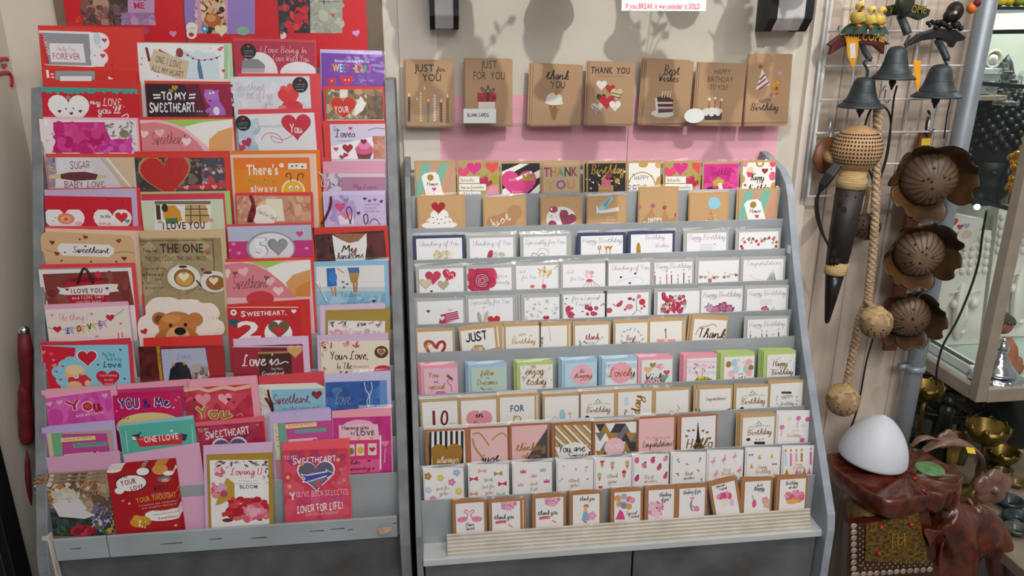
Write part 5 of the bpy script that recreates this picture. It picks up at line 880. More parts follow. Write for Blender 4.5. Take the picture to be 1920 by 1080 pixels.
# row 1: plain kraft gift cards
def Bc(front, label, art, **k): return G(1, (front[0], front[1], front[2], None), 'c8a070', label, art, env=[(front[0]-2, front[1]-4, front[2]+4, front[1]-5, 'c19a6a')], name='kraft_card', cat='kraft card', **k)
Bc((783, 370, 868), 'kraft card with a white frosted cupcake and dark red heart', [('o', 824, 403, 17, 11, 'f3f0ea'), ('o', 824, 414, 24, 9, 'f3f0ea'), ('o', 824, 422, 33, 8, 'f3f0ea'), ('S', 'o', 1.2, '6a2a2a', 812, 408, 820, 411, 828, 411, 836, 407, 803, 416, 813, 418, 823, 419, 834, 418, 843, 416), ('h', 822, 390, 13, 'a81822')])
Bc((907, 372, 982), 'kraft card lettered Just in slanting white script on two brown hearts', [('o', 965, 398, 14, 14, 'b98a5e'), ('o', 930, 418, 18, 14, 'b98a5e'), ('o', 950, 412, 20, 14, 'b98a5e'), ('t', 'Just', 919, 964, 428, 16, 'f3e8d8', 'k', .38)])
Bc((1015, 372, 1088), 'kraft card with a white iced bun striped in mauve', [('o', 1052, 410, 28, 22, 'f3efec'), ('h', 1062, 411, 17, '9a4058', -.5), ('o', 1036, 422, 8, 9, '9a4058', .6), ('o', 1038, 393, 8, 6, 'a84a5a'), ('o', 1034, 392, 2, 2.5, 'f3efec'), ('S', 'o', 1.6, '8a8a90', 1052, 394, 1034, 405)])
Bc((1102, 370, 1172), 'kraft card lettered ESPECIALLY with a blue party hat and white bow', [('p', '9acbe0', 1120, 392, 1146, 366, 1150, 372, 1136, 390, 1124, 402), ('p', '6aa0c0', 1130, 384, 1147, 367, 1136, 390), ('p', 'f0ece8', 1122, 396, 1160, 388, 1160, 396, 1126, 400), ('p', 'f0ece8', 1118, 384, 1124, 396, 1119, 402), ('t', 'a big wish for you', 1137, 1152, 408, 3, 'f0e6d8', 's'), ('t', 'and your day', 1137, 1152, 413, 3, 'f0e6d8', 's'), ('t', 'ESPECIALLY', 1128, 1164, 424, 6, 'f6f0e6', 'K')])
Bc((1199, 354, 1269), 'taller kraft card lettered HAPPY BIRTHDAY with pink dotted crown points', [('p', 'b98a5c', 1199, 420, 1212, 404, 1222, 390, 1228, 404, 1240, 408, 1246, 392, 1256, 412, 1270, 402, 1270, 426, 1199, 426), ('o', 1199, 388, 4, 4, 'c86a88'), ('o', 1224, 386, 4, 4, 'b05a80'), ('o', 1246, 389, 4, 4, 'a84a68'), ('o', 1268, 403, 4, 4, 'a85070'), ('t', 'HAPPY', 1215, 1242, 415, 7, 'f6f0e6', 'K', -.06), ('t', 'BIRTHDAY', 1206, 1244, 423, 7, 'f6f0e6', 'K', -.06)])
Bc((1294, 364, 1364), 'kraft card lettered BEST with a pale blue scalloped badge', [('p', 'b98a5c', 1322, 424, 1333, 392, 1345, 424), ('o', 1339, 381, 11, 11, '92cfe0'), ('s', 'o', 1329, 371, 1349, 391, 12, 2, '92cfe0', 2), ('t', 'you are the', 1328, 1343, 406, 3, 'f0e6d8', 's'), ('t', 'very very', 1329, 1343, 411, 3, 'f0e6d8', 's'), ('t', 'BEST', 1323, 1347, 421, 7, 'f6f0e6', 'K')])
G(1, (1386, 357, 1456, None), 'c3a17c', 'square card with mint stripes and white tag, right end of second tier', tagart(1384, 357), env=[(1382, 354, 1460, 352, 'c09b6c')])
# rows 2-4: white note cards in grey envelopes
SIL = 'b4b4b0'; NAV = '3c4266'
def N(r, u0, v0, u1, label, art, ec=SIL, **k):
    return G(r, (u0, v0, u1, None), 'f0eff2', label, art, env=[(u0-6, v0-7, u1+5, v0-8, ec)], name='note_card', cat='note card', **k)
def sc(t, u0, u1, v, h=9, c='8a8688'): return ('t', t, u0, u1, v, h, c, 'c', 0, .065)
N(2, 780, 448, 866, 'note card in navy envelope lettered Thinking of You with pale gold flowers', [sc('Thinking of You', 784, 861, 462), ('s', 'b', 812, 468, 848, 486, 24, 3.5, 'd8d0a8 e0dcc4 c8bc88 ecead8', 3)], NAV)
N(2, 880, 447, 962, 'note card in grey envelope lettered Thinking of You with a dark red wing', [sc('Thinking of You', 884, 959, 461), ('o', 919, 478, 5, 10, 'b04058', -.3), ('o', 893, 486, 7, 3, 'c8506a'), ('s', 'b', 925, 472, 945, 486, 12, 3, 'd8d0c4 c8c0b0', 3)])
N(2, 981, 445, 1062, 'note card lettered Specially for You with outlined hearts and balloon', [sc('Specially for You', 984, 1060, 459), ('l', '9a7a88', 1.2, 998, 483, 998, 475, 1006, 476, 1010, 480, 1014, 475, 1021, 477, 1018, 485), ('l', 'b8a8b0', 1, 1008, 474, 1014, 466, 1026, 468, 1028, 476, 1022, 482)], nb=1, side=(.005, .0005))
N(2, 1089, 443, 1168, 'note card in navy envelope lettered Happy Birthday with gold palm candles', [sc('Happy Birthday', 1092, 1166, 456)] + [q for u in (1124, 1137, 1144) for q in (('L', 'b8904a', 1.5, u, 478, u, 466), ('S', 'leaf', 4, 'c88a3a a87a30', u-2, 464, u+2, 463, u, 467))], NAV)
N(2, 1183, 440, 1261, 'note card in navy envelope lettered Birthday Wishes with a gold bottle', [sc('Birthday', 1209, 1246, 449, 8), sc('Wishes', 1228, 1254, 464, 8), ('p', 'b08a2e', 1195, 455, 1199, 455, 1201, 464, 1201, 477, 1193, 477, 1193, 464), ('L', '8a6a20', 1, 1194, 470, 1200, 470)], NAV)
N(2, 1288, 438, 1362, 'note card lettered Happy Birthday with a faint striped cake', [sc('Happy Birthday', 1290, 1360, 450, 10)] + [('L', 'c8c4cc', .8, 1312, 458+k*3, 1336, 458+k*3) for k in range(6)] + [('h', 1340, 458, 2, 'c8a0b0'), ('o', 1324, 474, 3, 2, '6a3a48')])
N(2, 1386, 436, 1460, 'note card with two floral heart wreaths in red and gold', [('S', 'o', 3, 'a83a48 c8586a b8843a 8a6a4a', 1390, 462, 1396, 454, 1404, 449, 1412, 448, 1418, 452, 1422, 458, 1428, 452, 1434, 448, 1442, 446, 1450, 448, 1456, 454, 1455, 462, 1450, 468, 1392, 466), ('s', 'leaf', 1390, 444, 1456, 456, 16, 3, '9a8a6a b86a5a', 4)])
N(3, 785, 505, 868, 'note card with two red hearts and two beige hearts', [('h', 812, 521, 15, 'c83a58'), ('h', 841, 517, 13, 'c83050', -.35), ('s', 'o', 834, 508, 850, 526, 12, 1.2, 'f0c8d0', 2), ('h', 798, 533, 12, 'c8b498'), ('h', 798, 533, 9, 'd8c8b0'), ('h', 831, 535, 11, 'b8ac90'), ('o', 809, 546, 3, 2, '8a3038')])
N(3, 876, 504, 959, 'note card with one large crimson rose', [('s', 'b', 886, 510, 922, 544, 34, 9, 'c8345a b82850 d0486c', 4), ('o', 904, 527, 20, 17, 'c02c54'), ('F', 904, 526, 15, 'b82850', 'e898ac'), sc('for a', 933, 950, 520, 6), sc('lovely', 929, 955, 532, 6)])
N(3, 967, 499, 1046, 'note card lettered Just for You with a gold starburst flower', [sc('Just', 972, 986, 512, 7), sc('for You', 978, 1006, 523, 7), ('S', 'leaf', 7, 'd8bc7a e8d8b0', 1021, 503, 1028, 509, 1014, 508, 1021, 515, 1028, 516, 1013, 515, 1032, 511), ('o', 1021, 509, 3, 3, 'c8963c'), ('L', 'b8a890', .8, 1019, 512, 1018, 540), ('S', 'b', 4, 'd8707a c85060', 998, 537, 1020, 537), ('S', 'h', 2, 'd08098 c8a0b0', 1010, 505, 1040, 504, 1044, 500)])
N(3, 1055, 496, 1135, 'note card lettered Just for You with a pink dancing skirt figure', [sc('Just', 1061, 1077, 513, 7), sc('for You', 1069, 1096, 526, 7), ('s', 'b', 1098, 506, 1112, 520, 12, 2.5, 'f0c8cc e8a8b0', 3), ('o', 1105, 526, 6, 3, 'd84a58')] + [('L', 'b87888', .8, 1103+k*2, 526, 1092+k*9, 540) for k in range(5)])
N(3, 1141, 494, 1219, 'note card lettered Thinking of You with three tiny dark hearts', [sc('Thinking of You', 1145, 1217, 507), ('S', 'h', 2.6, '4a3a40', 1164, 520, 1191, 513, 1181, 531), ('l', 'ccc8cc', .8, 1156, 530, 1170, 524, 1200, 520, 1206, 530)])
def cand(u, v, d):
    return [q for x, y, c in ((0, 0, '8a3038'), (10, 10, 'b8903a'), (22, -2, 'c04a50'), (31, -1, '7a2a34'), (43, 5, 'b8943c'), (54, -5, '6a2a38'), (64, 8, '8a7a4a')) for q in (('L', c, 1.8, u+x*d, v+y+2, u+x*d, v+22), ('S', 'leaf', 2.6, 'c88a3a', u+x*d, v+y-3))]
N(3, 1227, 493, 1298, 'note card lettered Happy Birthday with coloured candles, in the fourth tier from top', [sc('Happy Birthday', 1229, 1296, 504)] + cand(1228, 514, 1))
N(3, 1310, 490, 1385, 'note card with a row of little golden hearts and a red gift', [('S', 'h', 3.6, '8a8468 b8ac88 a86a3a c8b890', 1314, 520, 1322, 520, 1339, 521, 1345, 520, 1358, 520, 1366, 519, 1380, 516), ('s', 'leaf', 1326, 511, 1375, 520, 10, 2.5, 'b8a888 c8c0a8', 3), ('q', 1328, 522, 1334, 530, 'a83030'), ('L', 'f0d8c0', 1, 1331, 522, 1331, 530)])
N(3, 1394, 488, 1469, 'note card lettered Congratulations with a grey pleated fan', [sc('Congratulations', 1400, 1465, 498, 8), ('p', '8a8688', 1449, 504, 1455, 526, 1437, 526)] + [('L', 'e8e6e8', .9, 1449, 505, 1439+k*4, 526) for k in range(4)] + [('l', 'd0ccc8', .8, 1404, 514, 1415, 522, 1430, 524)])
N(4, 782, 566, 868, 'note card with a red striped roll and a tiny heart', [('h', 803, 584, 3.5, '8a2a44'), ('p', 'b83a5c', 826, 590, 858, 583, 861, 598, 830, 608, 823, 606), ('h', 829, 597, 5, 'f3e8ea')] + [('L', 'f0d8e0', 1, 836, 591+k*4, 860, 586+k*4) for k in range(4)] + [('l', '8a6a70', 1, 840, 578, 843, 582, 848, 580)])
N(4, 878, 561, 961, 'note card lettered Specially for You with beige and red hearts in flight', [sc('Specially for You', 882, 956, 571, 9), ('o', 899, 596, 4, 12, 'b8b0a0', .2), ('o', 911, 594, 4, 12, 'c8c0b0', -.3), ('h', 926, 602, 12, 'cc2a2e'), ('S', 'h', 2.5, 'c8b8b0', 907, 577)])
N(4, 983, 559, 1048, 'narrow note card covered in tiny grey hearts with a red tulip', [('s', 'h', 985, 561, 1046, 600, 34, 2.4, 'd0ccd0 c8b8c0 b8b4bc dcd8dc', 3), ('L', '8a9a7a', .8, 1024, 590, 1024, 602), ('h', 1024, 597, 6, 'b8283c')], nb=2, side=(-.005, .0003))
N(4, 1056, 553, 1134, 'note card lettered for a Special Friend with crimson blossom sprigs', [sc('for a Special', 1072, 1125, 563, 8, '6a6068'), sc('Friend', 1078, 1108, 574, 8, '6a6068'), ('s', 'f', 1060, 577, 1080, 596, 9, 4, 'b83050 c84464', 3), ('s', 'f', 1098, 576, 1120, 592, 7, 4, 'b83050 a82848', 5), ('S', 'leaf', 3, '5a4a50', 1062, 560, 1128, 572, 1132, 570, 1060, 570, 1092, 584)])
N(4, 1138, 551, 1216, 'note card with a small red bird beside a blossom tree', [('o', 1161, 571, 6, 4, 'b84a58', .5), ('o', 1165, 566, 3, 3, 'b84a58'), ('L', '8a4a50', 1.5, 1155, 574, 1149, 570), ('l', '6a6468', 1, 1185, 590, 1193, 582, 1193, 566, 1196, 556), ('l', '6a6468', .8, 1193, 580, 1204, 586), ('o', 1204, 566, 6, 6, 'c83a3a'), ('o', 1198, 556, 4, 4, 'd07a80'), ('o', 1181, 560, 4, 3, 'a83a48'), ('o', 1180, 575, 7, 5, 'd08090'), ('o', 1142, 582, 6, 5, 'c05060'), ('S', 'o', 2.6, 'b84a60 c87080 6a7a6a', 1172, 580, 1203, 578, 1188, 562, 1208, 574)])
N(4, 1233, 548, 1312, 'note card with a dense round bouquet of crimson flowers', [('s', 'b', 1240, 554, 1284, 584, 60, 3.2, 'c03450 b02844 d05a70 8a9a88 a0303c c8ccc0', 3), ('s', 'f', 1238, 552, 1286, 586, 20, 3.5, 'b82c4c c84460', 5)])
N(4, 1315, 544, 1392, 'tilted note card lettered Happy Birthday with plum roses along the bottom', [sc('Happy Birthday', 1318, 1389, 558, 10, '6a5a66'), ('F', 1356, 576, 8, '9a3a68', 'd8a0bc'), ('F', 1342, 581, 7, 'b04a78', 'e0b0c8'), ('F', 1367, 580, 7, 'a03a60', 'e0b0c8'), ('F', 1331, 578, 6, 'c87a98', 'f0d0dc'), ('S', 'leaf', 4, '8a9a8a 4a4a4a', 1322, 576, 1375, 578, 1328, 570)])
N(4, 1401, 542, 1475, 'note card lettered Happy Birthday with a vase and one red rose', [sc('Happy Birthday', 1403, 1473, 555, 9)] + [('L', 'c8c4c8', .8, 1425, 562+k*3, 1447, 562+k*3) for k in range(4)] + [('F', 1434, 581, 6, 'b83048', 'e8b0b8'), ('S', 'b', 4, 'd8c8b0 b8c0a8', 1450, 580, 1446, 584)])
# row 5: cream cards in kraft envelopes
def M5(r, u0, v0, u1, label, art, v1=None, ec='c9a678', **k):
    return G(r, (u0, v0, u1, v1), 'f3f0ea', label, art, env=[(u0-4, v0-8, u1+4, (v1 or v0)-8.5, ec)], name='square_card', cat='square card', **k)
M5(5, 782, 623, 848, 'cream card with an orange and red brush stroke heart outline', [('l', 'b8562a', 6, 805, 662, 797, 646, 803, 640, 811, 643, 817, 652), ('l', 'b02c24', 5.5, 818, 654, 823, 643, 831, 641, 834, 650, 826, 664), ('l', 'd8963a', 3, 800, 656, 799, 648, 806, 645)])
M5(5, 863, 621, 926, 'tilted cream card lettered JUST FOR YOU in brushed black letters', [('t', 'JUST', 874, 915, 641, 16, '1c1a1a', 'K', .02), ('p', 'c8944a', 884, 655, 890, 647, 904, 647, 912, 658, 912, 664, 880, 664), ('t', 'FOR', 887, 906, 659, 6, 'f6f0e6', 'K'), ('p', 'c8944a', 912, 656, 930, 652, 930, 660, 914, 662)], 614, nb=1, side=(.007, .0004))
M5(5, 948, 613, 1011, 'cream card lettered HAPPY Birthday in gold script with small laurels', [('t', 'HAPPY', 973, 987, 630, 4, '8a6a48', 'k'), ('t', 'Birthday', 959, 1004, 645, 10, 'c89a5a', 'C'), ('l', 'a8a090', 1, 962, 632, 968, 631), ('l', 'a8a090', 1, 992, 630, 998, 629)], nb=1, side=(-.006, .0003))
M5(5, 1014, 612, 1063, 'cream card turned sideways showing part of the word Thank', [('t', 'Thank', 1017, 1040, 654, 12, '2c2a2a', 'k', 1.5), ('L', '8a8480', .7, 1029, 613, 1033, 640)], nb=1, side=(.006, .0003))
M5(5, 1078, 611, 1141, 'cream card lettered thank YOU in crimson script with teal leaves', [('t', 'thank', 1097, 1122, 637, 11, 'a82840', 'C'), ('t', 'YOU', 1102, 1118, 648, 7, '6a8a8a', 'k'), ('s', 'leaf', 1086, 640, 1100, 648, 9, 3, '4a7a80 6a9a98', 3), ('s', 'leaf', 1120, 632, 1130, 646, 5, 2.5, '4a7a80 c86a78', 4)])
M5(5, 1154, 607, 1214, 'cream card lettered best wishes inside a pale blue leaf wreath', [('S', 'leaf', 4, '8ab0b8 a8c4c8', 1170, 622, 1176, 619, 1182, 617, 1190, 618, 1197, 622, 1202, 628, 1205, 636, 1166, 630, 1165, 640), ('t', 'Best', 1174, 1192, 638, 9, '8a2a4a', 'C'), ('t', 'wishes', 1166, 1200, 645, 7, '8a2a4a', 'C')])
M5(5, 1219, 604, 1279, 'cream card with a single candle on a pink cake slab', [('L', '8a6a50', 1.8, 1249, 636, 1248, 620), ('p', '6a5444', 1246, 620, 1248, 614, 1250, 620), ('q', 1231, 636, 1266, 642, 'eea0a0'), ('q', 1246, 634, 1252, 640, 'f6e0dc')], nb=1, side=(.005, .0003))
M5(5, 1302, 598, 1363, 'tilted cream card lettered Thank you in ornate bronze script', [('t', 'Thank', 1306, 1359, 632, 17, '6a5030', 'C'), ('l', '8a7048', 1.2, 1304, 628, 1312, 614, 1324, 612, 1336, 608, 1344, 612), ('t', 'you', 1318, 1345, 642, 8, '6a5030', 'C')], 601, nb=1, side=(-.004, .0004))
N(5, 1402, 600, 1476, 'note card lettered Happy Birthday with coloured candles, beside the kraft Thank you card', [sc('Happy Birthday', 1404, 1471, 613)] + cand(1407, 625, .98))
# row 6: pastel mini cards
def P6(u0, v0, u1, base, ec, label, art, **k):
    k.setdefault('nb', 3)
    return G(6, (u0, v0, u1, None), base, label, art, env=[(u0-6, v0-8, u1+1, v0-9, ec)], name='mini_card', cat='mini card', step=.0022, side=(-.0016, .0008), **k)
PK, BL, GN = 'f0a6b6', 'a9cbe0', 'bfd484'
P6(794, 692, 857, 'f3c4d2', PK, 'pink mini card lettered You are special with a flamingo', [('t', 'You', 802, 823, 708, 10, 'a88a3c', 'C'), ('t', 'are', 813, 822, 718, 6, '5a5ab0', 'C'), ('t', 'special', 803, 834, 730, 11, 'a88a3c', 'C'), ('l', 'e06aa0', 2, 846, 734, 846, 724, 839, 716, 842, 710, 848, 714), ('p', '5a6a4a', 837, 706, 840, 702, 850, 710, 846, 712), ('p', 'c8a040', 836, 705, 840, 701, 838, 699), ('S', 'leaf', 3, '5a8a6a e06aa0', 846, 708, 849, 712), ('o', 826, 736, 10, 3, 'e078a8')])
P6(883, 690, 949, 'c2d8cc', BL, 'mint mini card lettered Follow your Dreams in gold', [('t', 'follow', 901, 926, 704, 10, 'b8924a', 'C'), ('t', 'your', 911, 918, 710, 4, '6a8ab0', 'b'), ('t', 'Dreams', 894, 933, 722, 11, 'b8924a', 'C'), ('s', 'x', 896, 728, 932, 731, 6, 3, '7a8a88 8a7a6a', 3)])
P6(975, 686, 1036, 'f3f0ec', GN, 'mini card lettered enjoy today with confetti in pale green envelope', [('s', 'o', 976, 688, 1034, 730, 30, 2, 'f0a8a0 a8cce0 e8c8d8 d0b078', 4), ('t', 'enjoy', 984, 1019, 703, 14, 'a8803c', 'C'), ('t', 'today', 986, 1024, 722, 13, 'a8803c', 'C'), ('h', 1000, 687, 5, 'f0a0a0')])
P6(1059, 682, 1119, 'c4dce8', BL, 'pale blue mini card lettered be happy on a pink disc', [('o', 1091, 702, 20, 20, 'f4b8c4'), ('t', 'be', 1087, 1096, 699, 8, 'a87848', 'C'), ('t', 'happy', 1076, 1110, 709, 9, 'a87848', 'C'), ('S', 'leaf', 2.5, '6a6a9a c85a8a', 1090, 713, 1096, 712)])
P6(1135, 679, 1194, 'e6ecea', BL, 'mini card lettered Lovely across a pink disc in pale blue envelope', [('p', 'bcdcea', 1135, 682, 1194, 681, 1194, 690, 1135, 691), ('p', 'bcdcea', 1135, 700, 1194, 699, 1194, 707, 1135, 709), ('o', 1164, 699, 21, 20, 'f4acba'), ('t', 'Lovely', 1141, 1190, 706, 14, 'a87c40', 'C'), ('S', 'o', 1.5, 'd87a90', 1142, 686, 1172, 681, 1150, 690)])
P6(1203, 676, 1261, 'e8ece8', PK, 'mini card lettered Wish with pink and gold hearts in pink envelope', [('h', 1224, 685, 6, 'a8883a'), ('h', 1215, 694, 8, 'f0b890'), ('S', 'leaf', 7, 'f0a0c0 f0b4cc', 1238, 684, 1240, 690, 1234, 688), ('h', 1250, 699, 6, 'd84a5a'), ('h', 1246, 708, 7, '6aa8a8'), ('h', 1242, 715, 6, '9a8a40'), ('t', 'Wish', 1209, 1240, 714, 13, '5a3a2a', 'C'), ('S', 'f', 8, 'f0a0b4 e8b0c4', 1215, 718, 1230, 717)])
P6(1288, 673, 1344, 'f3eef0', PK, 'mini card with striped pastels and a yellow birthday cake, pink envelope', [('q', 1288, 676, 1344, 681, 'ecd8e8'), ('q', 1288, 686, 1344, 691, 'f0dce4'), ('q', 1288, 696, 1344, 702, 'e8e0f0'), ('s', 'x', 1294, 683, 1338, 686, 10, 3, 'f0a8c0 e890b0', 3), ('o', 1317, 716, 17, 11, 'e8d850'), ('t', 'birthday', 1304, 1334, 714, 6, '5a4a20', 'C'), ('L', 'b8b04a', 1.4, 1316, 706, 1317, 690), ('L', 'c8a04a', 1.2, 1309, 707, 1304, 695), ('s', 'h', 1292, 688, 1340, 700, 10, 1.8, '7aa080 c86a8a', 4)])
P6(1358, 670, 1415, 'f3f1ee', GN, 'mini card with floating pastel and gold balloons, green envelope', [('o', 1366, 683, 5, 6, 'a8823a'), ('o', 1377, 681, 6, 8, 'b8d4e0'), ('o', 1380, 693, 6, 7, 'c4dce6'), ('o', 1371, 700, 6, 6, 'f4c4cc'), ('o', 1404, 679, 7, 6, 'f4b4c0'), ('o', 1408, 689, 5, 5, 'a8823a'), ('o', 1398, 692, 5, 7, 'b8d4e0'), ('o', 1404, 699, 6, 6, 'f4b8c0'), ('t', 'with', 1384, 1393, 703, 4, '6a5a4a', 's'), ('t', 'birthday', 1371, 1406, 715, 9, 'a8803c', 'C'), ('s', 'o', 1380, 672, 1396, 690, 8, 1, 'c8b090 d8a0a8', 2)], nb=4)
P6(1439, 666, 1492, 'f3f1ee', GN, 'mini card lettered Happy Birthday in bronze with confetti, right end in green envelope', [('s', 'o', 1440, 667, 1491, 700, 44, 1.1, 'c8d8c8 e8c8cc a8c8d8 e0d0a8 c8b0d0', 5), ('t', 'Happy', 1448, 1476, 687, 10, '8a6438', 'C'), ('t', 'Birthday', 1446, 1486, 703, 10, '8a6438', 'C')], nb=4)
# row 7: cream cards in kraft envelopes
M5(7, 791, 755, 857, 'cream card with tall dark red letters LO', [('L', '7a1c2c', 5, 813, 770, 814, 797), ('l', '7a1c2c', 4, 833, 770, 829, 778, 828, 790, 833, 796, 838, 790, 838, 776, 834, 770), ('t', 'with you', 842, 855, 795, 4, '888', 'c')])
M5(7, 864, 752, 930, 'cream card lettered in Love on two pink discs', [('o', 889, 784, 15, 15, 'ee9aa8'), ('o', 908, 784, 15, 15, 'ee9aa8'), ('q', 880, 786, 916, 800, 'ee9aa8'), ('t', 'in', 891, 906, 783, 13, '3a1c24', 'C'), ('t', 'Love', 886, 912, 798, 8, '3a1c24', 'C')])
M5(7, 937, 746, 1002, 'cream card lettered FOR in teal capitals above a gold rosette', [('t', 'FOR', 957, 983, 772, 12, '2a6a80', 'b'), ('o', 970, 787, 8, 8, 'b89a60'), ('o', 970, 787, 6, 6, 'f0e8d8'), ('s', 'x', 960, 780, 980, 790, 8, 2, 'b89a60', 3)], nb=1, side=(.006, .0003))
M5(7, 1021, 745, 1085, 'cream card with a small pale blue gift near the bottom', [('q', 1049, 772, 1060, 787, 'a8d0dc'), ('h', 1054, 771, 4, 'a8d0dc'), ('L', 'd8a0a0', 1.5, 1068, 772, 1070, 787), ('L', 'd8a8a8', 2, 1065, 775, 1072, 775), ('l', 'b8a890', 1, 1036, 787, 1038, 783, 1044, 783, 1045, 787)])
def laurel(u, v, cake=None):
    return [('t', 'HAPPY', u+24, u+42, v+19, 4, '8a7a68', 'k'), ('t', 'Birthday', u+10, u+55, v+34, 11, '9a7a50', 'C'), ('l', 'a0a098', 1, u+12, v+20, u+18, v+18, u+22, v+19), ('l', 'a0a098', 1, u+44, v+18, u+48, v+16, u+54, v+18), ('S', 'o', 1.5, '9a9080', u+32, v+9, u+29, v+12, u+35, v+12), ('o', u+12, v+42, 4, 3, '3a3028')] + (cake or [])
M5(7, 1089, 740, 1151, 'cream card lettered HAPPY Birthday with gold laurels, fifth from left in its row', laurel(1089, 740))
M5(7, 1159, 736, 1222, 'cream card with the word Birthday running sideways up the card', [('t', 'day', 1199, 1238, 780, 17, 'a8803c', 'C', 1.5), ('q', 1170, 745, 1178, 760, 'cfe2ea'), ('t', 'my', 1173, 1183, 778, 6, '8a7a6a', 'C', 1.5)])
M5(7, 1230, 734, 1291, 'nearly blank cream card with small pink bow at bottom', [('o', 1259, 774, 5, 5, 'f0c0c8'), ('l', 'b8a070', 1.3, 1272, 776, 1270, 770, 1274, 766, 1270, 760)])
M5(7, 1312, 731, 1371, 'cream card lettered Congratulations! in tiny bronze script', [('t', 'Congratulations!', 1323, 1361, 751, 6, '6a4a28', 'C'), ('p', '6a5030', 1356, 770, 1372, 764, 1372, 774, 1360, 774), ('s', 'o', 1300, 764, 1312, 774, 8, 1.5, '8a6438', 2)], nb=1, side=(-.006, .0003))
M5(7, 1381, 728, 1440, 'cream card lettered HAPPY Birthday above a striped candle cake', laurel(1379, 724, [('L', '8a7a80', 1.4, 1405+k*4, 774, 1404+k*4, 765) for k in range(5)]))
M5(7, 1445, 720, 1505, 'cream card lettered HAPPY birthday inside a blue leaf wreath', [('t', 'HAPPY', 1465, 1487, 749, 8, '6a6a6a', 'k'), ('t', 'birthday', 1463, 1488, 760, 7, '9a9080', 'C'), ('q', 1465, 734, 1484, 738, '3a3a40'), ('S', 'leaf', 3, '8a9ab0 a0acc0', 1457, 744, 1456, 750, 1457, 757, 1461, 762, 1494, 744, 1495, 751, 1493, 758, 1489, 762)])
# row 8: bold cards in copper envelopes
COP = 'b07048'
def Q8(u0, v0, u1, base, label, art, ec=COP, **k):
    return G(8, (u0, v0, u1, None), base, label, art, env=[(u0-7, v0-6, u1+4, v0-6.5, ec)], name='square_card', cat='square card', **k)
Q8(803, 810, 871, 'f1eeea', 'black and white striped card lettered always on a gold heart', [('q', 804+k*10, 808, 809+k*10, 872, '1f1a1c') for k in range(7)] + [('o', 823, 846, 15, 14, 'a8782a'), ('o', 852, 845, 15, 14, 'a8782a'), ('p', 'a8782a', 809, 850, 838, 842, 867, 848, 862, 880, 812, 880), ('t', 'always', 818, 860, 868, 12, 'f3e8d8', 'C')])
Q8(882, 805, 951, 'f0c2c4', 'pink card with a gold brushed heart outline lettered just', [('l', 'b8924a', 3, 886, 814, 898, 812, 908, 822, 917, 836), ('l', 'b8924a', 2.5, 922, 826, 932, 816, 942, 812, 950, 818), ('l', 'b8924a', 3.5, 886, 822, 890, 838, 900, 852, 912, 866), ('t', 'just', 902, 936, 866, 14, '3a2024', 'C')])
Q8(959, 800, 1026, 'f0bfbd', 'pink card with a charcoal corner lettered thinking of you in gold', [('p', '4a4a4e', 1028, 800, 1028, 862, 986, 862), ('t', 'thinking', 967, 1023, 846, 15, 'b07c38', 'C'), ('t', 'of you', 978, 1014, 858, 9, 'b07c38', 'C')])
Q8(1041, 797, 1108, 'b08440', 'gold card with white diagonal stripes lettered You are Special', [('p', 'f0ece6', 1040+a, 797, 1045+a, 797, 1115+a, 868, 1108+a, 868) for a in (-60, -42, -22, -4, 16, 34, 52)] + [('p', 'd8ccb8', 1049+a, 797, 1051+a, 797, 1121+a, 868, 1119+a, 868) for a in (-60, -42, -22, -4, 16, 34)] + [('p', 'f0ece6', 1041, 840, 1078, 828, 1100, 834, 1106, 858, 1050, 860), ('t', 'You are', 1046, 1097, 848, 14, '2a2020', 'C'), ('t', 'Special', 1064, 1106, 859, 11, '2a2020', 'C')])
TRI = []
for i in range(4):
    for j in range(4):
        u, v = 1116+j*19, 794+i*17; c = ['3c3a3e', 'b08440', 'f1eeea', '7a7478']
        TRI += [('p', c[(i*3+j*2) % 4], u, v, u+19, v, u+9, v+17), ('p', c[(i+j*3+1) % 4], u+19, v, u+28, v+17, u+9, v+17)]
Q8(1116, 795, 1193, 'f1eeea', 'triangle patterned card in black, gold and white with a pink disc', TRI + [('o', 1152, 838, 19, 18, 'f2c4ca'), ('t', 'hello', 1138, 1167, 842, 9, 'f6e0e2', 'C')])
Q8(1198, 786, 1264, 'f0c2c0', 'plain pink card lettered Congratulations! in black script', [('t', 'Congratulations!', 1205, 1262, 839, 11, '2a1c1c', 'C'), ('t', 'Wishing you', 1210, 1258, 824, 7, 'd09a84', 'c'), ('o', 1231, 825, 3, 3, 'c89a70')])
Q8(1278, 783, 1342, 'f2eeec', 'white card lettered Hello with a dark Eiffel style tower and hearts', [('p', '2c2422', 1308, 792, 1309, 792, 1312, 820, 1320, 842, 1300, 842, 1306, 820), ('L', '2c2422', 1, 1303, 826, 1314, 826), ('t', 'Hello', 1285, 1336, 841, 18, '8a6a3c', 'C'), ('S', 'h', 3, '8a6438', 1291, 808, 1300, 807, 1318, 808, 1326, 811, 1287, 818, 1331, 822)])
M5(8, 1393, 784, 1452, 'cream card lettered HAPPY Birthday above a dark cake with candles', laurel(1391, 782, [('q', 1414, 828, 1434, 833, '2c2624'), ('S', 'o', 1.5, 'b8904a', 1418, 824, 1424, 824, 1430, 823)]), nb=2, side=(-.0025, .0006))
def W9(r, u0, v0, u1, label, art, **k): return G(r, (u0, v0, u1, None), 'f4f0ee', label, art, env=[(u0-3, v0-6, u1+3, v0-6.5, 'ece8e6')], name='square_card', cat='square card', **k)
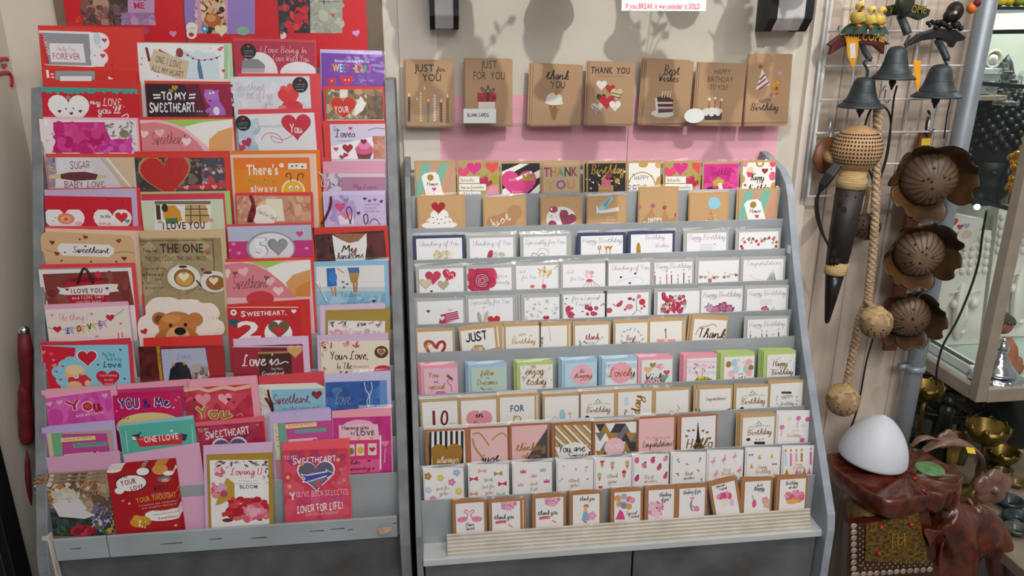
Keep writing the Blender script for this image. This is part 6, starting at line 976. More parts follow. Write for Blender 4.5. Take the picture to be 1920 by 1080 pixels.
W9(8, 1460, 776, 1518, 'white card with pink balloons lettered Happy Birthday, right end of its row', [('S', 'o', 4.5, 'e07ab0 e068a8', 1497, 784, 1514, 786, 1466, 801, 1504, 825), ('S', 'o', 4, 'f0e4b8 c8e4e8', 1480, 786, 1506, 798), ('L', '8a7a80', 1, 1496, 789, 1494, 802), ('L', '8a7a80', 1, 1466, 806, 1464, 818), ('t', 'HAPPY', 1483, 1498, 811, 5, 'c8b8a0', 'c'), ('t', 'Birthday', 1475, 1501, 820, 6, 'd0a868', 'C')])
# row 9: white square cards
def pat(kind, r, cols, *a): return ('S', kind, r, cols) + a
GC = 'b8a088'
W9(9, 796, 884, 866, 'white card with gold, pink and blue bows lettered just for you, left end', [pat('f', 7, 'b88a3a e8d870 a8c4e8 e888b8 c8dcf0 ead878 e8a0c0', 802, 893, 826, 896, 856, 886, 847, 904, 803, 919, 860, 921, 812, 936), ('t', 'just for', 818, 842, 919, 8, GC, 'C'), ('t', 'you', 824, 840, 928, 8, GC, 'C')])
W9(9, 880, 877, 951, 'white card with rows of bow ties lettered Just for you', [pat('bow', 8, 'f0a8a0 b8964a c83a44 a8c8b4 c8384a d8a888 a8d4c0', 904, 883, 934, 888, 888, 898, 916, 900, 942, 907, 888, 926, 939, 927), ('t', 'Just for', 902, 927, 916, 8, GC, 'C'), ('t', 'you', 910, 924, 926, 7, GC, 'C')])
W9(9, 963, 873, 1032, 'white card with scattered pink crowns lettered Just for you', [pat('crown', 5.5, 'd8507a a8b8cc e8a0b0 d8508a e8a8c8', 981, 884, 1018, 881, 1001, 892, 1025, 902, 976, 909), ('t', 'Just', 993, 1008, 910, 8, GC, 'C'), ('t', 'for you', 994, 1008, 919, 6, GC, 'C')])
W9(9, 1046, 868, 1110, 'white card with faint grey sprigs lettered Thank you', [pat('leaf', 4, 'c8b8c8 e88aa8 8a8a9a c0b8c8 9a9aa8', 1057, 874, 1080, 880, 1100, 876, 1050, 902, 1102, 898, 1098, 882, 1054, 898), ('t', 'thank', 1066, 1086, 904, 7, GC, 'C'), ('t', 'you!', 1070, 1086, 912, 7, GC, 'C')])
W9(9, 1117, 864, 1182, 'white card with little ice cream cones lettered Thank you', [pat('ice', 6, 'd84a4a d8a890 a8c890 c8b870 d83a3a', 1129, 868, 1148, 872, 1124, 893, 1176, 870, 1170, 888), ('h', 1126, 914, 4, 'd83a5a'), ('t', 'thank', 1138, 1158, 896, 8, GC, 'C'), ('t', 'you', 1140, 1156, 906, 7, GC, 'C')])
W9(9, 1189, 858, 1252, 'white card with pink strawberries lettered Best wishes', [pat('berry', 6, 'e0608a d84a7a e890b0 e07a9a d8486a c83a78 d8507a', 1194, 863, 1224, 863, 1248, 860, 1208, 873, 1236, 876, 1194, 897, 1248, 892), ('t', 'Best', 1208, 1226, 898, 8, 'c8a098', 'C'), ('t', 'wishes', 1208, 1232, 905, 6, 'c8a098', 'C')])
W9(9, 1261, 854, 1322, 'white card with small dark sprigs lettered Best wishes', [pat('leaf', 4, '8a8a98 7a7a8a', 1271, 862, 1313, 860, 1288, 870, 1270, 888, 1309, 882, 1315, 899), pat('o', 1.5, '6a6a7a', 1273, 866, 1311, 865, 1272, 891), ('t', 'Best', 1284, 1299, 891, 7, '6a6258', 'C'), ('t', 'wishes', 1282, 1302, 899, 6, '6a6258', 'C')])
W9(9, 1329, 850, 1392, 'white card with pale pink flamingos lettered Best Wishes', [pat('flam', 6, 'ecacc4 f0a0b8 eeb0c8', 1337, 865, 1357, 862, 1377, 856, 1342, 889, 1386, 882), ('t', 'Best', 1355, 1370, 884, 7, 'e8b0b8', 'C'), ('t', 'Wishes', 1352, 1376, 891, 7, 'd8b8a8', 'C')])
W9(9, 1401, 845, 1462, 'white card with yellow paper boats lettered Happy Birthday', [pat('hat', 5, 'd8a84a e0b860', 1424, 857, 1447, 855, 1409, 874), pat('bow', 4, '7a7a88', 1408, 853, 1452, 870, 1416, 896), pat('o', 3, 'e8d070', 1452, 890), ('t', 'Happy', 1420, 1438, 879, 7, 'c8a878', 'C'), ('t', 'Birthday', 1416, 1445, 888, 7, 'c8a878', 'C')])
W9(9, 1470, 842, 1526, 'white card with pastel tassel candles lettered Happy Birthday, right end', [pat('can', 6, 'c8dce8 e888b0 e8a8b8 b8964a e078a8', 1473, 856, 1483, 856, 1493, 856, 1503, 855, 1520, 853), ('q', 1485, 866, 1511, 880, 'f6f0e8'), ('t', 'Happy', 1490, 1504, 873, 5, 'c8a878', 'C'), ('t', 'Birthday', 1487, 1508, 879, 5, 'c8a878', 'C'), pat('hat', 6, 'b89048 e078b0 c8a8c8 a89058 e078b0', 1475, 886, 1494, 885, 1500, 885, 1508, 884, 1517, 884)])
# row 10: tiny cards in brown envelopes along the ledge
def T10(u0, v0, u1, label, art, v1=None, **k):
    k.setdefault('nb', 1)
    return G(10, (u0, v0, u1, v1), 'f3eeec', label, art, env=[(u0-6, v0-7, u1+5, (v1 or v0)-8, 'b07c50')], name='mini_card', cat='mini card', **k)
DK = '2c2426'
T10(854, 945, 907, 'mini card with two pink flamingos lettered Have Sweet', [('o', 867, 974, 10, 5.5, 'ec86ac', .1), ('o', 894, 973, 10, 5.5, 'ec86ac', -.1), ('l', 'ec86ac', 2.2, 875, 972, 877, 964, 871, 960, 874, 956, 879, 960), ('l', 'ec86ac', 2.2, 885, 971, 883, 964, 889, 960, 886, 956, 881, 960), ('t', 'Have', 873, 889, 987, 8, DK, 'C'), ('t', 'Sweet', 872, 890, 994, 7, DK, 'C')])
def ty(u, v): return [('s', 'f', u+16, v+1, u+48, v+12, 12, 5, 'e88ab4 d87aa8 c89ac8 f0a8c0', 3), ('t', 'thank you', u+5, u+43, v+32, 9, DK, 'C'), ('l', 'e06a70', 6, u+8, v+38, u+20, v+36, u+28, v+36), ('l', 'e88a78', 2.5, u+32, v+41, u+40, v+46)]
T10(922, 943, 975, 'mini card lettered thank you under pink blossom, second from left on ledge', ty(921, 942), nb=1, side=(.006, .0003))
T10(1004, 935, 1056, 'mini card lettered thank you under pink blossom, third from left on ledge', ty(1003, 934))
T10(1074, 929, 1124, 'mini card lettered thank you above a girl in a blue skirt', [('t', 'thank you', 1087, 1115, 939, 8, DK, 'C'), ('o', 1099, 949, 5, 4, 'c8843a'), ('p', 'e8b898', 1095, 950, 1102, 950, 1101, 962, 1094, 962), ('p', '8ab4d0', 1094, 960, 1102, 960, 1106, 976, 1090, 976), ('f' if 0 else 'S', 'f', 8, 'eea0bc', 1110, 967), ('S', 'b', 4, 'e86a90', 1097, 978)])
T10(1152, 924, 1201, 'mini card with pastel balloons above a girl in a pink dress', [('S', 'o', 6, 'e89a6a a8b8b0 e8788a c8b070 8a8ab8 d8a850 e8a0b0', 1158, 934, 1170, 931, 1180, 936, 1161, 945, 1170, 948, 1179, 950, 1185, 938), ('L', '5a5a5a', .6, 1160, 936, 1182, 946), ('L', '5a5a5a', .6, 1160, 946, 1182, 934), ('p', 'e04a90', 1162, 955, 1168, 960, 1172, 974, 1154, 974), ('t', 'Special', 1174, 1194, 965, 6, DK, 'C'), ('t', 'Friend', 1178, 1198, 971, 6, DK, 'C')])
T10(1216, 920, 1264, 'mini card with pink flower spray lettered thinking of you', [('s', 'b', 1218, 940, 1240, 966, 26, 5, 'f0b8d0 e890b8 f4ccdc e8709c', 3), ('s', 'o', 1230, 940, 1246, 960, 7, 1.6, '5a5a68 c87a9a', 4), ('t', 'thinking', 1236, 1258, 931, 8, DK, 'C'), ('t', 'of you', 1239, 1254, 939, 7, DK, 'C')])
T10(1274, 917, 1322, 'mini card lettered thinking of you above a cyclist in grey', [('t', 'thinking of you', 1281, 1314, 927, 8, DK, 'C', .06), ('o', 1298, 934, 4, 3, 'eea0b8'), ('l', '8a8a9a', 3, 1297, 938, 1295, 948, 1298, 958), ('l', '8a8a9a', 2, 1297, 948, 1303, 952, 1302, 958), ('s', 'f', 1303, 952, 1312, 958, 5, 4, 'f0a0b8 e890a8', 3)])
T10(1334, 912, 1377, 'tilted mini card with a pot of pink roses lettered Special Friend', [('s', 'b', 1346, 925, 1368, 934, 22, 4, 'e05a90 d84880 ee90b0', 3), ('q', 1353, 935, 1364, 948, 'eee4cc'), ('t', 'Special', 1341, 1359, 915, 6, DK, 'C'), ('t', 'Friend', 1348, 1363, 920, 6, DK, 'C'), ('q', 1368, 936, 1376, 948, 'f0c0d8')], v1=901)
T10(1397, 904, 1445, 'mini card lettered just happy with a bud vase and flowers', [('t', 'just', 1419, 1430, 912, 7, DK, 'C'), ('t', 'happy', 1413, 1433, 920, 8, DK, 'C'), ('o', 1414, 944, 4, 8, 'e0608a'), ('l', '6a8a6a', 1.2, 1413, 938, 1410, 928), ('S', 'f', 7, 'e8a0a8 d8b890', 1435, 938, 1438, 946)])
T10(1463, 900, 1511, 'mini card lettered birthday wishes with a bowl of flowers, right end of ledge', [('t', 'birthday', 1473, 1496, 909, 7, DK, 'C'), ('t', 'wishes', 1479, 1495, 916, 6, DK, 'C'), ('s', 'b', 1474, 922, 1504, 938, 34, 4.5, 'e8a0c0 e07a90 d8608a e8b0d0 e08a70', 3), ('o', 1486, 940, 12, 5, 'e8b050')])
make_backs()
# ---------------------------------------------------------------- right side: grid panel, bells, coconut lamps
def pm(u, v, Y): return (at(u+2, v, Y)-at(u-2, v, Y)).length/4
def plate(mb, pts, Y, th, col=None):
    """solid sheet: outline given by photo points on the upright plane at depth Y"""
    f = [at(u, v, Y) for u, v in pts]
    mb.grid([[(p.x, Y, p.z) for p in f], [(p.x, Y+th, p.z) for p in f]], True, col, True)
def P3(pts, Y): return [at(p[0], p[1], p[2] if len(p) > 2 else Y) for p in pts]
Yg = -.035
t = thing('wire_grid', 'white wire grid panel hanging on the plank wall behind the bells', 'wire grid', at(1560, 370, Yg))
xl = at(1536, 185, Yg).x; xr = at(1838, 60, Yg).x; zb = at(1514, 368, Yg).z
mb = MB(); mb.tube([(xl, Yg, 1.95), (xl, Yg, zb), (xr, Yg, zb), (xr, Yg, 1.95)], .0042, 8); mb.tube([(xl-.008, Yg, 1.95), (xl-.008, Yg, zb)], .003, 6); mb.build('frame', WHITE, t, True)
for k in range(1, 10):
    z = zb+.0655*k; mb = MB(); mb.tube([(xl, Yg-.005, z), (xr, Yg-.005, z)], .0024, 6); mb.build('wire', WHITE, t, True)
for k in range(1, 5):
    x = xl+(xr-xl)*k/5; mb = MB(); mb.tube([(x, Yg, zb), (x, Yg, 1.95)], .0022, 6); mb.build('wire', WHITE, t, True)
for u, v in ((1573, 52), (1556, 222), (1740, 220), (1658, 165), (1556, 245)):
    h = thing('grid_hook', 'small chrome hook on the white wire grid', 'hook', at(u, v, Yg-.01), 'hooks on the white wire grid')
    mb = MB(); a = at(u, v, Yg-.008); mb.tube(smooth_pts([a+Vector((0, .004, -.006)), a+Vector((0, 0, .004)), a+Vector((0, -.006, 0)), a+Vector((-.004, -.012, -.022)), a+Vector((-.002, -.022, -.026)), a+Vector((0, -.026, -.018))], 4), .0015, 6)
    mb.build('wire_hook', SILVER, h, True)
def bell(u, v0, v1, w, Y, root, m=IRON):
    """cast bell: crown at v0, rim at v1, rim width w in photo pixels"""
    a, c = at(u, v0, Y), at(u, v1, Y); h = a.z-c.z; r = w/2*pm(u, v1, Y)
    mb = MB(); pr = [(0, 1), (.12, .995), (.3, .96), (.42, .85), (.47, .7), (.53, .5), (.62, .3), (.78, .12), (.95, .02), (1, -.02), (.97, -.05), (.9, -.02), (.5, .3), (.3, .8), (0, .85)]
    mb.lathe((a.x, Y, c.z), [(p*r, q*h) for p, q in pr], 28, cap=False); b = fix(mb.build('bell', m, root, True))
    mb = MB(); mb.lathe((a.x, Y, c.z), [(.50*r, .52*h), (.545*r, .5*h), (.545*r, .46*h), (.52*r, .44*h)], 28); mb.lathe((a.x, Y, c.z), [(.72*r, .2*h), (.76*r, .17*h), (.74*r, .13*h)], 28, cap=False); mb.build('rim_band', m, b, True)
    mb = MB(); mb.tube([(a.x, Y, c.z+h*.3), (a.x, Y, c.z-h*.12)], r*.06, 8); mb.ball((a.x, Y, c.z-h*.14), r*.17, 10); mb.lathe((a.x, Y, c.z-h*.4), [(r*.02, 0), (r*.14, h*.22)], 8); mb.build('clapper', BLACKP, root, True)
    return b
SGR = mat('painted_dark_red_sign', '6b1f22', .5, 0, '3a1518', 40, bump=.3); SGN = mat('painted_dark_green_sign', '2f3a26', .5, 0, '1a2118', 40, bump=.3)
SBK = mat('dark_bronze_sign', '2b2523', .5, .3, '17171a', 40, bump=.3)
GRASS = mat('painted_green_mound', '3c6352', .6, 0, '2a4a3c', 50, bump=.4); YEL = mat('painted_yellow_duck', 'e8d374', .5, 0, 'd8b850', 30)
ORG = mat('orange_paint', 'e8782a', .5); LET = mat('gold_lettering', 'd8a030', .4); TAGO = mat('orange_card_tag', 'f4a51e', .5)
def letters(txt, u0, u1, v, h, Y, root, arc=0, m=LET, rot=0, name='lettering'):
    mb = MB(); n = len(txt)
    fs, w = text_faces(txt, 'b'); a, b = at(u0, v, Y), at(u1, v, Y); sc_ = (b.x-a.x)/w; H = h*pm(u0, v, Y)
    for f in fs:
        mb.poly([(a.x+x*sc_, Y, a.z+z*H + arc*(1-(2*x/w-1)**2)*H + rot*x*sc_) for x, z in f])
    return mb.build(name, m, root)
def arm(root, pts, Y0, r=.006):
    mb = MB(); mb.tube(smooth_pts(P3(pts, Y0), 4), [r*1.6 if i == 0 else r for i in range((len(pts)-1)*4+(0 if len(pts) < 3 else 0)+1)] if False else r, 8); return mb.build('bracket_arm', IRON, root, True)
def scroll(root, pts, Y):
    mb = MB(); mb.tube(smooth_pts(P3(pts, Y), 5), .0026, 8); return mb.build('bell_hook', IRON, root, True)
def ptag(root, u, v, w, h, Y, white=True):
    mb = MB(); plate(mb, [(u-w*.5, v), (u+w*.5, v+2), (u+w*.42, v+h*.6), (u+w*.1, v+h), (u-w*.35, v+h*.6)], Y, .0008); o = mb.build('price_tag', TAGO, root); o['label'] = 'orange price tag'
    if white:
        mb = MB(); plate(mb, [(u-w*.2, v+h*.22), (u+w*.22, v+h*.2), (u+w*.28, v+h*.64), (u-w*.14, v+h*.66)], Y-.0006, .0005); mb.build('white_label', mat('tag_label', 'eceae4', .5), o)
# bell with three ducklings
Y = -.085
t = thing('welcome_bell', 'cast bell under a red WELCOME sign with three yellow ducklings', 'hanging bell', at(1612, 150, Y), 'welcome bells on the wire grid')
mb = MB(); plate(mb, [(1553, 84), (1575, 66), (1612, 61), (1645, 66), (1671, 83), (1660, 84), (1658, 102), (1640, 86), (1612, 82), (1580, 88), (1556, 103), (1561, 88)], Y, .012); bev(fix(mb.build('sign_board', SGR, t)), .002)
letters('WELCOME', 1581, 1658, 79, 12, Y-.0015, t, .25)
mb = MB(); a = at(1614, 60, Y+.012); k = pm(1614, 60, Y)
mb.grid([[(a.x+k*44*math.cos(PI*q/14)*s, Y+.012-.022*math.sin(PI*s/2*.0)+d, a.z-.004+k*(8+16*s)*math.sin(PI*q/14)) for q in range(15)] for s, d in ((1, -.012), (.96, -.020), (.5, -.024), (.05, -.024))]); sub(fix(mb.build('green_mound', GRASS, t, True)), 1)
for u, v, s in ((1607, 32, 1.15), (1630, 36, 1), (1650, 36, .95)):
    d = MB(); b = at(u, v, Y-.01); q = k*s
    d.ball(b, q*13, 14, (.9, .8, .85)); d.ball(b+Vector((q*3, 0, q*15)), q*7.5, 12); d.ball(b+Vector((q*9, 0, -q*4)), q*7, 10, (1.2, .7, .6))
    o = d.build('duckling', YEL, t, True)
    d = MB(); d.lathe(b+Vector((q*2, -q*9, q*14)), [(q*2.5, 0), (0, q*4)], 8, (0, -1, 0)); d.ball(b+Vector((q*0, -q*8, -q*13)), q*4.5, 8, (1, 1, .6)); d.build('orange_beak_and_feet', ORG, o, True)
    d = MB(); d.ball(b+Vector((0, -q*5, q*8)), q*4, 8, (1.5, .8, .5)); d.build('bow', RED if s > 1.1 else mat('blue_dotted_bow', '3a4a7a', .6, 0, 'c8ccd8', 200), o, True)
arm(t, [(1616, 82, Y+.01), (1622, 98, Y-.01), (1632, 112, Y-.02)], Y, .0055)
scroll(t, [(1634, 113), (1626, 112), (1620, 118), (1624, 126), (1627, 134), (1625, 146)], Y-.02)
bell(1622, 144, 199, 80, Y-.02, t); ptag(t, 1598, 68, 24, 63, Y-.004)
# bell with the green sign at the top edge
Y = -.10
t = thing('welcome_bell', 'cast bell under a dark green WELCOME sign cut by the top of the photo', 'hanging bell', at(1690, 90, Y), 'welcome bells on the wire grid')
mb = MB(); plate(mb, [(1655, 14), (1680, 8), (1720, 8), (1746, 18), (1742, 30), (1725, 38), (1705, 30), (1680, 28), (1658, 32)], Y, .012); bev(fix(mb.build('sign_board', SGN, t)), .002)
letters('WELCOME', 1666, 1736, 25, 12, Y-.0015, t, .1, mat('olive_gold_lettering', '8a7a2a', .4))
mb = MB(); a = at(1700, 6, Y); mb.ball((a.x, Y+.005, a.z), k*44, 16, (1, .3, .55)); mb.ball((a.x+.02, Y-.004, a.z+.04), k*22, 12); fix(mb.build('green_mound', SGN, t, True))
mb = MB(); R = random.Random(2)
for q in range(16): mb.ball((a.x+R.uniform(-.05, .05), Y-.012, a.z+R.uniform(-.005, .05)), R.uniform(.004, .008), 7)
mb.build('yellow_flowers', mat('painted_yellow_flower', 'c8b83a', .5), t, True)
arm(t, [(1688, 30, Y+.01), (1696, 48, Y-.008), (1702, 64, Y-.015)], Y, .0075)
scroll(t, [(1706, 66), (1702, 74), (1698, 82), (1700, 88)], Y-.015)
bell(1684, 86, 146, 74, Y-.015, t); ptag(t, 1720, 112, 14, 62, Y-.03, False)
# dark bell with bird house
Y = -.075
t = thing('welcome_bell', 'dark bronze sign with a round perched figure over a grey cast bell', 'hanging bell', at(1765, 130, Y), 'welcome bells on the wire grid')
mb = MB(); plate(mb, [(1700, 84), (1725, 64), (1760, 52), (1795, 56), (1812, 70), (1808, 76), (1795, 78), (1788, 90), (1782, 80), (1760, 72), (1730, 76), (1706, 86)], Y, .014); bev(fix(mb.build('sign_board', SBK, t)), .002)
mb = MB(); a = at(1790, 22, Y+.005); R = random.Random(3)
mb.ball(a, k*17, 16, (1, .9, 1.05)); mb.tube([at(1792, 38, Y), at(1792, 56, Y)], k*9, 10); mb.ball(at(1780, 30, Y), k*12, 10); sub(fix(mb.build('perched_figure', SBK, t, True)), 1)
mb = MB(); mb.ball(at(1791, 24, Y-.018), k*3.5, 8); mb.build('pale_face', mat('pale_pink_paint', 'd8c0b8', .5), t, True)
mb = MB()
for q in range(18): mb.ball(at(1740+q*3.6, 48+R.uniform(-8, 6), Y+R.uniform(-.004, .008)), k*R.uniform(3, 5.5), 7)
mb.build('leafy_crest', SBK, t, True)
arm(t, [(1758, 76, Y+.01), (1768, 94, Y-.01), (1776, 112, Y-.018)], Y, .0065)
scroll(t, [(1780, 112), (1773, 115), (1776, 122)], Y-.018)
bell(1766, 120, 180, 82, Y-.018, t)
# red and orange trinket at the pipe
t = thing('trinket', 'small red and orange bird trinket beside the top of the grey pipe', 'trinket', at(1828, 14, -.08))
mb = MB(); mb.ball(at(1822, 15, -.08), .012, 10, (1.3, .8, .9)); o = mb.build('orange_body', ORG, t, True)
mb = MB(); mb.ball(at(1832, 6, -.085), .009, 10, (1.4, .8, .8)); mb.build('red_wing', RED, t, True)
# horn shaped lamp with pierced coconut globe
NUT = mat('pale_coconut_shell', 'bd9870', .6, 0, 'a98259', 40, bump=.2); HOLE = mat('dark_hole', '2a1a10', .8); RAF = mat('raffia_binding', 'd2b483', .8, 0, 'b8965f', 160, bump=.8, stretch=(.3, .3, 4))
HORN = mat('dark_horn_wood', '2c221f', .55, 0, '1f1715', 30); TIP = mat('black_polished_horn', '1b1716', .25)
DISC = mat('brown_wood_disc', '7a4a2c', .5, 0, '63391f', 12, stretch=(1, 1, 6))
def pits(mb, c, r, dirs, s):
    for d in dirs:
        d = Vector(d).normalized(); x = d.orthogonal().normalized(); y = d.cross(x); p = Vector(c)+d*(r*1.004)
        mb.poly([p+(x*math.cos(q*PI/3)+y*math.sin(q*PI/3))*s for q in range(6)])
def nutball(name, c, r, root, m, hs, rows_, ax=(0, 0, 1), full=True, sc=(1, 1, 1)):
    mb = MB(); mb.ball(c, r, 28, sc, ax); mb.mi = 1
    ax = Vector(ax).normalized(); x = ax.orthogonal().normalized(); y = ax.cross(x); ds = []
    for lat, n in rows_:
        for q in range(n):
            a = 2*PI*(q+.5*(int(lat*10) % 2))/n; ds.append(ax*math.sin(lat)+(x*math.cos(a)+y*math.sin(a))*math.cos(lat))
    if sc == (1, 1, 1): pits(mb, c, r, ds, hs)
    return mb.build(name, [m, HOLE], root, True)
Y = -.12
c = at(1607, 280, Y); r = 42*pm(1607, 280, Y)
t = thing('coconut_lamp', 'long horn shaped wall lamp topped by a pale pierced coconut globe', 'lamp', at(1550, 600, Y))
nutball('pierced_globe', c, r, t, NUT, .0022, [(la*.16-.55, 44) for la in range(9)])
A1, A2, A3, A4, A5 = at(1601, 318, Y), at(1595, 352, Y), at(1580, 455, Y), at(1566, 508, Y), at(1550, 606, Y)
s = pm(1590, 400, Y)
mb = MB(); mb.tube([A1, A1.lerp(A2, .3), A1.lerp(A2, .55), A2], [s*23, s*22, s*26, s*25], 20); mb.build('raffia_neck', RAF, t, True)
mb = MB(); mb.tube([A2, A2.lerp(A4, .5), A4], [s*24, s*22, s*18], 24); mb.mi = 1
R = random.Random(5)
for q in range(24):
    f = R.uniform(.05, .93); p = A2.lerp(A4, f); rad = s*(24-6*f); a = R.uniform(PI+.3, 2*PI-.3); d = Vector((math.cos(a), math.sin(a), 0)); e = Vector((-d.y, d.x, 0)); o = p+d*(rad*1.02); kk = .0052 if f > .15 else .002
    mb.poly([o+(e*math.cos(w*PI/4)+Vector((0, 0, 1.3))*math.sin(w*PI/4))*kk for w in range(8)])
mb.build('pierced_horn_tube', [HORN, HOLE], t, True)
mb = MB(); mb.tube([A4.lerp(A3, .35), A4, A4.lerp(A5, .05)], [s*19.5, s*19.5, s*19], 20); mb.build('raffia_band', RAF, t, True)
mb = MB(); mb.tube([A4, A4.lerp(A5, .5), A5.lerp(A4, .06), A5], [s*17, s*11, s*5, s*2.5], 20); mb.build('horn_tip', TIP, t, True)
dc = at(1545, 291, -.05); mb = MB(); mb.lathe(dc, [(0, 0), (s*30, 0), (s*33, .004), (s*33, .009), (0, .012)], 32, (.45, -1, 0)); mb.build('wall_disc', DISC, t, True)
mb = MB(); mb.tube([dc, at(1562, 298, -.1), c], [.012, .010, .012], 12); mb.build('lamp_arm', RAF, t, True)
# plug and cord
t = thing('power_plug', 'black plug and cord hanging beside the coconut globe lamp', 'plug', at(1550, 330, -.13))
mb = MB(); mb.tube([at(1572, 308, -.14), at(1556, 328, -.14), at(1543, 347, -.14), at(1536, 360, -.14)], [.011, .013, .010, .004], 4); bev(mb.build('plug_body', BLACKP, t), .002)
mb = MB(); mb.tube(smooth_pts(P3([(1537, 358), (1530, 375), (1530, 400), (1538, 430), (1552, 458), (1556, 470)], -.13), 5), .0022, 6); mb.tube(smooth_pts(P3([(1537, 358), (1533, 380), (1536, 410), (1546, 445), (1560, 465)], -.128), 5), .0022, 6); mb.build('cord', CORD, t, True)
def cable(lab, pts, Y, r=.002, g='black cables'):
    mb = MB(); mb.tube(smooth_pts(P3(pts, Y), 6), r, 6); p = mb.v[0]; return tag(mb.build('cable', CORD, None, True), lab, 'cable', g)
cable('black twin cable hanging from the middle bell down past the coconut globe', [(1682, 160), (1676, 185), (1671, 230), (1662, 290), (1650, 335)], -.06)
cable('black cable looping from the duckling bell down to the globe lamp', [(1655, 197), (1667, 212), (1670, 240), (1664, 290), (1652, 330)], -.055)
cable('black cable from the duckling bell to the top of the coconut globe', [(1636, 200), (1628, 215), (1622, 235)], -.09)
cable('thin black cord hanging to the right of the dark bell', [(1783, 182), (1776, 215), (1770, 260)], -.05, .0014)
cable('black cord bending beside the dark horn tube', [(1626, 310), (1640, 350), (1640, 385), (1625, 425), (1606, 428)], -.09)
cable('black cord dropping from the coconut bead to the white cone', [(1638, 630), (1624, 680), (1615, 730), (1608, 765), (1596, 800), (1590, 815)], -.06)
cable('long black cord crossing in front of the cabinet glass', [(1850, 395), (1842, 440), (1835, 490), (1820, 540), (1795, 600), (1768, 648), (1757, 690), (1756, 722)], -.0, .0026)
# braided rope with pierced coconut beads
t = thing('coconut_rope', 'pale braided rope carrying two pierced coconut beads', 'rope', at(1600, 700, -.10))
ROPE = mat('braided_rope', 'd8bb98', .85, 0, '9a7a5c', 120, bump=1, stretch=(1, 1, 3))
def braid(pts, Y, r):
    c = smooth_pts(P3(pts, Y), 14); mb = MB()
    for ph in (0, 2.09, 4.19):
        mb.tube([p+Vector((math.cos(i*.9+ph)*r*.55, math.sin(i*.9+ph)*r*.5, 0)) for i, p in enumerate(c)], r*.62, 6)
    return mb.build('braided_cord', ROPE, t, True)
braid([(1646, 200), (1645, 260), (1643, 330), (1641, 400), (1638, 460), (1632, 520), (1626, 565), (1612, 600), (1602, 650), (1592, 700), (1585, 735)], -.09, .0085)
braid([(1626, 565), (1636, 575, -.13), (1643, 588, -.18)], -.09, .0075)
SHELL = mat('mottled_coconut_shell', 'b0906c', .5, 0, '7d5c3f', 14, bump=.2)
for u, v, Yb in ((1642, 606, -.18), (1580, 751, -.10)):
    cc = at(u, v, Yb); rr = 28*pm(u, v, Yb)
    b = nutball('coconut_bead', cc, rr, t, SHELL, .0020, [(-.1, 9), (-.3, 16), (-.5, 14), (-.7, 10)])
    mb = MB(); mb.lathe(cc+Vector((0, 0, rr*.3)), [(rr*.98, 0), (rr*.95, rr*.15), (rr*.75, rr*.45), (rr*.3, rr*.72), (rr*.2, rr*.85)], 18, (0, -.25, 1), wob=lambda q, h: 1+.05*math.sin(q*40)); mb.build('raffia_cap', RAF, b, True)
t = thing('coconut_lantern', 'small dark pierced coconut lantern hanging behind the rope', 'lantern', at(1622, 420, -.05))
cc = at(1624, 425, -.05); nutball('pierced_shell', cc, 24*pm(1624, 425, -.05), t, mat('dark_coconut_shell', '6b4f3a', .5, 0, '4a3426', 20), .0026, [(la*.3-.6, 14) for la in range(5)])
mb = MB(); mb.tube([at(1620, 402, -.05), at(1626, 372, -.05), at(1630, 350, -.05)], .004, 8); mb.build('hanging_loop', RAF, t, True)
# coconut flower lamps on a wooden board
BRD = mat('red_brown_board', '8a4a28', .45, 0, '6e371c', 10, stretch=(6, 1, .6)); PET = mat('coconut_petal_outside', '2e2018', .4, 0, '1d140e', 25); PIN = mat('coconut_petal_inside', '241a13', .4, 0, '6e4c2a', 9)
RIDGE = mat('dark_shell_groove', '4e3a2c', .6)
DOME = mat('ridged_coconut_dome', '7a604a', .45, 0, '4c392b', 16, bump=.2)
t = thing('coconut_flower_lamp', 'wooden board carrying three coconut shell flowers one above another', 'wall lamp', at(1690, 660, -.04))
xb = at(1736, 250, -.03).x; wz = 13*pm(1736, 300, -.03)
mb = MB(); mb.box((xb-wz, -.036, at(1690, 655, -.03).z), (xb+wz, -.026, at(1738, 248, -.03).z)); bev(mb.build('back_board', BRD, t), .002)
p = at(1736, 266, -.037); mb = MB(); mb.box((p.x-.010, -.0375, p.z-.007), (p.x+.010, -.036, p.z+.007)); mb.build('yellow_price_sticker', mat('yellow_sticker', 'e8cc3a', .5), t)['label'] = 'yellow price sticker'
mb = MB(); mb.tube(smooth_pts(P3([(1740, 207), (1743, 215), (1738, 230), (1736, 252), (1740, 256)], -.035), 4), .0025, 6); mb.build('hook', CORD, t, True)
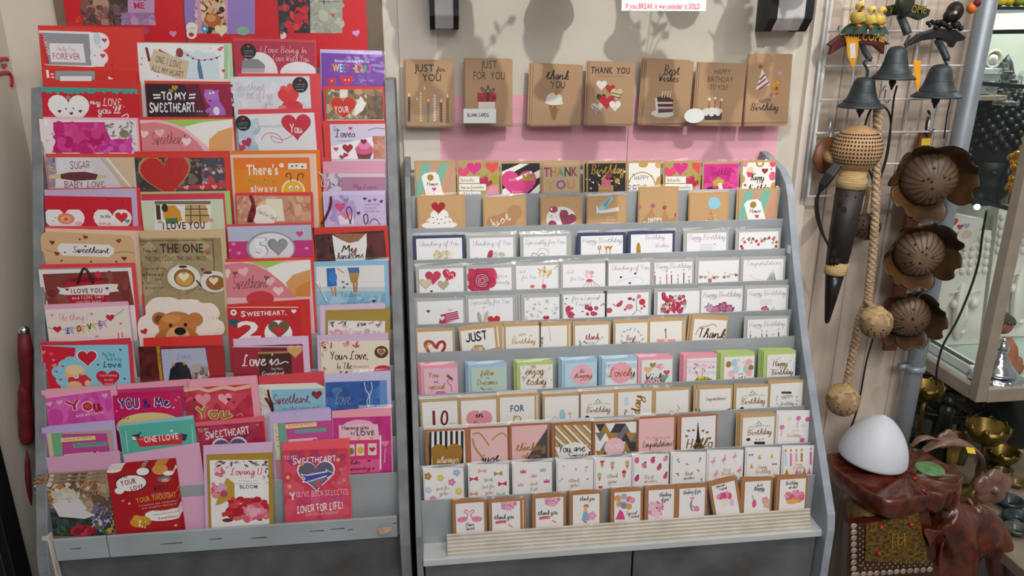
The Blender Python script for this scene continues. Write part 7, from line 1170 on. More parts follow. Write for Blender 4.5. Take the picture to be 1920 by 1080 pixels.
def flower(u, v, rp, seed, npet):
    Yf = -.10; c = at(u, v, Yf); r = rp*pm(u, v, Yf); ax = Vector((-.35, -1, -.12)).normalized(); R = random.Random(seed)
    mb = MB(); x = ax.orthogonal().normalized(); y = ax.cross(x)
    rows = []
    for i in range(11):
        th = .03+1.75*i/10
        rows.append([c+ax*(math.cos(th)*r*.78) + (x*math.cos(2*PI*q/64)+y*math.sin(2*PI*q/64))*(math.sin(th)*r*(1+(.022*(1 if q % 2 else -1) if i > 4 else 0))) for q in range(64)])
    mb.grid(rows, True, None, True)
    for k_ in range(len(mb.f)-2):
        i_, q_ = divmod(k_, 64)
        if 2 <= i_ <= 8 and q_ % 3 == 0: mb.m[k_] = 2
    mb.mi = 1
    for q in range(9):
        a, th = R.uniform(0, 6.28), R.uniform(.15, .75); d = ax*math.cos(th)*.80+(x*math.cos(a)+y*math.sin(a))*math.sin(th)*1.01
        p = c+d*r; n_ = d.normalized(); e = n_.orthogonal().normalized(); g = n_.cross(e); mb.poly([p+(e*math.cos(w*PI/3)+g*math.sin(w*PI/3))*.0028 for w in range(6)])
    dome = fix(mb.build('ridged_dome', [DOME, HOLE, RIDGE], t, True))
    for k_ in range(npet):
        a = 2*PI*k_/npet+R.uniform(-.15, .15); d = x*math.cos(a)+y*math.sin(a); e = ax.cross(d); L = r*R.uniform(1.1, 1.35); mb = MB(); rows = []
        for i in range(7):
            s_ = i/6; wv = math.sin(PI*(.12+.84*s_))**.6*r*.74
            rows.append([c-ax*(r*.35)+d*(r*.55+L*.72*math.sin(s_*1.45))+ax*(r*1.05*s_**1.4)+e*(wv*q/3)-d*(.12*r*(q/3)**2)*-1+ax*(.18*r*(q/3)**2) for q in range(-3, 4)])
        mb.grid(rows); o = mb.build('petal', [PET, PIN], dome, True)
        m_ = o.modifiers.new('solid', 'SOLIDIFY'); m_.thickness = .0035; m_.material_offset = 1; sub(o, 1)
for u, v, rp, sd, n_ in ((1741, 335, 46, 1, 6), (1722, 474, 41, 2, 6), (1702, 592, 37, 3, 6)): flower(u, v, rp, sd, n_)
# grey pipe
xp = (at(1850, 20, -.05).x+at(1692, 740, -.05).x)/2+.008
t = thing('pipe', 'grey vertical pipe between the coconut flowers and the glass cabinet', 'pipe', (xp, -.05, 0))
mb = MB(); mb.tube([(xp+.016, -.05, 2.6), (xp, -.05, 1.2), (xp-.016, -.05, .2)], .0190, 20); mb.build('tube', PIPE, t, True)
zc = at(1697, 690, -.05).z; mb = MB(); mb.lathe((xp-.007, -.05, zc-.008), [(.019, 0), (.0245, .003), (.0245, .013), (.019, .016)], 20); mb.box((xp-.045, -.056, zc-.004), (xp-.02, -.044, zc+.010)); mb.build('clamp', PIPE, t, True)
# ---------------------------------------------------------------- glass cabinet and what stands in it
CX, CY, CZ = 1.355, .05, .754
t = thing('display_cabinet', 'glass display cabinet with a champagne metal frame at the right edge', 'cabinet', (CX+.4, .3, 0))
F_ = .030
def bar(a, b, nm='frame_bar'):
    mb = MB(); mb.box(a, b); return bev(mb.build(nm, ALU, t), .003)
bar((CX, CY, CZ-.02), (CX+F_, CY+F_, 2.3), 'corner_post'); bar((CX, .50, CZ-.02), (CX+F_, .53, 2.3), 'corner_post')
bar((CX+F_, CY, CZ-.022), (CX+.9, CY+.02, CZ+.016), 'front_rail'); bar((CX, CY+F_, CZ-.022), (CX+.02, .50, CZ+.016), 'side_rail')
mb = MB(); mb.box((CX+.02, CY+.02, CZ-.02), (CX+.9, .53, CZ)); mb.build('cabinet_floor', mat('pale_green_glass_floor', 'b9c8bf', .25, 0, 'aebdb4', 5), t)
mb = MB(); mb.box((CX+.02, .52, CZ), (CX+.9, .535, 2.3)); mb.build('back_panel', mat('pale_mint_panel', 'd5dacb', .5, 0, 'c6cdbd', 6), t)
for zz, nm in ((1.228, 'shelf'), (1.505, 'shelf'), (1.625, 'shelf')):
    mb = MB(); mb.box((CX+.012, CY+.012, zz-.008), (CX+.9, .515, zz)); o = mb.build('glass_shelf', GLASS, t)
    mb = MB(); mb.box((CX+.010, CY+.008, zz-.009), (CX+.9, CY+.012, zz+.0005)); mb.box((CX+.008, CY+.012, zz-.009), (CX+.012, .515, zz+.0005)); mb.build('shelf_edge', mat('dark_green_glass_edge', '1f3a38', .15), o)
mb = MB(); mb.poly([(CX+.012, CY+F_, CZ+.016), (CX+.012, .50, CZ+.016), (CX+.012, .50, 2.3), (CX+.012, CY+F_, 2.3)]); mb.build('side_pane', GLASS, t)
mb = MB(); mb.poly([(CX+F_, CY+.010, CZ+.016), (CX+.9, CY+.010, CZ+.016), (CX+.9, CY+.010, 2.3), (CX+F_, CY+.010, 2.3)]); mb.build('front_pane', GLASS, t)
mb = MB(); mb.ball(at(1832, 388, .33), .008, 10); mb.build('shelf_lamp', mat('cool_white_lamp', 'f4f8ff', .4, emit=6), t, True)
def curls(mb, c, r, sc, n, cr, lo=-.2, R=random.Random(9), face=None):
    for i in range(n):
        h = 1-(1-lo)*(i+.5)/n; a = i*2.39996; q = math.sqrt(max(0, 1-h*h))
        d = Vector((q*math.cos(a)*sc[0], q*math.sin(a)*sc[1], h*sc[2]))
        if face and d.y < -.45 and h < face: continue
        mb.ball(Vector(c)+d*r, cr*R.uniform(.85, 1.1), 6)
BUD = mat('black_green_bronze', '1c2623', .35, .4, '0f1514', 30)
def buddha_head(u, v, rp, Y, lab, zfoot):
    c = at(u, v, Y); r = rp*pm(u, v, Y); t = thing('buddha_bust', lab, 'statue', (c.x, Y, zfoot), 'black buddha busts in the cabinet')
    mb = MB(); mb.ball(c, r*.93, 20, (1, 1, 1.2)); curls(mb, c, r*.98, (1, 1, 1.2), 300, r*.105, -.75, face=-.1)
    top = c+Vector((0, 0, r*1.0)); mb.ball(top, r*.52, 14, (1, 1, .8)); curls(mb, top, r*.52, (1, 1, .8), 60, r*.11, 0); mb.build('curled_hair', BUD, t, True)
    mb = MB(); mb.lathe(top+Vector((0, 0, r*.35)), [(r*.14, -r*.2), (r*.24, r*.1), (r*.23, r*.35), (r*.13, r*.65), (0, r*.85)], 14); mb.build('flame_finial', mat('dark_grey_finial', '3a3d40', .4, .3), t, True)
    mb = MB(); f = c+Vector((-r*.1, -r*.18, -r*.75)); mb.ball(f, r*.8, 20, (.86, .9, 1.15)); mb.lathe(f+Vector((0, -r*.75, -r*.15)), [(r*.16, 0), (r*.05, r*.5)], 10, (0, .12, 1)); mb.ball(f+Vector((0, -r*.70, -r*.42)), r*.2, 10, (1.2, .6, .35))
    for s_ in (-1, 1): mb.ball(f+Vector((s_*r*.32, -r*.68, r*.1)), r*.16, 10, (1.3, .6, .5)); mb.ball(f+Vector((s_*r*.82, 0, -r*.05)), r*.24, 10, (.35, .6, 1.7))
    mb.tube([f-Vector((0, 0, r*.8)), (f.x, f.y, zfoot)], r*.45, 16); mb.build('face', BUD, t, True)
buddha_head(1858, 266, 66, .40, 'black curled buddha head with a leaf shaped finial in the cabinet', 1.229)
buddha_head(1996, 262, 58, .42, 'second black buddha head half cut by the right edge of the photo', 1.229)
# white relief plaques
PLA = mat('white_plaster', 'eae8e0', .5, 0, 'e2e0d8', 10)
def relief(u, v, Y, w, h, lab, rot):
    p = at(u, v, Y); z0 = CZ+.001; t = thing('buddha_plaque', lab, 'plaque', (p.x, Y, z0), 'white buddha face plaques')
    t.rotation_euler = (math.radians(-7), 0, rot)
    mb = MB(); mb.box((-w/2, 0, 0), (w/2, .022, h)); o = bev(mb.build('slab', PLA, t, rel=False), .002)
    mb = MB(); mb.ball((w*.08, .004, h*.30), w*.40, 24, (.95, .28, 1.35)); mb.lathe((w*.08, -w*.10, h*.22), [(w*.06, 0), (w*.065, w*.06), (w*.03, w*.34)], 12); mb.ball((w*.08, -w*.095, h*.13), w*.1, 12, (1.2, .5, .4))
    for s_ in (-1, 1):
        mb.ball((w*.08+s_*w*.19, -w*.075, h*.38), w*.15, 14, (1.15, .5, .62)); mb.tube([(w*.08+s_*w*.04, -w*.1, h*.46), (w*.08+s_*w*.17, -w*.1, h*.51), (w*.08+s_*w*.31, -w*.06, h*.46)], w*.02, 8)
    sub(mb.build('face_relief', PLA, o, True, rel=False), 1)
    mb = MB(); R = random.Random(1)
    for i in range(7):
        for j in range(5):
            x = -w*.43+i*w*.145; z = h*.66+j*w*.145
            if z < h*.96: mb.ball((x, -.001, z), w*.075, 10, (1, .7, 1))
    mb.build('relief_curls', PLA, o, True, rel=False)
relief(1806, 560, .36, .16, .335, 'white plaster plaque with a buddha face relief behind the side glass', 0)
relief(1912, 560, .40, .17, .40, 'larger white buddha face plaque at the right edge behind the cabinet post', -.1)
# framed hearts picture
t = thing('hearts_box', 'white boxed picture of red hearts and flowers tilted against the plaques', 'picture', at(1800, 460, .33))
mb = MB(); pts = [(1771, 396), (1850, 412), (1815, 472), (1758, 452)]; plate(mb, pts, .33, .03); bev(fix(mb.build('white_frame', PLA, t)), .002)
mb = MB(); a2 = Art(mb, None, Matrix.Identity(4), Vector((0, -1, 0)), Vector((0, .3294, 0)), .3294)
a2.draw([('p', 'f3efe8', 1776, 404, 1840, 416, 1812, 464, 1764, 448), ('h', 1786, 418, 10, 'd8404e'), ('h', 1800, 426, 6, 'c84a5a'), ('h', 1812, 424, 6, '9ac0c8'), ('L', 'd0404e', 2, 1786, 426, 1783, 452), ('L', 'd0404e', 2, 1798, 434, 1784, 454), ('L', 'd0404e', 2, 1776, 436, 1784, 452), ('h', 1775, 434, 4, 'd8606a'), ('o', 1812, 440, 10, 8, 'ecd0c0')]); mb.build('hearts_print', PAPER, t)
# white light fitting on the cabinet floor
t = thing('light_fitting', 'white slim light fitting lying on the cabinet floor along the side glass', 'light fitting', atz(1775, 660, CZ+.02))
a, b = atz(1745, 652, CZ+.02), atz(1824, 676, CZ+.02); xx = CX+.06
mb = MB(); mb.box((xx, .16, CZ+.001), (xx+.035, .46, CZ+.028)); bev(mb.build('casing', WHITE, t), .003)
mb = MB(); mb.box((xx+.004, .17, CZ+.028), (xx+.02, .45, CZ+.0295)); mb.build('dark_slot', BLACKP, t)
# small figures
t = thing('monk_figurine', 'seated terracotta monk figurine with dark curled hair in the cabinet', 'figurine', at(1885, 668, .20))
c = at(1882, 606, .20); q = pm(1882, 606, .20)
TER = mat('terracotta', 'a8664a', .6, 0, '8e5138', 20)
mb = MB(); mb.ball(c+Vector((0, 0, -q*4)), q*15, 16); mb.build('head', TER, t, True)
mb = MB(); curls(mb, c, q*16, (1, 1, .9), 90, q*3, -.1, face=.25); mb.ball(c+Vector((0, q*2, q*1)), q*14.5, 14); mb.ball(c+Vector((0, 0, q*15)), q*6, 10); mb.build('curled_hair', mat('dark_brown_hair', '4a3c38', .6), t, True)
mb = MB(); b = at(1888, 645, .2); mb.lathe((b.x, .2, CZ+.001), [(q*30, 0), (q*33, q*8), (q*22, q*20), (q*17, q*40), (q*7, q*55)], 20); mb.ball((b.x+q*16, .19, CZ+q*15), q*13, 12, (1.6, 1, .7)); mb.build('robed_body', TER, t, True)
t = thing('silver_buddha', 'shiny silver seated buddha on a scalloped base in the cabinet', 'figurine', at(1880, 712, .12))
c = at(1880, 652, .12); q = pm(1880, 660, .12); b = CZ+.001
mb = MB(); mb.ball(c, q*11, 16, (1, 1, 1.15)); mb.ball(c+Vector((0, 0, q*13)), q*5, 10); mb.lathe((c.x, .12, b+q*14), [(q*30, 0), (q*33, q*6), (q*24, q*14), (q*17, q*22), (q*15, q*32), (q*6, q*40), (q*5, q*46)], 20); sub(mb.build('seated_body', SILVER, t, True), 1)
mb = MB(); mb.lathe((c.x, .12, b), [(q*38, 0), (q*42, q*4), (q*40, q*12), (q*34, q*14)], 48, wob=lambda f, h: 1+.04*math.cos(f*2*PI*16)); mb.build('scalloped_base', SILVER, t, True)
t = thing('gold_tree', 'small bright gold ornament on the cabinet shelf beside the black head', 'ornament', at(1808, 335, .38)); R = random.Random(4)
c = at(1806, 305, .38); q = pm(1806, 305, .38)
mb = MB()
for i in range(26): mb.ball(c+Vector((R.gauss(0, 9)*q, R.gauss(0, 5)*q, R.gauss(2, 12)*q)), q*R.uniform(3, 6.5), 7)
mb.tube([c, (c.x, .38, 1.229)], q*5, 8); mb.build('gold_foliage', GOLD, t, True)
t = thing('gold_tree', 'tall gold ornament at the right edge behind the cabinet post', 'ornament', at(1905, 350, .12)); c = at(1908, 318, .12)
mb = MB()
for i in range(34): mb.ball(c+Vector((R.gauss(0, 5)*q, R.gauss(0, 5)*q, R.gauss(0, 18)*q)), q*R.uniform(4, 7), 7)
mb.tube([c, (c.x, .12, 1.229)], q*6, 8); mb.build('gold_foliage', GOLD, t, True)
GB = mat('grey_gift_box', '9aa0a0', .5)
t = thing('gift_box', 'small grey gift box with a pale lid in the upper cabinet', 'box', at(1838, 175, .37)); c = at(1838, 150, .37)
mb = MB(); mb.box((c.x-.03, .34, c.z-.035), (c.x+.03, .40, c.z+.015)); bev(mb.build('box_body', GB, t), .002); mb = MB(); mb.box((c.x-.032, .338, c.z+.015), (c.x+.032, .402, c.z+.03)); bev(mb.build('lid', mat('pale_box_lid', 'c9d0cf', .4), t), .002)
mb = MB(); mb.box((c.x-.03, .33, c.z-.05), (c.x+.055, .43, c.z-.037)); bev(mb.build('wooden_stand', mat('pale_wood', 'b8a58a', .5), t), .002)
CRY = film_mat('crystal', 2.2, .03, (.93, .96, .97, 1), .6)
t = thing('crystal_cluster', 'clear crystal ornament behind the finial of the black head', 'ornament', at(1895, 180, .26)); c = at(1895, 150, .26)
mb = MB()
for i in range(14): mb.ball(c+Vector((R.gauss(0, .02), R.gauss(0, .015), R.gauss(0, .022))), R.uniform(.008, .016), 7)
mb.build('crystals', CRY, t); 
mb = MB(); mb.lathe((c.x, .26, c.z-.06), [(.03, 0), (.03, .008), (.008, .012), (.008, .05)], 10); mb.build('crystal_foot', CRY, t)
MED = mat('pale_medallion', 'c9c7b4', .35, 0, 'bdbba8', 20)
for u, v, n_ in ((1821, 110, 'left'), (1861, 111, 'right')):
    c = at(u, v, .50); t = thing('medallion', '%s pale ring medallion on the back panel of the cabinet' % n_, 'medallion', c, 'ring medallions in the cabinet')
    mb = MB(); pr = [(.026, 0), (.028, .005), (.022, .008), (.017, .004), (.017, 0)]; mb.lathe(c, pr, 24, (0, -1, 0)); mb.build('ring', MED, t, True)
    mb = MB(); mb.lathe(c, [(0, .004), (.014, .004), (.015, 0)], 20, (0, -1, 0)); mb.build('white_centre', PLA, t, True)
t = thing('display_tray', 'dark edged tray of yellow and green trinkets on the top shelf', 'tray', at(1890, 14, .1)); c = at(1890, 14, .14)
mb = MB(); mb.box((c.x-.065, .08, c.z-.007), (c.x+.12, .3, c.z)); bev(mb.build('tray', mat('dark_navy_tray', '1f2a38', .3), t), .001)
YG = [mat('yellow_paint', 'd8bf2c', .5, 0, 'c9a81f', 25), mat('lime_paint', '8a9a30', .5, 0, '6f8a2c', 25)]
for i in range(12):
    mb = MB(); mb.ball((c.x-.05+.014*i, .10+.012*(i*5 % 3), c.z+.0125), .0125, 10, (1, 1, .95)); mb.ball((c.x-.05+.014*i, .10+.012*(i*5 % 3), c.z+.027), .006, 8)
    tag(mb.build('painted_trinket', YG[i % 2], None, True), '%s round trinket on the dark edged top tray' % ('yellow', 'lime green')[i % 2], 'trinket', 'round trinkets on the top tray')
# ---------------------------------------------------------------- low display below the cabinet
TZ = .50
t = thing('low_table', 'low beige display table below the glass cabinet crowded with brass trinkets', 'table', (1.6, .0, 0))
mb = MB(); mb.box((1.27, -.36, TZ-.03), (2.1, .55, TZ)); bev(mb.build('table_top', mat('beige_table_top', '948877', .5, 0, '7a6f60', 7), t), .003)
for x, y in ((1.29, -.33), (2.05, -.33), (1.29, .5), (2.05, .5)):
    mb = MB(); mb.box((x, y, 0), (x+.04, y+.04, TZ-.03)); mb.build('leg', ALU, t)
mb = MB(); mb.box((1.12, .56, .3), (2.1, .58, .74)); tag(mb.build('shelf_back_board', mat('dim_beige_board', '9d8f7c', .6)), 'beige board behind the low display table', 'board')
def lotus(u, v, rp, Y, lab, zf=TZ):
    c = at(u, v, Y); r = rp*pm(u, v, Y); t = thing('lotus_holder', lab, 'candle holder', (c.x, Y, zf), 'brass lotus candle holders')
    mb = MB(); mb.lathe(c, [(r*.12, -r*.75), (r*.6, -r*.62), (r*.92, -r*.2), (r, r*.25), (r*.94, r*.22), (r*.6, -r*.45), (0, -r*.6)], 24, cap=False); bowl = fix(mb.build('bowl', BRASS, t, True))
    for k_ in range(8):
        a = k_*PI/4; d = Vector((math.cos(a), math.sin(a), 0)); e = Vector((-d.y, d.x, 0)); mb = MB(); rows = []
        for i in range(6):
            s_ = i/5; rows.append([c+d*(r*(.55+.48*math.sin(s_*1.9)))+Vector((0, 0, r*(-.6+1.0*s_)))+e*(r*.4*math.sin(PI*(.15+.83*s_))*w_)+d*(-.1*r*w_*w_) for w_ in (-1, -.5, 0, .5, 1)])
        mb.grid(rows); o = mb.build('petal', BRASS, bowl, True); m_ = o.modifiers.new('solid', 'SOLIDIFY'); m_.thickness = .0016
    h = c.z-r*.7-zf
    mb = MB(); mb.lathe((c.x, Y, zf), [(r*.8, 0), (r*.82, .006), (r*.3, .018), (r*.13, h*.35), (r*.16, h*.5), (r*.1, h*.8), (r*.14, h)], 20); mb.build('stem', BRASS, t, True)
lotus(1738, 728, 28, .10, 'dark brass lotus candle holder beside the grey pipe')
lotus(1852, 806, 34, .0, 'bright brass lotus candle holder under the cabinet corner')
lotus(1880, 850, 26, .10, 'small brass lotus candle holder behind the bright one')
t = thing('wire_net_basket', 'round dark wire net basket behind the brass lotus holder', 'basket', at(1765, 760, .20)); R = random.Random(6); c = at(1768, 742, .20)
mb = MB()
for i in range(34):
    a, b_ = R.uniform(0, 6.28), R.uniform(0, 6.28); p = [c+Vector((.105*math.cos(a+(b_-a)*f)*(.55+.5*f), .08*math.sin(a+(b_-a)*f), .06*math.sin(f*3)-.05+R.uniform(-.01, .03))) for f in (0, .35, .7, 1)]
    mb.tube(smooth_pts(p, 4), .0012, 5)
mb.tube([c+Vector((.11*math.cos(k_*PI/12), .085*math.sin(k_*PI/12), -.02)) for k_ in range(25)], .0022, 6); mb.build('wire_net', CORD, t, True)
mb = MB(); mb.lathe((c.x, .20, TZ), [(.05, 0), (.05, .006), (.012, .012), (.012, c.z-.07-TZ), (.07, c.z-.05-TZ)], 18); mb.build('foot', CORD, t, True)
DKB = mat('dark_bronze', '1d211d', .35, .5, '2f3228', 30)
t = thing('dark_statue', 'dark slim statue standing on the low table behind the net basket', 'statue', at(1772, 812, .12)); c = at(1774, 780, .12); q = pm(1774, 780, .12)
mb = MB(); mb.lathe((c.x, .12, TZ), [(q*18, 0), (q*16, q*30), (q*11, c.z-TZ), (q*13, c.z-TZ+q*14), (q*5, c.z-TZ+q*22)], 14); mb.ball((c.x, .12, c.z+q*28), q*9, 12); mb.build('figure', DKB, t, True)
t = thing('dark_planter', 'big black bulging pot under the glass cabinet at right', 'pot', at(1890, 790, .22)); c = at(1900, 760, .25)
mb = MB(); mb.lathe((c.x, .25, TZ), [(.07, 0), (.10, .04), (.125, .12), (.12, .18), (.10, .205), (.085, .205), (.08, .17)], 26, cap=False); mb.build('pot', mat('black_glazed_pot', '17201f', .25, 0, '25302c', 14), t, True)
R = random.Random(8)
for i, (u, v, s_, cn, hx_, Y) in enumerate(((1706, 806, 15, 'navy', '2a3440', .27), (1726, 815, 12, 'green', '4a5a3c', .25), (1815, 792, 16, 'olive', '6a6238', .14), (1795, 812, 11, 'gold', '9a7a34', .08), (1860, 900, 20, 'green', '47543f', -.02), (1895, 935, 22, 'slate', '3a4650', -.06), (1905, 985, 24, 'teal', '2f4446', -.12), (1880, 880, 14, 'bronze', '7a6234', .03), (1900, 1010, 20, 'grey', '5a5f5c', -.16), (1905, 905, 16, 'ochre', '8a7040', .02))):
    c = at(u, v, Y); q = pm(u, v, Y); t = thing('trinket_bowl', '%s glazed trinket bowl on the low display table%s' % (cn, ' near its right edge' if cn == 'green' and u > 1800 else ''), 'bowl', (c.x, Y, TZ), 'glazed trinket bowls on the low table')
    mb = MB(); h = max(c.z-TZ, .02); mb.lathe((c.x, Y, TZ), [(q*s_*.5, 0), (q*s_*.55, .004), (q*s_, h*.7), (q*s_*.9, h), (q*s_*.8, h*.95), (q*s_*.3, h*.3)], 18, cap=False); mb.build('bowl', mat('glaze_'+cn, hx_, .3, .2, '20241f', 20), t, True)
t = thing('pale_box', 'pale beige carton behind the bright brass lotus holder', 'box', at(1910, 848, .2)); c = at(1905, 845, .2)
mb = MB(); mb.box((c.x-.06, .17, TZ), (c.x+.07, .28, c.z+.02)); bev(mb.build('carton', mat('beige_carton', 'b6a282', .6), t), .002)
# ---------------------------------------------------------------- carved wooden feng shui stand
WD = mat('red_brown_lacquered_wood', '6a2c16', .3, 0, '34140a', 34, coat=.4, bump=.35, stretch=(1, 2, 1)); WDD = mat('dark_lacquered_root', '4d1d10', .25, 0, '2a0e08', 14, coat=.5)
SZ = .70
t = thing('carved_stand', 'glossy red brown carved root wood stand right of the card rack', 'wooden stand', atz(1680, 890, .02))
out = [(1550, 852), (1556, 840), (1570, 833), (1600, 826), (1640, 824), (1690, 830), (1716, 838), (1742, 850), (1772, 868), (1795, 880), (1808, 892), (1801, 902), (1805, 912), (1799, 925), (1785, 921), (1770, 928), (1748, 924), (1741, 931), (1722, 932), (1698, 938), (1668, 940), (1640, 930), (1612, 914), (1585, 894), (1562, 874)]
rim = [Vector((p[0], min(p[1], -.082), p[2])) for p in smooth_pts([tuple(atz(u, v, SZ)) for u, v in out+out[:1]], 4)][:-1]
cen = sum(rim, Vector())/len(rim); R = random.Random(3)
mb = MB(); L = []
for dz, s_ in ((-.052, .86), (-.042, .95), (-.022, 1.0), (-.008, 1.0), (0, .985), (.001, .96), (-.003, .92), (-.003, .6), (-.002, .2)):
    L.append([Vector((cen.x+(p.x-cen.x)*s_, cen.y+(p.y-cen.y)*s_, SZ+dz+(.003*math.sin(i*.7) if -.05 < dz < 0 else 0))) for i, p in enumerate(rim)])
mb.grid(L, True, None, True); slab = fix(mb.build('slab_top', WD, t, True))
mb = MB(); g = atz(1743, 879, SZ); mb.lathe(g, [(.030, -.002), (.030, .002), (.026, .0032), (0, .0034)], 28); mb.build('jade_inlay', mat('green_jade_disc', '6f9a62', .35, 0, '4f7a4a', 60), slab, True)['label'] = 'green jade disc'
mb = MB()
for u, v in ((1731, 920), (1715, 897)): mb.ball(atz(u, v, SZ+.001), .004, 10)
mb.build('red_gem', mat('red_gem', 'c8202a', .15), slab, True)
# trunk
tr = [Vector((q.x, min(q.y, -.085), q.z)) for q in [atz(u, v, SZ-.05) for u, v in ((1565, 862), (1690, 838), (1790, 880), (1740, 935), (1650, 935), (1590, 905))]]
mb = MB(); rows = []
for z, s_ in ((0, .95), (.25, .84), (.5, .82), (SZ-.045, .9)):
    rows.append([Vector((cen.x+(p.x-cen.x)*s_, cen.y-.005+(p.y-cen.y)*s_, z)) for p in tr])
mb.grid(rows, True, None, True); sub(fix(mb.build('trunk', WDD, t, True)), 2)
YP = -.262
mb = MB(); mb.ball(at(1632, 950, YP+.07), .062, 20, (1.25, .75, .55)); mb.build('bronze_lobe', mat('olive_bronze_carving', '6a5224', .45, .3, '4a3214', 60, bump=.8), t, True)
# brocade panel with coin border
mb = MB(); plate(mb, [(1590, 985), (1742, 960), (1770, 1130), (1585, 1130)], YP, .02); fix(mb.build('panel_back', WDD, t))
mb = MB(); plate(mb, [(1624, 985), (1722, 962), (1742, 1058), (1622, 1052)], YP-.003, .004); pb = fix(mb.build('brocade_panel', mat('gold_brown_brocade', '8a6a2a', .5, .35, '3a260f', 120, bump=1), t))
mb = MB(); a2 = Art(mb, None, Matrix.Identity(4), Vector((0, -1, 0)), Vector((0, YP-.0045, 0)), YP-.0045)
a2.draw([('L', 'c8a040', 2.2, 1674, 1002, 1673, 1026), ('L', 'c8a040', 2.2, 1674, 1002, 1684, 1001, 1684, 1023), ('L', 'c8a040', 1.6, 1675, 1009, 1684, 1008), ('L', 'c8a040', 1.6, 1675, 1016, 1684, 1015), ('L', 'c8a040', 2, 1676, 1025, 1671, 1031), ('L', 'c8a040', 2, 1682, 1024, 1687, 1029), ('L', 'c8a040', 2.2, 1688, 1009, 1700, 1006), ('L', 'c8a040', 2.2, 1696, 999, 1697, 1026, 1692, 1028), ('L', 'c8a040', 2, 1696, 1010, 1688, 1022)])
mb.build('gold_character', mat('raised_gold_thread', 'c8a040', .35, .6), pb)
mb = MB()
for u, v in ((1652, 989), (1709, 984), (1648, 1038)): mb.ball(at(u, v, YP-.005), .005, 10)
mb.build('red_bead', mat('red_bead', 'b8202a', .2), pb, True)
COIN = mat('pale_coin_metal', 'b8aa94', .35, .4, '8a7c68', 40)
mb = MB(); mb2 = MB()
ed = [(1600, 986+k_*11.4) for k_ in range(9)]+[(1606+k_*12.4, 1077-k_*.9) for k_ in range(12)]
for u, v in ed: mb.lathe(at(u, v, YP-.001), [(.0072, 0), (.0072, .0022), (.004, .0028), (0, .0028)], 12, (0, -1, 0))
mb.build('coin_border', COIN, t, True)
for u, v in [(1612+(i % 2)*6, 990+i*5) for i in range(15)]+[(1616+i*5.2, 1060+(i % 2)*6-i*.3) for i in range(26)]:
    p = at(u, v, YP-.002); mb2.box((p.x-.0016, p.y-.001, p.z-.0016), (p.x+.0016, p.y+.001, p.z+.0016))
mb2.build('beaded_border', COIN, t)
# carved lotus leaf limb at the lower right
mb = MB()
def limb(pts, rr, Y):
    mb.tube(smooth_pts(P3(pts, Y), 5), [rr[0]+(rr[-1]-rr[0])*i/((len(pts)-1)*5) for i in range((len(pts)-1)*5+1)] if len(pts) > 2 else rr, 14)
limb([(1745, 945), (1790, 970), (1840, 975), (1868, 1010), (1876, 1060), (1885, 1110)], (.035, .03), -.19)
limb([(1760, 960), (1790, 1000), (1800, 1050), (1790, 1110)], (.045, .035), -.22)
limb([(1800, 960), (1830, 1000), (1840, 1030)], (.05, .03), -.18)
for u, v, r_, sc_ in ((1795, 985, .055, (1, .8, 1)), (1845, 1000, .045, (1, .8, 1.1)), (1815, 1030, .04, (1, .8, 1.2)), (1770, 940, .04, (1.3, .8, .9)), (1760, 1060, .05, (1, .8, 1.4))): mb.ball(at(u, v, -.20), r_, 16, sc_)
o = mb.build('carved_limb', WD, t, True); rm = o.modifiers.new('remesh', 'REMESH'); rm.mode = 'VOXEL'; rm.voxel_size = .006; rm.use_smooth_shade = True; sm = o.modifiers.new('smooth', 'SMOOTH'); sm.iterations = 8; sm.factor = .6
mb = MB(); lf = [[(1726, 985), (1742, 990), (1762, 992), (1784, 985)], [(1732, 1002), (1746, 1012), (1758, 1008), (1778, 1000)], [(1740, 1018), (1752, 1022), (1760, 1024), (1772, 1016)], [(1738, 1040), (1752, 1044), (1762, 1044), (1768, 1040)], [(1750, 1062), (1758, 1060), (1764, 1062), (1768, 1066)]]
mb.grid([[at(u, v, -.255-.022*math.sin(i*1.5+j*1.2)) for i, (u, v) in enumerate(r_)] for j, r_ in enumerate(lf)]); o = mb.build('curled_leaf', WD, t, True); m_ = o.modifiers.new('solid', 'SOLIDIFY'); m_.thickness = .008; sub(o, 2)
mb = MB(); mb.grid([[at(1805, 930, -.17), at(1825, 940, -.16), at(1840, 950, -.15)], [at(1820, 948, -.19), at(1845, 958, -.18), at(1865, 955, -.16)], [at(1838, 968, -.2), at(1860, 972, -.19), at(1878, 966, -.17)]]); o = mb.build('yellowish_leaf', mat('olive_gold_leaf', '9a7a3a', .4, .2, '7a5c28', 40), t, True); m_ = o.modifiers.new('solid', 'SOLIDIFY'); m_.thickness = .006; sub(o, 2)
# carved flower arch
ARC = mat('weathered_brown_carving', '8a6a58', .4, 0, '6a4a3c', 25, coat=.3)
t = thing('carved_arch', 'carved wooden arch with a yellow sticker and drooping flower above the stand', 'wood carving', at(1790, 900, -.10))
def band(pts, Y, w_, nm='arched_stem'):
    c = smooth_pts(P3(pts, Y), 6); mb = MB(); rows = []
    for i, p in enumerate(c):
        f = i/(len(c)-1); ww = w_*(.45+.75*math.sin(PI*min(1, f*1.1)))
        rows.append([p+Vector((0, -ww, 0)), p+Vector((0, -ww*.5, ww*.35)), p+Vector((0, ww*.4, ww*.4)), p+Vector((0, ww, 0)), p+Vector((0, ww*.4, -ww*.3)), p+Vector((0, -ww*.5, -ww*.3))])
    mb.grid(rows, True, None, True); return sub(fix(mb.build(nm, ARC, t, True)), 1)
band([(1708, 838), (1722, 824), (1742, 820), (1764, 826)], -.10, .010); band([(1730, 846), (1755, 832), (1790, 828), (1820, 838), (1840, 858), (1846, 885)], -.10, .020)
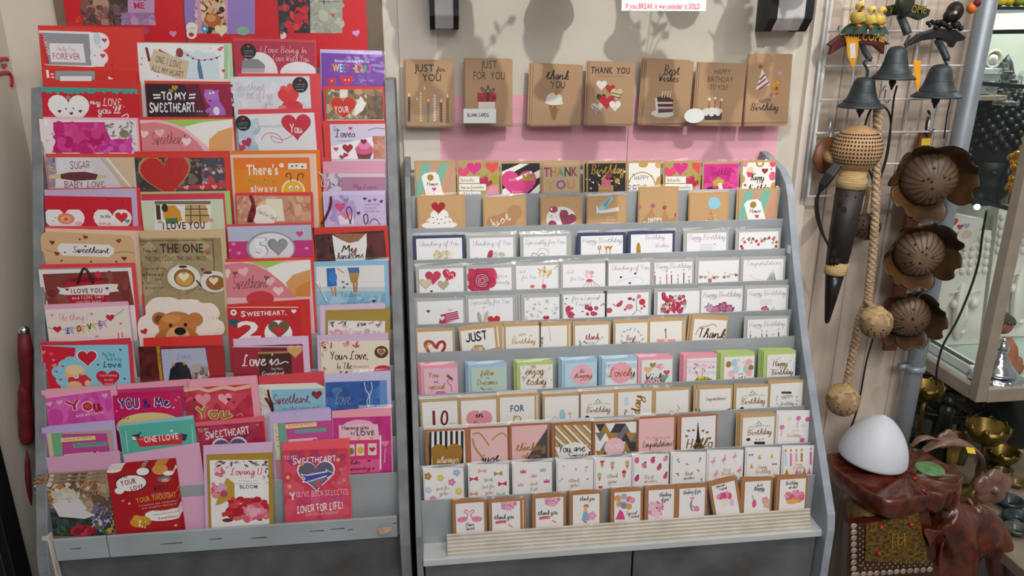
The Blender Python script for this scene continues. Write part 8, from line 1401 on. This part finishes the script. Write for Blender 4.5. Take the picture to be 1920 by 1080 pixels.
def bloom(u, v, rp, Y, nm):
    c = at(u, v, Y); r = rp*pm(u, v, Y); mb = MB()
    for k_ in range(5):
        a = k_*1.2566+.3; mb.ball(c+Vector((math.cos(a)*r*.55, .004, math.sin(a)*r*.5)), r*.56, 16, (1.05, 1.0, .5), (0, -1, .2))
    mb.ball(c+Vector((0, -r*.22, 0)), r*.22, 12); o = mb.build(nm, mat('pinkish_wood', '8a6456', .3, 0, '5f4036', 30, coat=.4), t, True)
    rm = o.modifiers.new('remesh', 'REMESH'); rm.mode = 'VOXEL'; rm.voxel_size = .0028; rm.use_smooth_shade = True; sm = o.modifiers.new('smooth', 'SMOOTH'); sm.iterations = 3; return o
bloom(1862, 915, 32, -.13, 'drooping_flower'); bloom(1778, 825, 18, -.09, 'small_flower')
mb = MB(); p = at(1818, 842, -.125); mb.grid([[p+Vector((-.011, 0, .006)), p+Vector((.010, 0, .002))], [p+Vector((-.010, -.008, -.005)), p+Vector((.011, -.008, -.009))]]); o = mb.build('yellow_price_sticker', mat('yellow_tag', 'f0d02a', .5), t); o.modifiers.new('solid', 'SOLIDIFY').thickness = .001; o['label'] = 'yellow price sticker'
# white cone on the stand
t = thing('cone_lampshade', 'smooth white rounded cone with a cord loop lying on the carved stand', 'lampshade', atz(1634, 868, SZ))
c = atz(1636, 866, SZ); q = pm(1636, 850, c.y); ht = (at(1648, 781, c.y).z-SZ)
mb = MB(); ax = Vector((.10, .0, 1)); pr = []
for i in range(17):
    s_ = i/16; pr.append((57*q*(math.cos(s_*PI/2)**.62)*(1.0 if s_ > .03 else .97), ht*(s_**.92)))
mb.lathe((c.x, c.y+.005, SZ+.001), pr, 40, ax); sub(mb.build('shade', mat('matt_white_plastic', 'dcdfe8', .5, 0, 'd6d9e3', 3), t, True), 1)
mb = MB(); mb.tube(smooth_pts([tuple(at(u, v, c.y-.02)) for u, v in ((1685, 860), (1687, 842), (1690, 833), (1693, 836), (1691, 848), (1687, 862))], 5), .0022, 8); mb.build('cord_loop', mat('white_cord', 'e6e0d6', .6), t, True)
